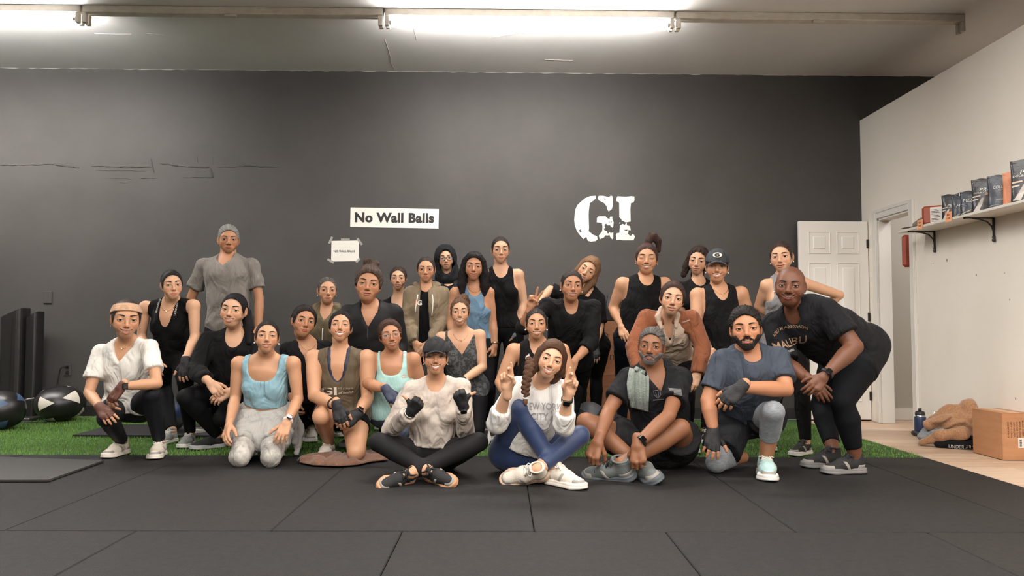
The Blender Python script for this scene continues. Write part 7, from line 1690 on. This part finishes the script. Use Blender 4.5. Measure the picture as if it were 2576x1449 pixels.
P(id='p23', label='woman bending forward in a rust and beige fleece with a folded-down collar', h=1.62, w=1.08, skin=T3, pel=(1692, 905, 5.92), nk=(1680, 806, -.4), hd=(1691, 751, -.5), hpx=90, rot=(4, 2, 9),
  sh=[(1626, 800, -.36), (1740, 802, -.38)], arm=[((1594, 872, -.42), (1606, 932, -.5), (1620, 965, -.52), 'relax', (0, -1, .3)), ((1768, 872, -.42), (1755, 940, -.5), (1742, 968, -.52), 'relax', (0, -1, .4))],
  leg=[((1660, 1000, '*'), ('f', 1668, 1130, -4), None), ((1728, 1000, '*'), ('f', 1752, 1142, 8), None)], face=dict(smile=.5, open=.45, eye=.0042, fw=.96), hair=hair('knob', col=(46, 34, 30), col2=(92, 68, 56), vol=.009),
  top=[dict(m=BLK, name='undershirt', neck=('u', .06, .10, .03), arm=False, sleeve=.3, t=.005), dict(m=BEI, name='fleece_body', sleeve=.15, neck=('v', .040, .120, .03), t=.009, wr=.004, loose=.02, hem=-.03), dict(m=RUS, name='fleece_sleeves', sleeves_only=True, sleeve=1.94, slw=.007, neck=None, hem=-.5, t=.016, wr=.003)],
  bot=[dict(m=LEG, end=1.95)], shoe=dict(m=SHB, sole=SOLW, lace=LACB), vox=.0095, extra=ex23)
# 24
P(id='p24', label='woman with curly dark hair in a black T-shirt at the back beside the capped woman', h=1.62, w=1.05, skin=T3, pel=(1758, 852, 6.65), nk=(1757, 712, 0), hd=(1756, 656, -.03), hpx=72, rot=(-6, 0, 8), hres=(96, 80),
  sh=[(1714, 726, 0), (1802, 726, 0)], arm=[((1712, 800, -.05), (1722, 850, -.15), (1730, 890, -.2), 'hang', (-1, -.4, 0)), None], face=dict(smile=.6, open=.4, eye=.0036, fw=.96), hair=hair(col=(34, 26, 24), col2=(82, 62, 52), curl=.0036, down=True, vol=.013, earcut=False, slope=.5, low=-.08, fclear=.056, fly=40, add=[((.055, -.02, .03), (.082, -.02, -.05), .03, .030), ((.082, -.02, -.05), (.095, -.01, -.12), .030, .022), ((-.055, -.03, .03), (-.075, -.03, -.05), .03, .03), ((0, -.07, .0), (0, -.08, -.12), .05, .05)]),
  top=[dict(m=BLK2, name='t_shirt', sleeve=.6, slw=.014, neck=('u', .066, .045, .02), t=.012, wr=.003)], bot=[dict(m=BLK, end=1.9)], shoe=dict(m=SHB, sole=SOLW), vox=.010)
# 25
def logo25(hobj, cp, hp):
    def oval(rx, rz, y, m, name):
        mb = MB(); t = np.linspace(0, 2 * math.pi, 33)[:-1]; P_ = []
        for a in t:
            x, z = rx * math.cos(a), .080 + rz * math.sin(a); yy = -.012 + .1045 * math.sqrt(max(0, 1 - (x / .0865) ** 2 - ((z - .030) / .1035) ** 2)) + y; P_.append((x, yy, z))
        mb.add(P_, [tuple(range(32))[::-1]]); return hobj(name, mb, m, parent=cp, smooth=False)
    oval(.032, .0195, .0035, mat('logo_gold', (206, 160, 90), .6), 'logo_rim'); oval(.0295, .0172, .0050, mat('logo_white', (232, 228, 220), .6), 'logo_oval')
    mb = MB(); P_ = []
    for a in np.linspace(.75, 2 * math.pi - .25, 20):
        x, z = .017 * math.cos(a), .080 + .0095 * math.sin(a); P_.append((x * -1, -.012 + .1045 * math.sqrt(max(0, 1 - (x / .0865) ** 2 - ((z - .030) / .1035) ** 2)) + .0065, z))
    P_.append((-.004, P_[-1][1] + .002, .079)); mb.tube(P_, .0032, 6, flat=((0, 1, 0), .3)); hobj('logo_letter', mb, mat('logo_dark', (34, 42, 40), .6), parent=cp)
P(id='p25', label='woman in dark cap with white oval letter badge and black tank top', h=1.68, w=1.28, wa=1.2, skin=T1, pel=(1812, 880, 6.05), nk=(1808, 730, -.05), hd=(1804, 672, -.1), hpx=78, rot=(0, 5, 2),
  sh=[(1754, 742, -.05), (1864, 738, -.05)], arm=[((1752, 822, -.12), (1790, 892, -.34), (1781, 930, -.40), 'relax', (-.6, -1, 0)), ((1890, 815, 0), (1872, 880, -.15), (1860, 915, -.2), 'hang', (1, -.4, 0))],
  leg=[((1790, 985, '*'), ('f', 1786, 1120, -6), None), ((1850, 985, '*'), ('f', 1860, 1120, 6), None)], face=dict(smile=1.1, open=1.0, eye=.0028, fw=1.0, fat=.5), hair=hair('knob', col=(30, 24, 23)), headfn=chain([cap((62, 64, 68), logo25), earrings(r=.006)]),
  top=[dict(m=BLK2, name='tank_top', neck=('u', .062, .085, .04), ahx=.016, ahd=.095, t=.010, wr=.0015)], bot=[dict(m=LEG, end=1.95)], shoe=dict(m=SHB, sole=SOLW), vox=.0095, extra=lambda c: necklace(c, drop=.06))
# 26
P(id='p26', label='woman in a sleeveless grey top with both hands on her hips by the white door', h=1.60, w=1.05, skin=T3, pel=(1973, 868, 5.85), nk=(1971, 702, 0), hd=(1966, 646, -.04), hpx=78, rot=(-8, 2, -3),
  sh=[(1928, 717, 0), (2020, 712, 0)], arm=[((1908, 770, .12), (1945, 800, .14), (1965, 812, .1), 'relax', (-1, 0, .3)), ((2112, 742, .10), (2040, 800, .22), (2010, 815, .15), 'relax', (1, 0, .3))],
  leg=[None, ((2018, 985, '*'), ('f', 1992, 1148, -52), None)], face=dict(smile=.5, open=.3, eye=.0042, fw=.98, fat=.3), hair=hair(col=(40, 30, 27), col2=(92, 72, 62), line=.002), headfn=earrings(r=.004),
  top=[dict(m=F1((128, 126, 126)), name='sleeveless_top', neck=('u', .052, .02, .02), ahx=.004, t=.010, wr=.002, collar=.030)], bot=[dict(m=BLK, end=1.95)], shoe=dict(m=SHB, sole=SOLW, lace=LACB), vox=.009)
# 27
def ex27(c):
    J = c['J']; c['band'](1, .93, mat('strap_black', (28, 27, 27), .5), face='round', wdt=.022); g = (150, 118, 88)
    X_ = nrm(W(2040, 855, 4.7) - W(1975, 875, 4.7)); 
    print_at(c, 'HALF MARATHON', 2009, 836, 4.7, .165, .022, g, X=X_, off=.005, arc=.035); print_at(c, 'MALIBU', 2010, 864, 4.7, .185, .052, g, X=X_, off=.012)
    print_at(c, 'RUNNING', 2010, 884, 4.7, .062, .014, (176, 170, 162), X=X_, off=.015)
P(id='p27', label='woman with a shaved head bending forward in a black half-marathon T-shirt and black capris', h=1.72, w=1.6, wa=1.4, wl=1.5, skin=(112, 72, 52), pel=(2150, 885, 5.1), nk=(2006, 786, -.24), hd=(1988, 718, -.34), hpx=96, rot=(-6, 0, 4), prot=-25,
  sh=[(1950, 815, -.08), (2078, 782, -.36)], arm=[((1978, 918, -.20), (2040, 958, -.38), (2062, 985, -.42), 'relax', (-.4, -1, .3)), ((2150, 872, -.48), (2074, 946, -.55), (2046, 976, -.56), 'relax', (.3, -1, .6))],
  leg=[((2066, 1020, '*'), ('f', 2030, 1176, -78), None), ((2118, 1012, '*'), ('f', 2082, 1192, -80), None)], face=dict(smile=1.0, open=.7, eye=.0034, fw=1.05, fat=.8, jaw=.0, nose=1.25, lips=1.3, scalp=.45), hair=dict(bald=True, col=(28, 22, 20)), headfn=earrings(r=.005),
  top=[dict(m=F1((28, 28, 30)), name='t_shirt', sleeve=(.85, .64), slw=.014, neck=('u', .056, .01, .0), nocarve=True, t=.014, loose=.02, wr=.004, hem=-.06)], bot=[dict(m=mat('legging_ink2', (16, 17, 21), .75, spec=.15), name='capri_leggings', end=1.80)], shoe=dict(m=SHB, sole=mat('sole_mix', (120, 118, 116), .5), lace=LACB), ss=1.12, extra=ex27)
# 28
def ex28(c):
    J = c['J']; c['band'](1, .93, mat('watch_steel', (60, 58, 56), .35, metal=.7), face='square', wdt=.022); X_ = J['X']; g = (70, 68, 70)
    o = W(1659, 1000, 4.7); [patch('print', q, o, X_, J['up'], c['bvh'](), mat('print_dark', (84, 82, 86), .6), c['root'], .0020, 6, .0003) for q in ([(-.022, .026), (.022, .026), (.022, .030), (-.022, .030)], [(-.022, .0), (-.018, .0), (-.018, .028), (-.022, .028)], [(.018, .0), (.022, .0), (.022, .028), (.018, .028)], [(-.022, .0), (0, -.026), (0, -.020), (-.018, .003)], [(0, -.026), (.022, .0), (.018, .003), (0, -.020)], [(-.034, -.034), (.034, -.034), (.030, -.027), (-.030, -.027)])]
    for s in (-1, 1): patch('print', [(s * .004 - .002, -.012), (s * .004 + .002, -.012), (s * .009 + .002, .02), (s * .009 - .002, .02)], o, X_, J['up'], c['bvh'](), mat('print_dim', (96, 94, 98), .6), c['root'], .0022, 5, .0003)
    a, b_ = W(1694, 990, 4.6), W(1724, 990, 4.6); Xs = nrm(b_ - a)
    for k in range(7): patch('flag_stripe', [(-.036 + .022 * (k > 2), .020 - k * .006), (.036, .017 - k * .006), (.036, .0205 - k * .006), (-.036 + .022 * (k > 2), .0235 - k * .006)], (a + b_) / 2, Xs, (0, 0, 1), c['bvh'](), mat('print_flag', (128, 126, 124), .7), c['root'], .0022, 9, .0003)
P(id='p28', label='grey-bearded man in a black V-neck T-shirt and shorts sitting cross-legged on the mats', sex='m', h=1.82, w=1.12, wa=1.12, skin=(140, 94, 66), pel=(1674, 1130, 5.02), nk=(1644, 932, -.14), hd=(1639, 872, -.2), hpx=97, rot=(-6, 2, 5),
  sh=[(1580, 952, -.14), (1714, 952, -.12)], arm=[((1532, 1032, -.24), (1505, 1108, -.42), (1482, 1168, -.46), 'grip', (-.4, -1, .6)), ((1682, 1046, -.38), (1604, 1116, -.52), (1606, 1172, -.56), 'grip', (-.3, -1, .3))],
  leg=[((1474, 1062, -.12), (1596, 1158, -.32), (1626, 1172, -.50)), ((1712, 1078, -.3), (1562, 1166, -.46), (1510, 1168, -.40))], face=dict(smile=.8, open=.7, eye=.0038, fw=1.0, nose=1.2, lips=1.1), hair=hair('man', col=(58, 54, 52), col2=(140, 134, 130), curl=.0010, brow=(40, 34, 32), vol=.003, top=.003),
  beard=dict(col=(88, 82, 78), col2=(176, 168, 162)), top=[dict(m=F1((28, 27, 29)), name='t_shirt', sleeve=.62, slw=.018, neck=('v', .058, .095, .01), t=.011, loose=.012, wr=.005, hem=-.02)],
  bot=[dict(m=F1((36, 35, 36)), name='shorts', end=.62, loose=.025, t=.010, wr=.005, waist=.06)], shoe=[dict(m=mat('shoe_slate', (104, 108, 106), .7, bump=.6, bscale=200), sole=mat('sole_slate', (92, 98, 102), .6), up=(-.5, .55, .65)), dict(m=mat('shoe_slate', (104, 108, 106), .7), sole=mat('sole_slate', (92, 98, 102), .6), lace=LACB, up=(.2, -.6, .8))], ss=1.05, extra=ex28)
# 29
HGR = mat('compression_grey', (112, 116, 120), .6, col2=(146, 150, 154), nscale=40, stretch=(1, 1, 9), detail=5, bump=.3, bscale=40, sheen=.2)
P(id='p29', label='dark-bearded man kneeling on one knee in a slate blue T-shirt and grey compression tights', sex='m', h=1.80, w=1.25, wa=1.2, wl=1.05, skin=(190, 134, 100), pel=(1884, 1056, 5.02), nk=(1884, 896, -.2), hd=(1876, 828, -.26), hpx=106, rot=(2, 3, -4),
  sh=[(1818, 906, -.2), (1958, 900, -.2)], arm=[((1780, 1008, -.24), (1794, 1082, -.3), (1790, 1142, -.4), 'rest', (0, -1, .6), GLV), ((1978, 980, -.36), (1864, 974, -.52), (1824, 1012, -.54), 'relax', (-.2, -1, .6), GLV)],
  leg=[((1802, 1163, 'g.07'), (1868, 1150, 'g.07'), (1880, 1135, 'g.06')), ((1946, 1036, '*'), ('f', 1936, 1212, -14), None)], face=dict(smile=.6, open=.55, eye=.0036, fw=1.02, fat=.3, nose=1.1), hair=hair('man', col=(26, 23, 22), col2=(60, 54, 50), top=.012, curl=.0030, vol=.009, fly=60),
  beard=dict(col=(32, 27, 25), col2=(92, 82, 76)), top=[dict(m=F1((68, 74, 84)), name='t_shirt', sleeve=.68, slw=.006, neck=('u', .054, .004, .0), t=.011, loose=.012, wr=.005, hem=-.04)],
  bot=[dict(m=HGR, name='compression_tights', end=1.55, t=.005), dict(m=F1((30, 30, 33)), name='shorts', end=(.72, .38), loose=.02, t=.012, wr=.004)],
  shoe=[dict(m=SHB, sole=SHB, ov=SHB, up=(0, 0, -1)), dict(m=mat('shoe_mint', (176, 208, 204), .6, noise=.1, nscale=60, bump=.5, bscale=200), sole=SOLW, lace=LACW, panel=mat('panel_grey', (120, 130, 136), .5))], ss=1.02)
CTX = {}
for p in PEOPLE:
    c_ = person(p); CTX[p['id']] = dict(bvh=c_['bvh'])
print('\n'.join(LOG))
# ------------------------------------------------------------------ towels
TW = mat('terry_sage', (112, 118, 108), .95, col2=(136, 146, 138), nscale=120, bump=1.0, bscale=160, sheen=.4)
def sheet(name, C, m, label, th=.005):
    """C: (rows, cols, 3) points; a thin cloth with two sides"""
    r_, c_, _ = C.shape; V = C.reshape(-1, 3); b = np.array([V[:, 0].mean(), V[:, 1].mean(), V[:, 2].min()])
    tu = np.gradient(C, axis=1).reshape(-1, 3); tv = np.gradient(C, axis=0).reshape(-1, 3); nn = np.cross(tu, tv); nn /= np.linalg.norm(nn, axis=1)[:, None] + 1e-9
    q = [(j * c_ + i, j * c_ + i + 1, (j + 1) * c_ + i + 1, (j + 1) * c_ + i) for j in range(r_ - 1) for i in range(c_ - 1)]; n = len(V)
    rim = [j * c_ for j in range(r_ - 1)] + [(r_ - 1) * c_ + i for i in range(c_ - 1)] + [j * c_ + c_ - 1 for j in range(r_ - 1, 0, -1)] + [i for i in range(c_ - 1, 0, -1)]
    Fc = [f for f in q] + [tuple(k + n for k in f[::-1]) for f in q] + [(rim[k], rim[(k + 1) % len(rim)], rim[(k + 1) % len(rim)] + n, rim[k] + n) for k in range(len(rim))]
    mb = MB(); mb.add(np.concatenate([V, V - nn * th]) - b, Fc); return tag(mb.obj(name, m, None, tuple(b), smooth=True), label, 'towel')
bv = CTX['p28']['bvh'](); rows = []; last = 4.75
KU = [(0, 1616, 930, 15), (.12, 1612, 937, 19), (.3, 1608, 934, 24), (.55, 1605, 972, 27), (.8, 1606, 1008, 25), (1, 1609, 1030, 22)]
kt = [k[0] for k in KU]
for t in np.linspace(0, 1, 34):
    cu, cv, hw = [float(np.interp(t, kt, [k[i] for k in KU])) for i in (1, 2, 3)]; row = []
    for s_ in np.linspace(-1, 1, 25):
        u, v = cu + s_ * hw, cv + 6 * s_ * t + (1 - t) * 8 * s_; d = nrm(ray(u, v)); h = bv.ray_cast(Vector(CAM), Vector(d), 8)
        Y = h[0][1] if h[0] is not None and abs(h[0][1] - last) < .25 else last
        row.append(Y)
        row[-1] = (u, v, Y)
    ym = np.mean([q[2] for q in row]); last = ym
    rows.append([W(u, v, .5 * Y + .5 * ym - .016 - .010 * math.sin(7.5 * s_ + 1.5 * t) - .004 * math.sin(17 * s_ - 3 * t)) for (u, v, Y), s_ in zip(row, np.linspace(-1, 1, 25))])
sheet('hand_towel', np.array(rows), TW, "sage green terry towel draped over the bearded man's shoulder")
TB = mat('terry_brown', (104, 72, 56), .95, col2=(126, 90, 70), nscale=120, bump=.6, bscale=220, sheen=.3)
top = [(750, 1165), (790, 1157), (850, 1151), (900, 1146), (940, 1140), (972, 1158)]; bot = [(752, 1168), (790, 1175), (850, 1178), (900, 1174), (940, 1166), (976, 1162)]; rows = []
for t in np.linspace(0, 1, 15):
    row = []
    for s_ in np.linspace(0, 5, 46):
        a_ = np.array([np.interp(s_, range(6), [q[k] for q in top]) for k in (0, 1)]); b_ = np.array([np.interp(s_, range(6), [q[k] for q in bot]) for k in (0, 1)]); u, v = a_ * (1 - t) + b_ * t
        g = Wz(u, v, 0); z = .012 + .055 * math.sin(math.pi * t) ** .5 * (.15 + .85 * abs(math.sin(4.1 * s_ + 3.2 * math.sin(3.4 * t + 1.7 * s_)))) * (.5 + .5 * math.sin(math.pi * min(1, s_ / 4.6 + .08)))
        row.append([g[0] + .01 * math.sin(9 * t + 2 * s_), g[1], z])
    rows.append(row)
sheet('brown_towel', np.array(rows), TB, 'crumpled brown towel on the floor under the kneeling woman in brown')
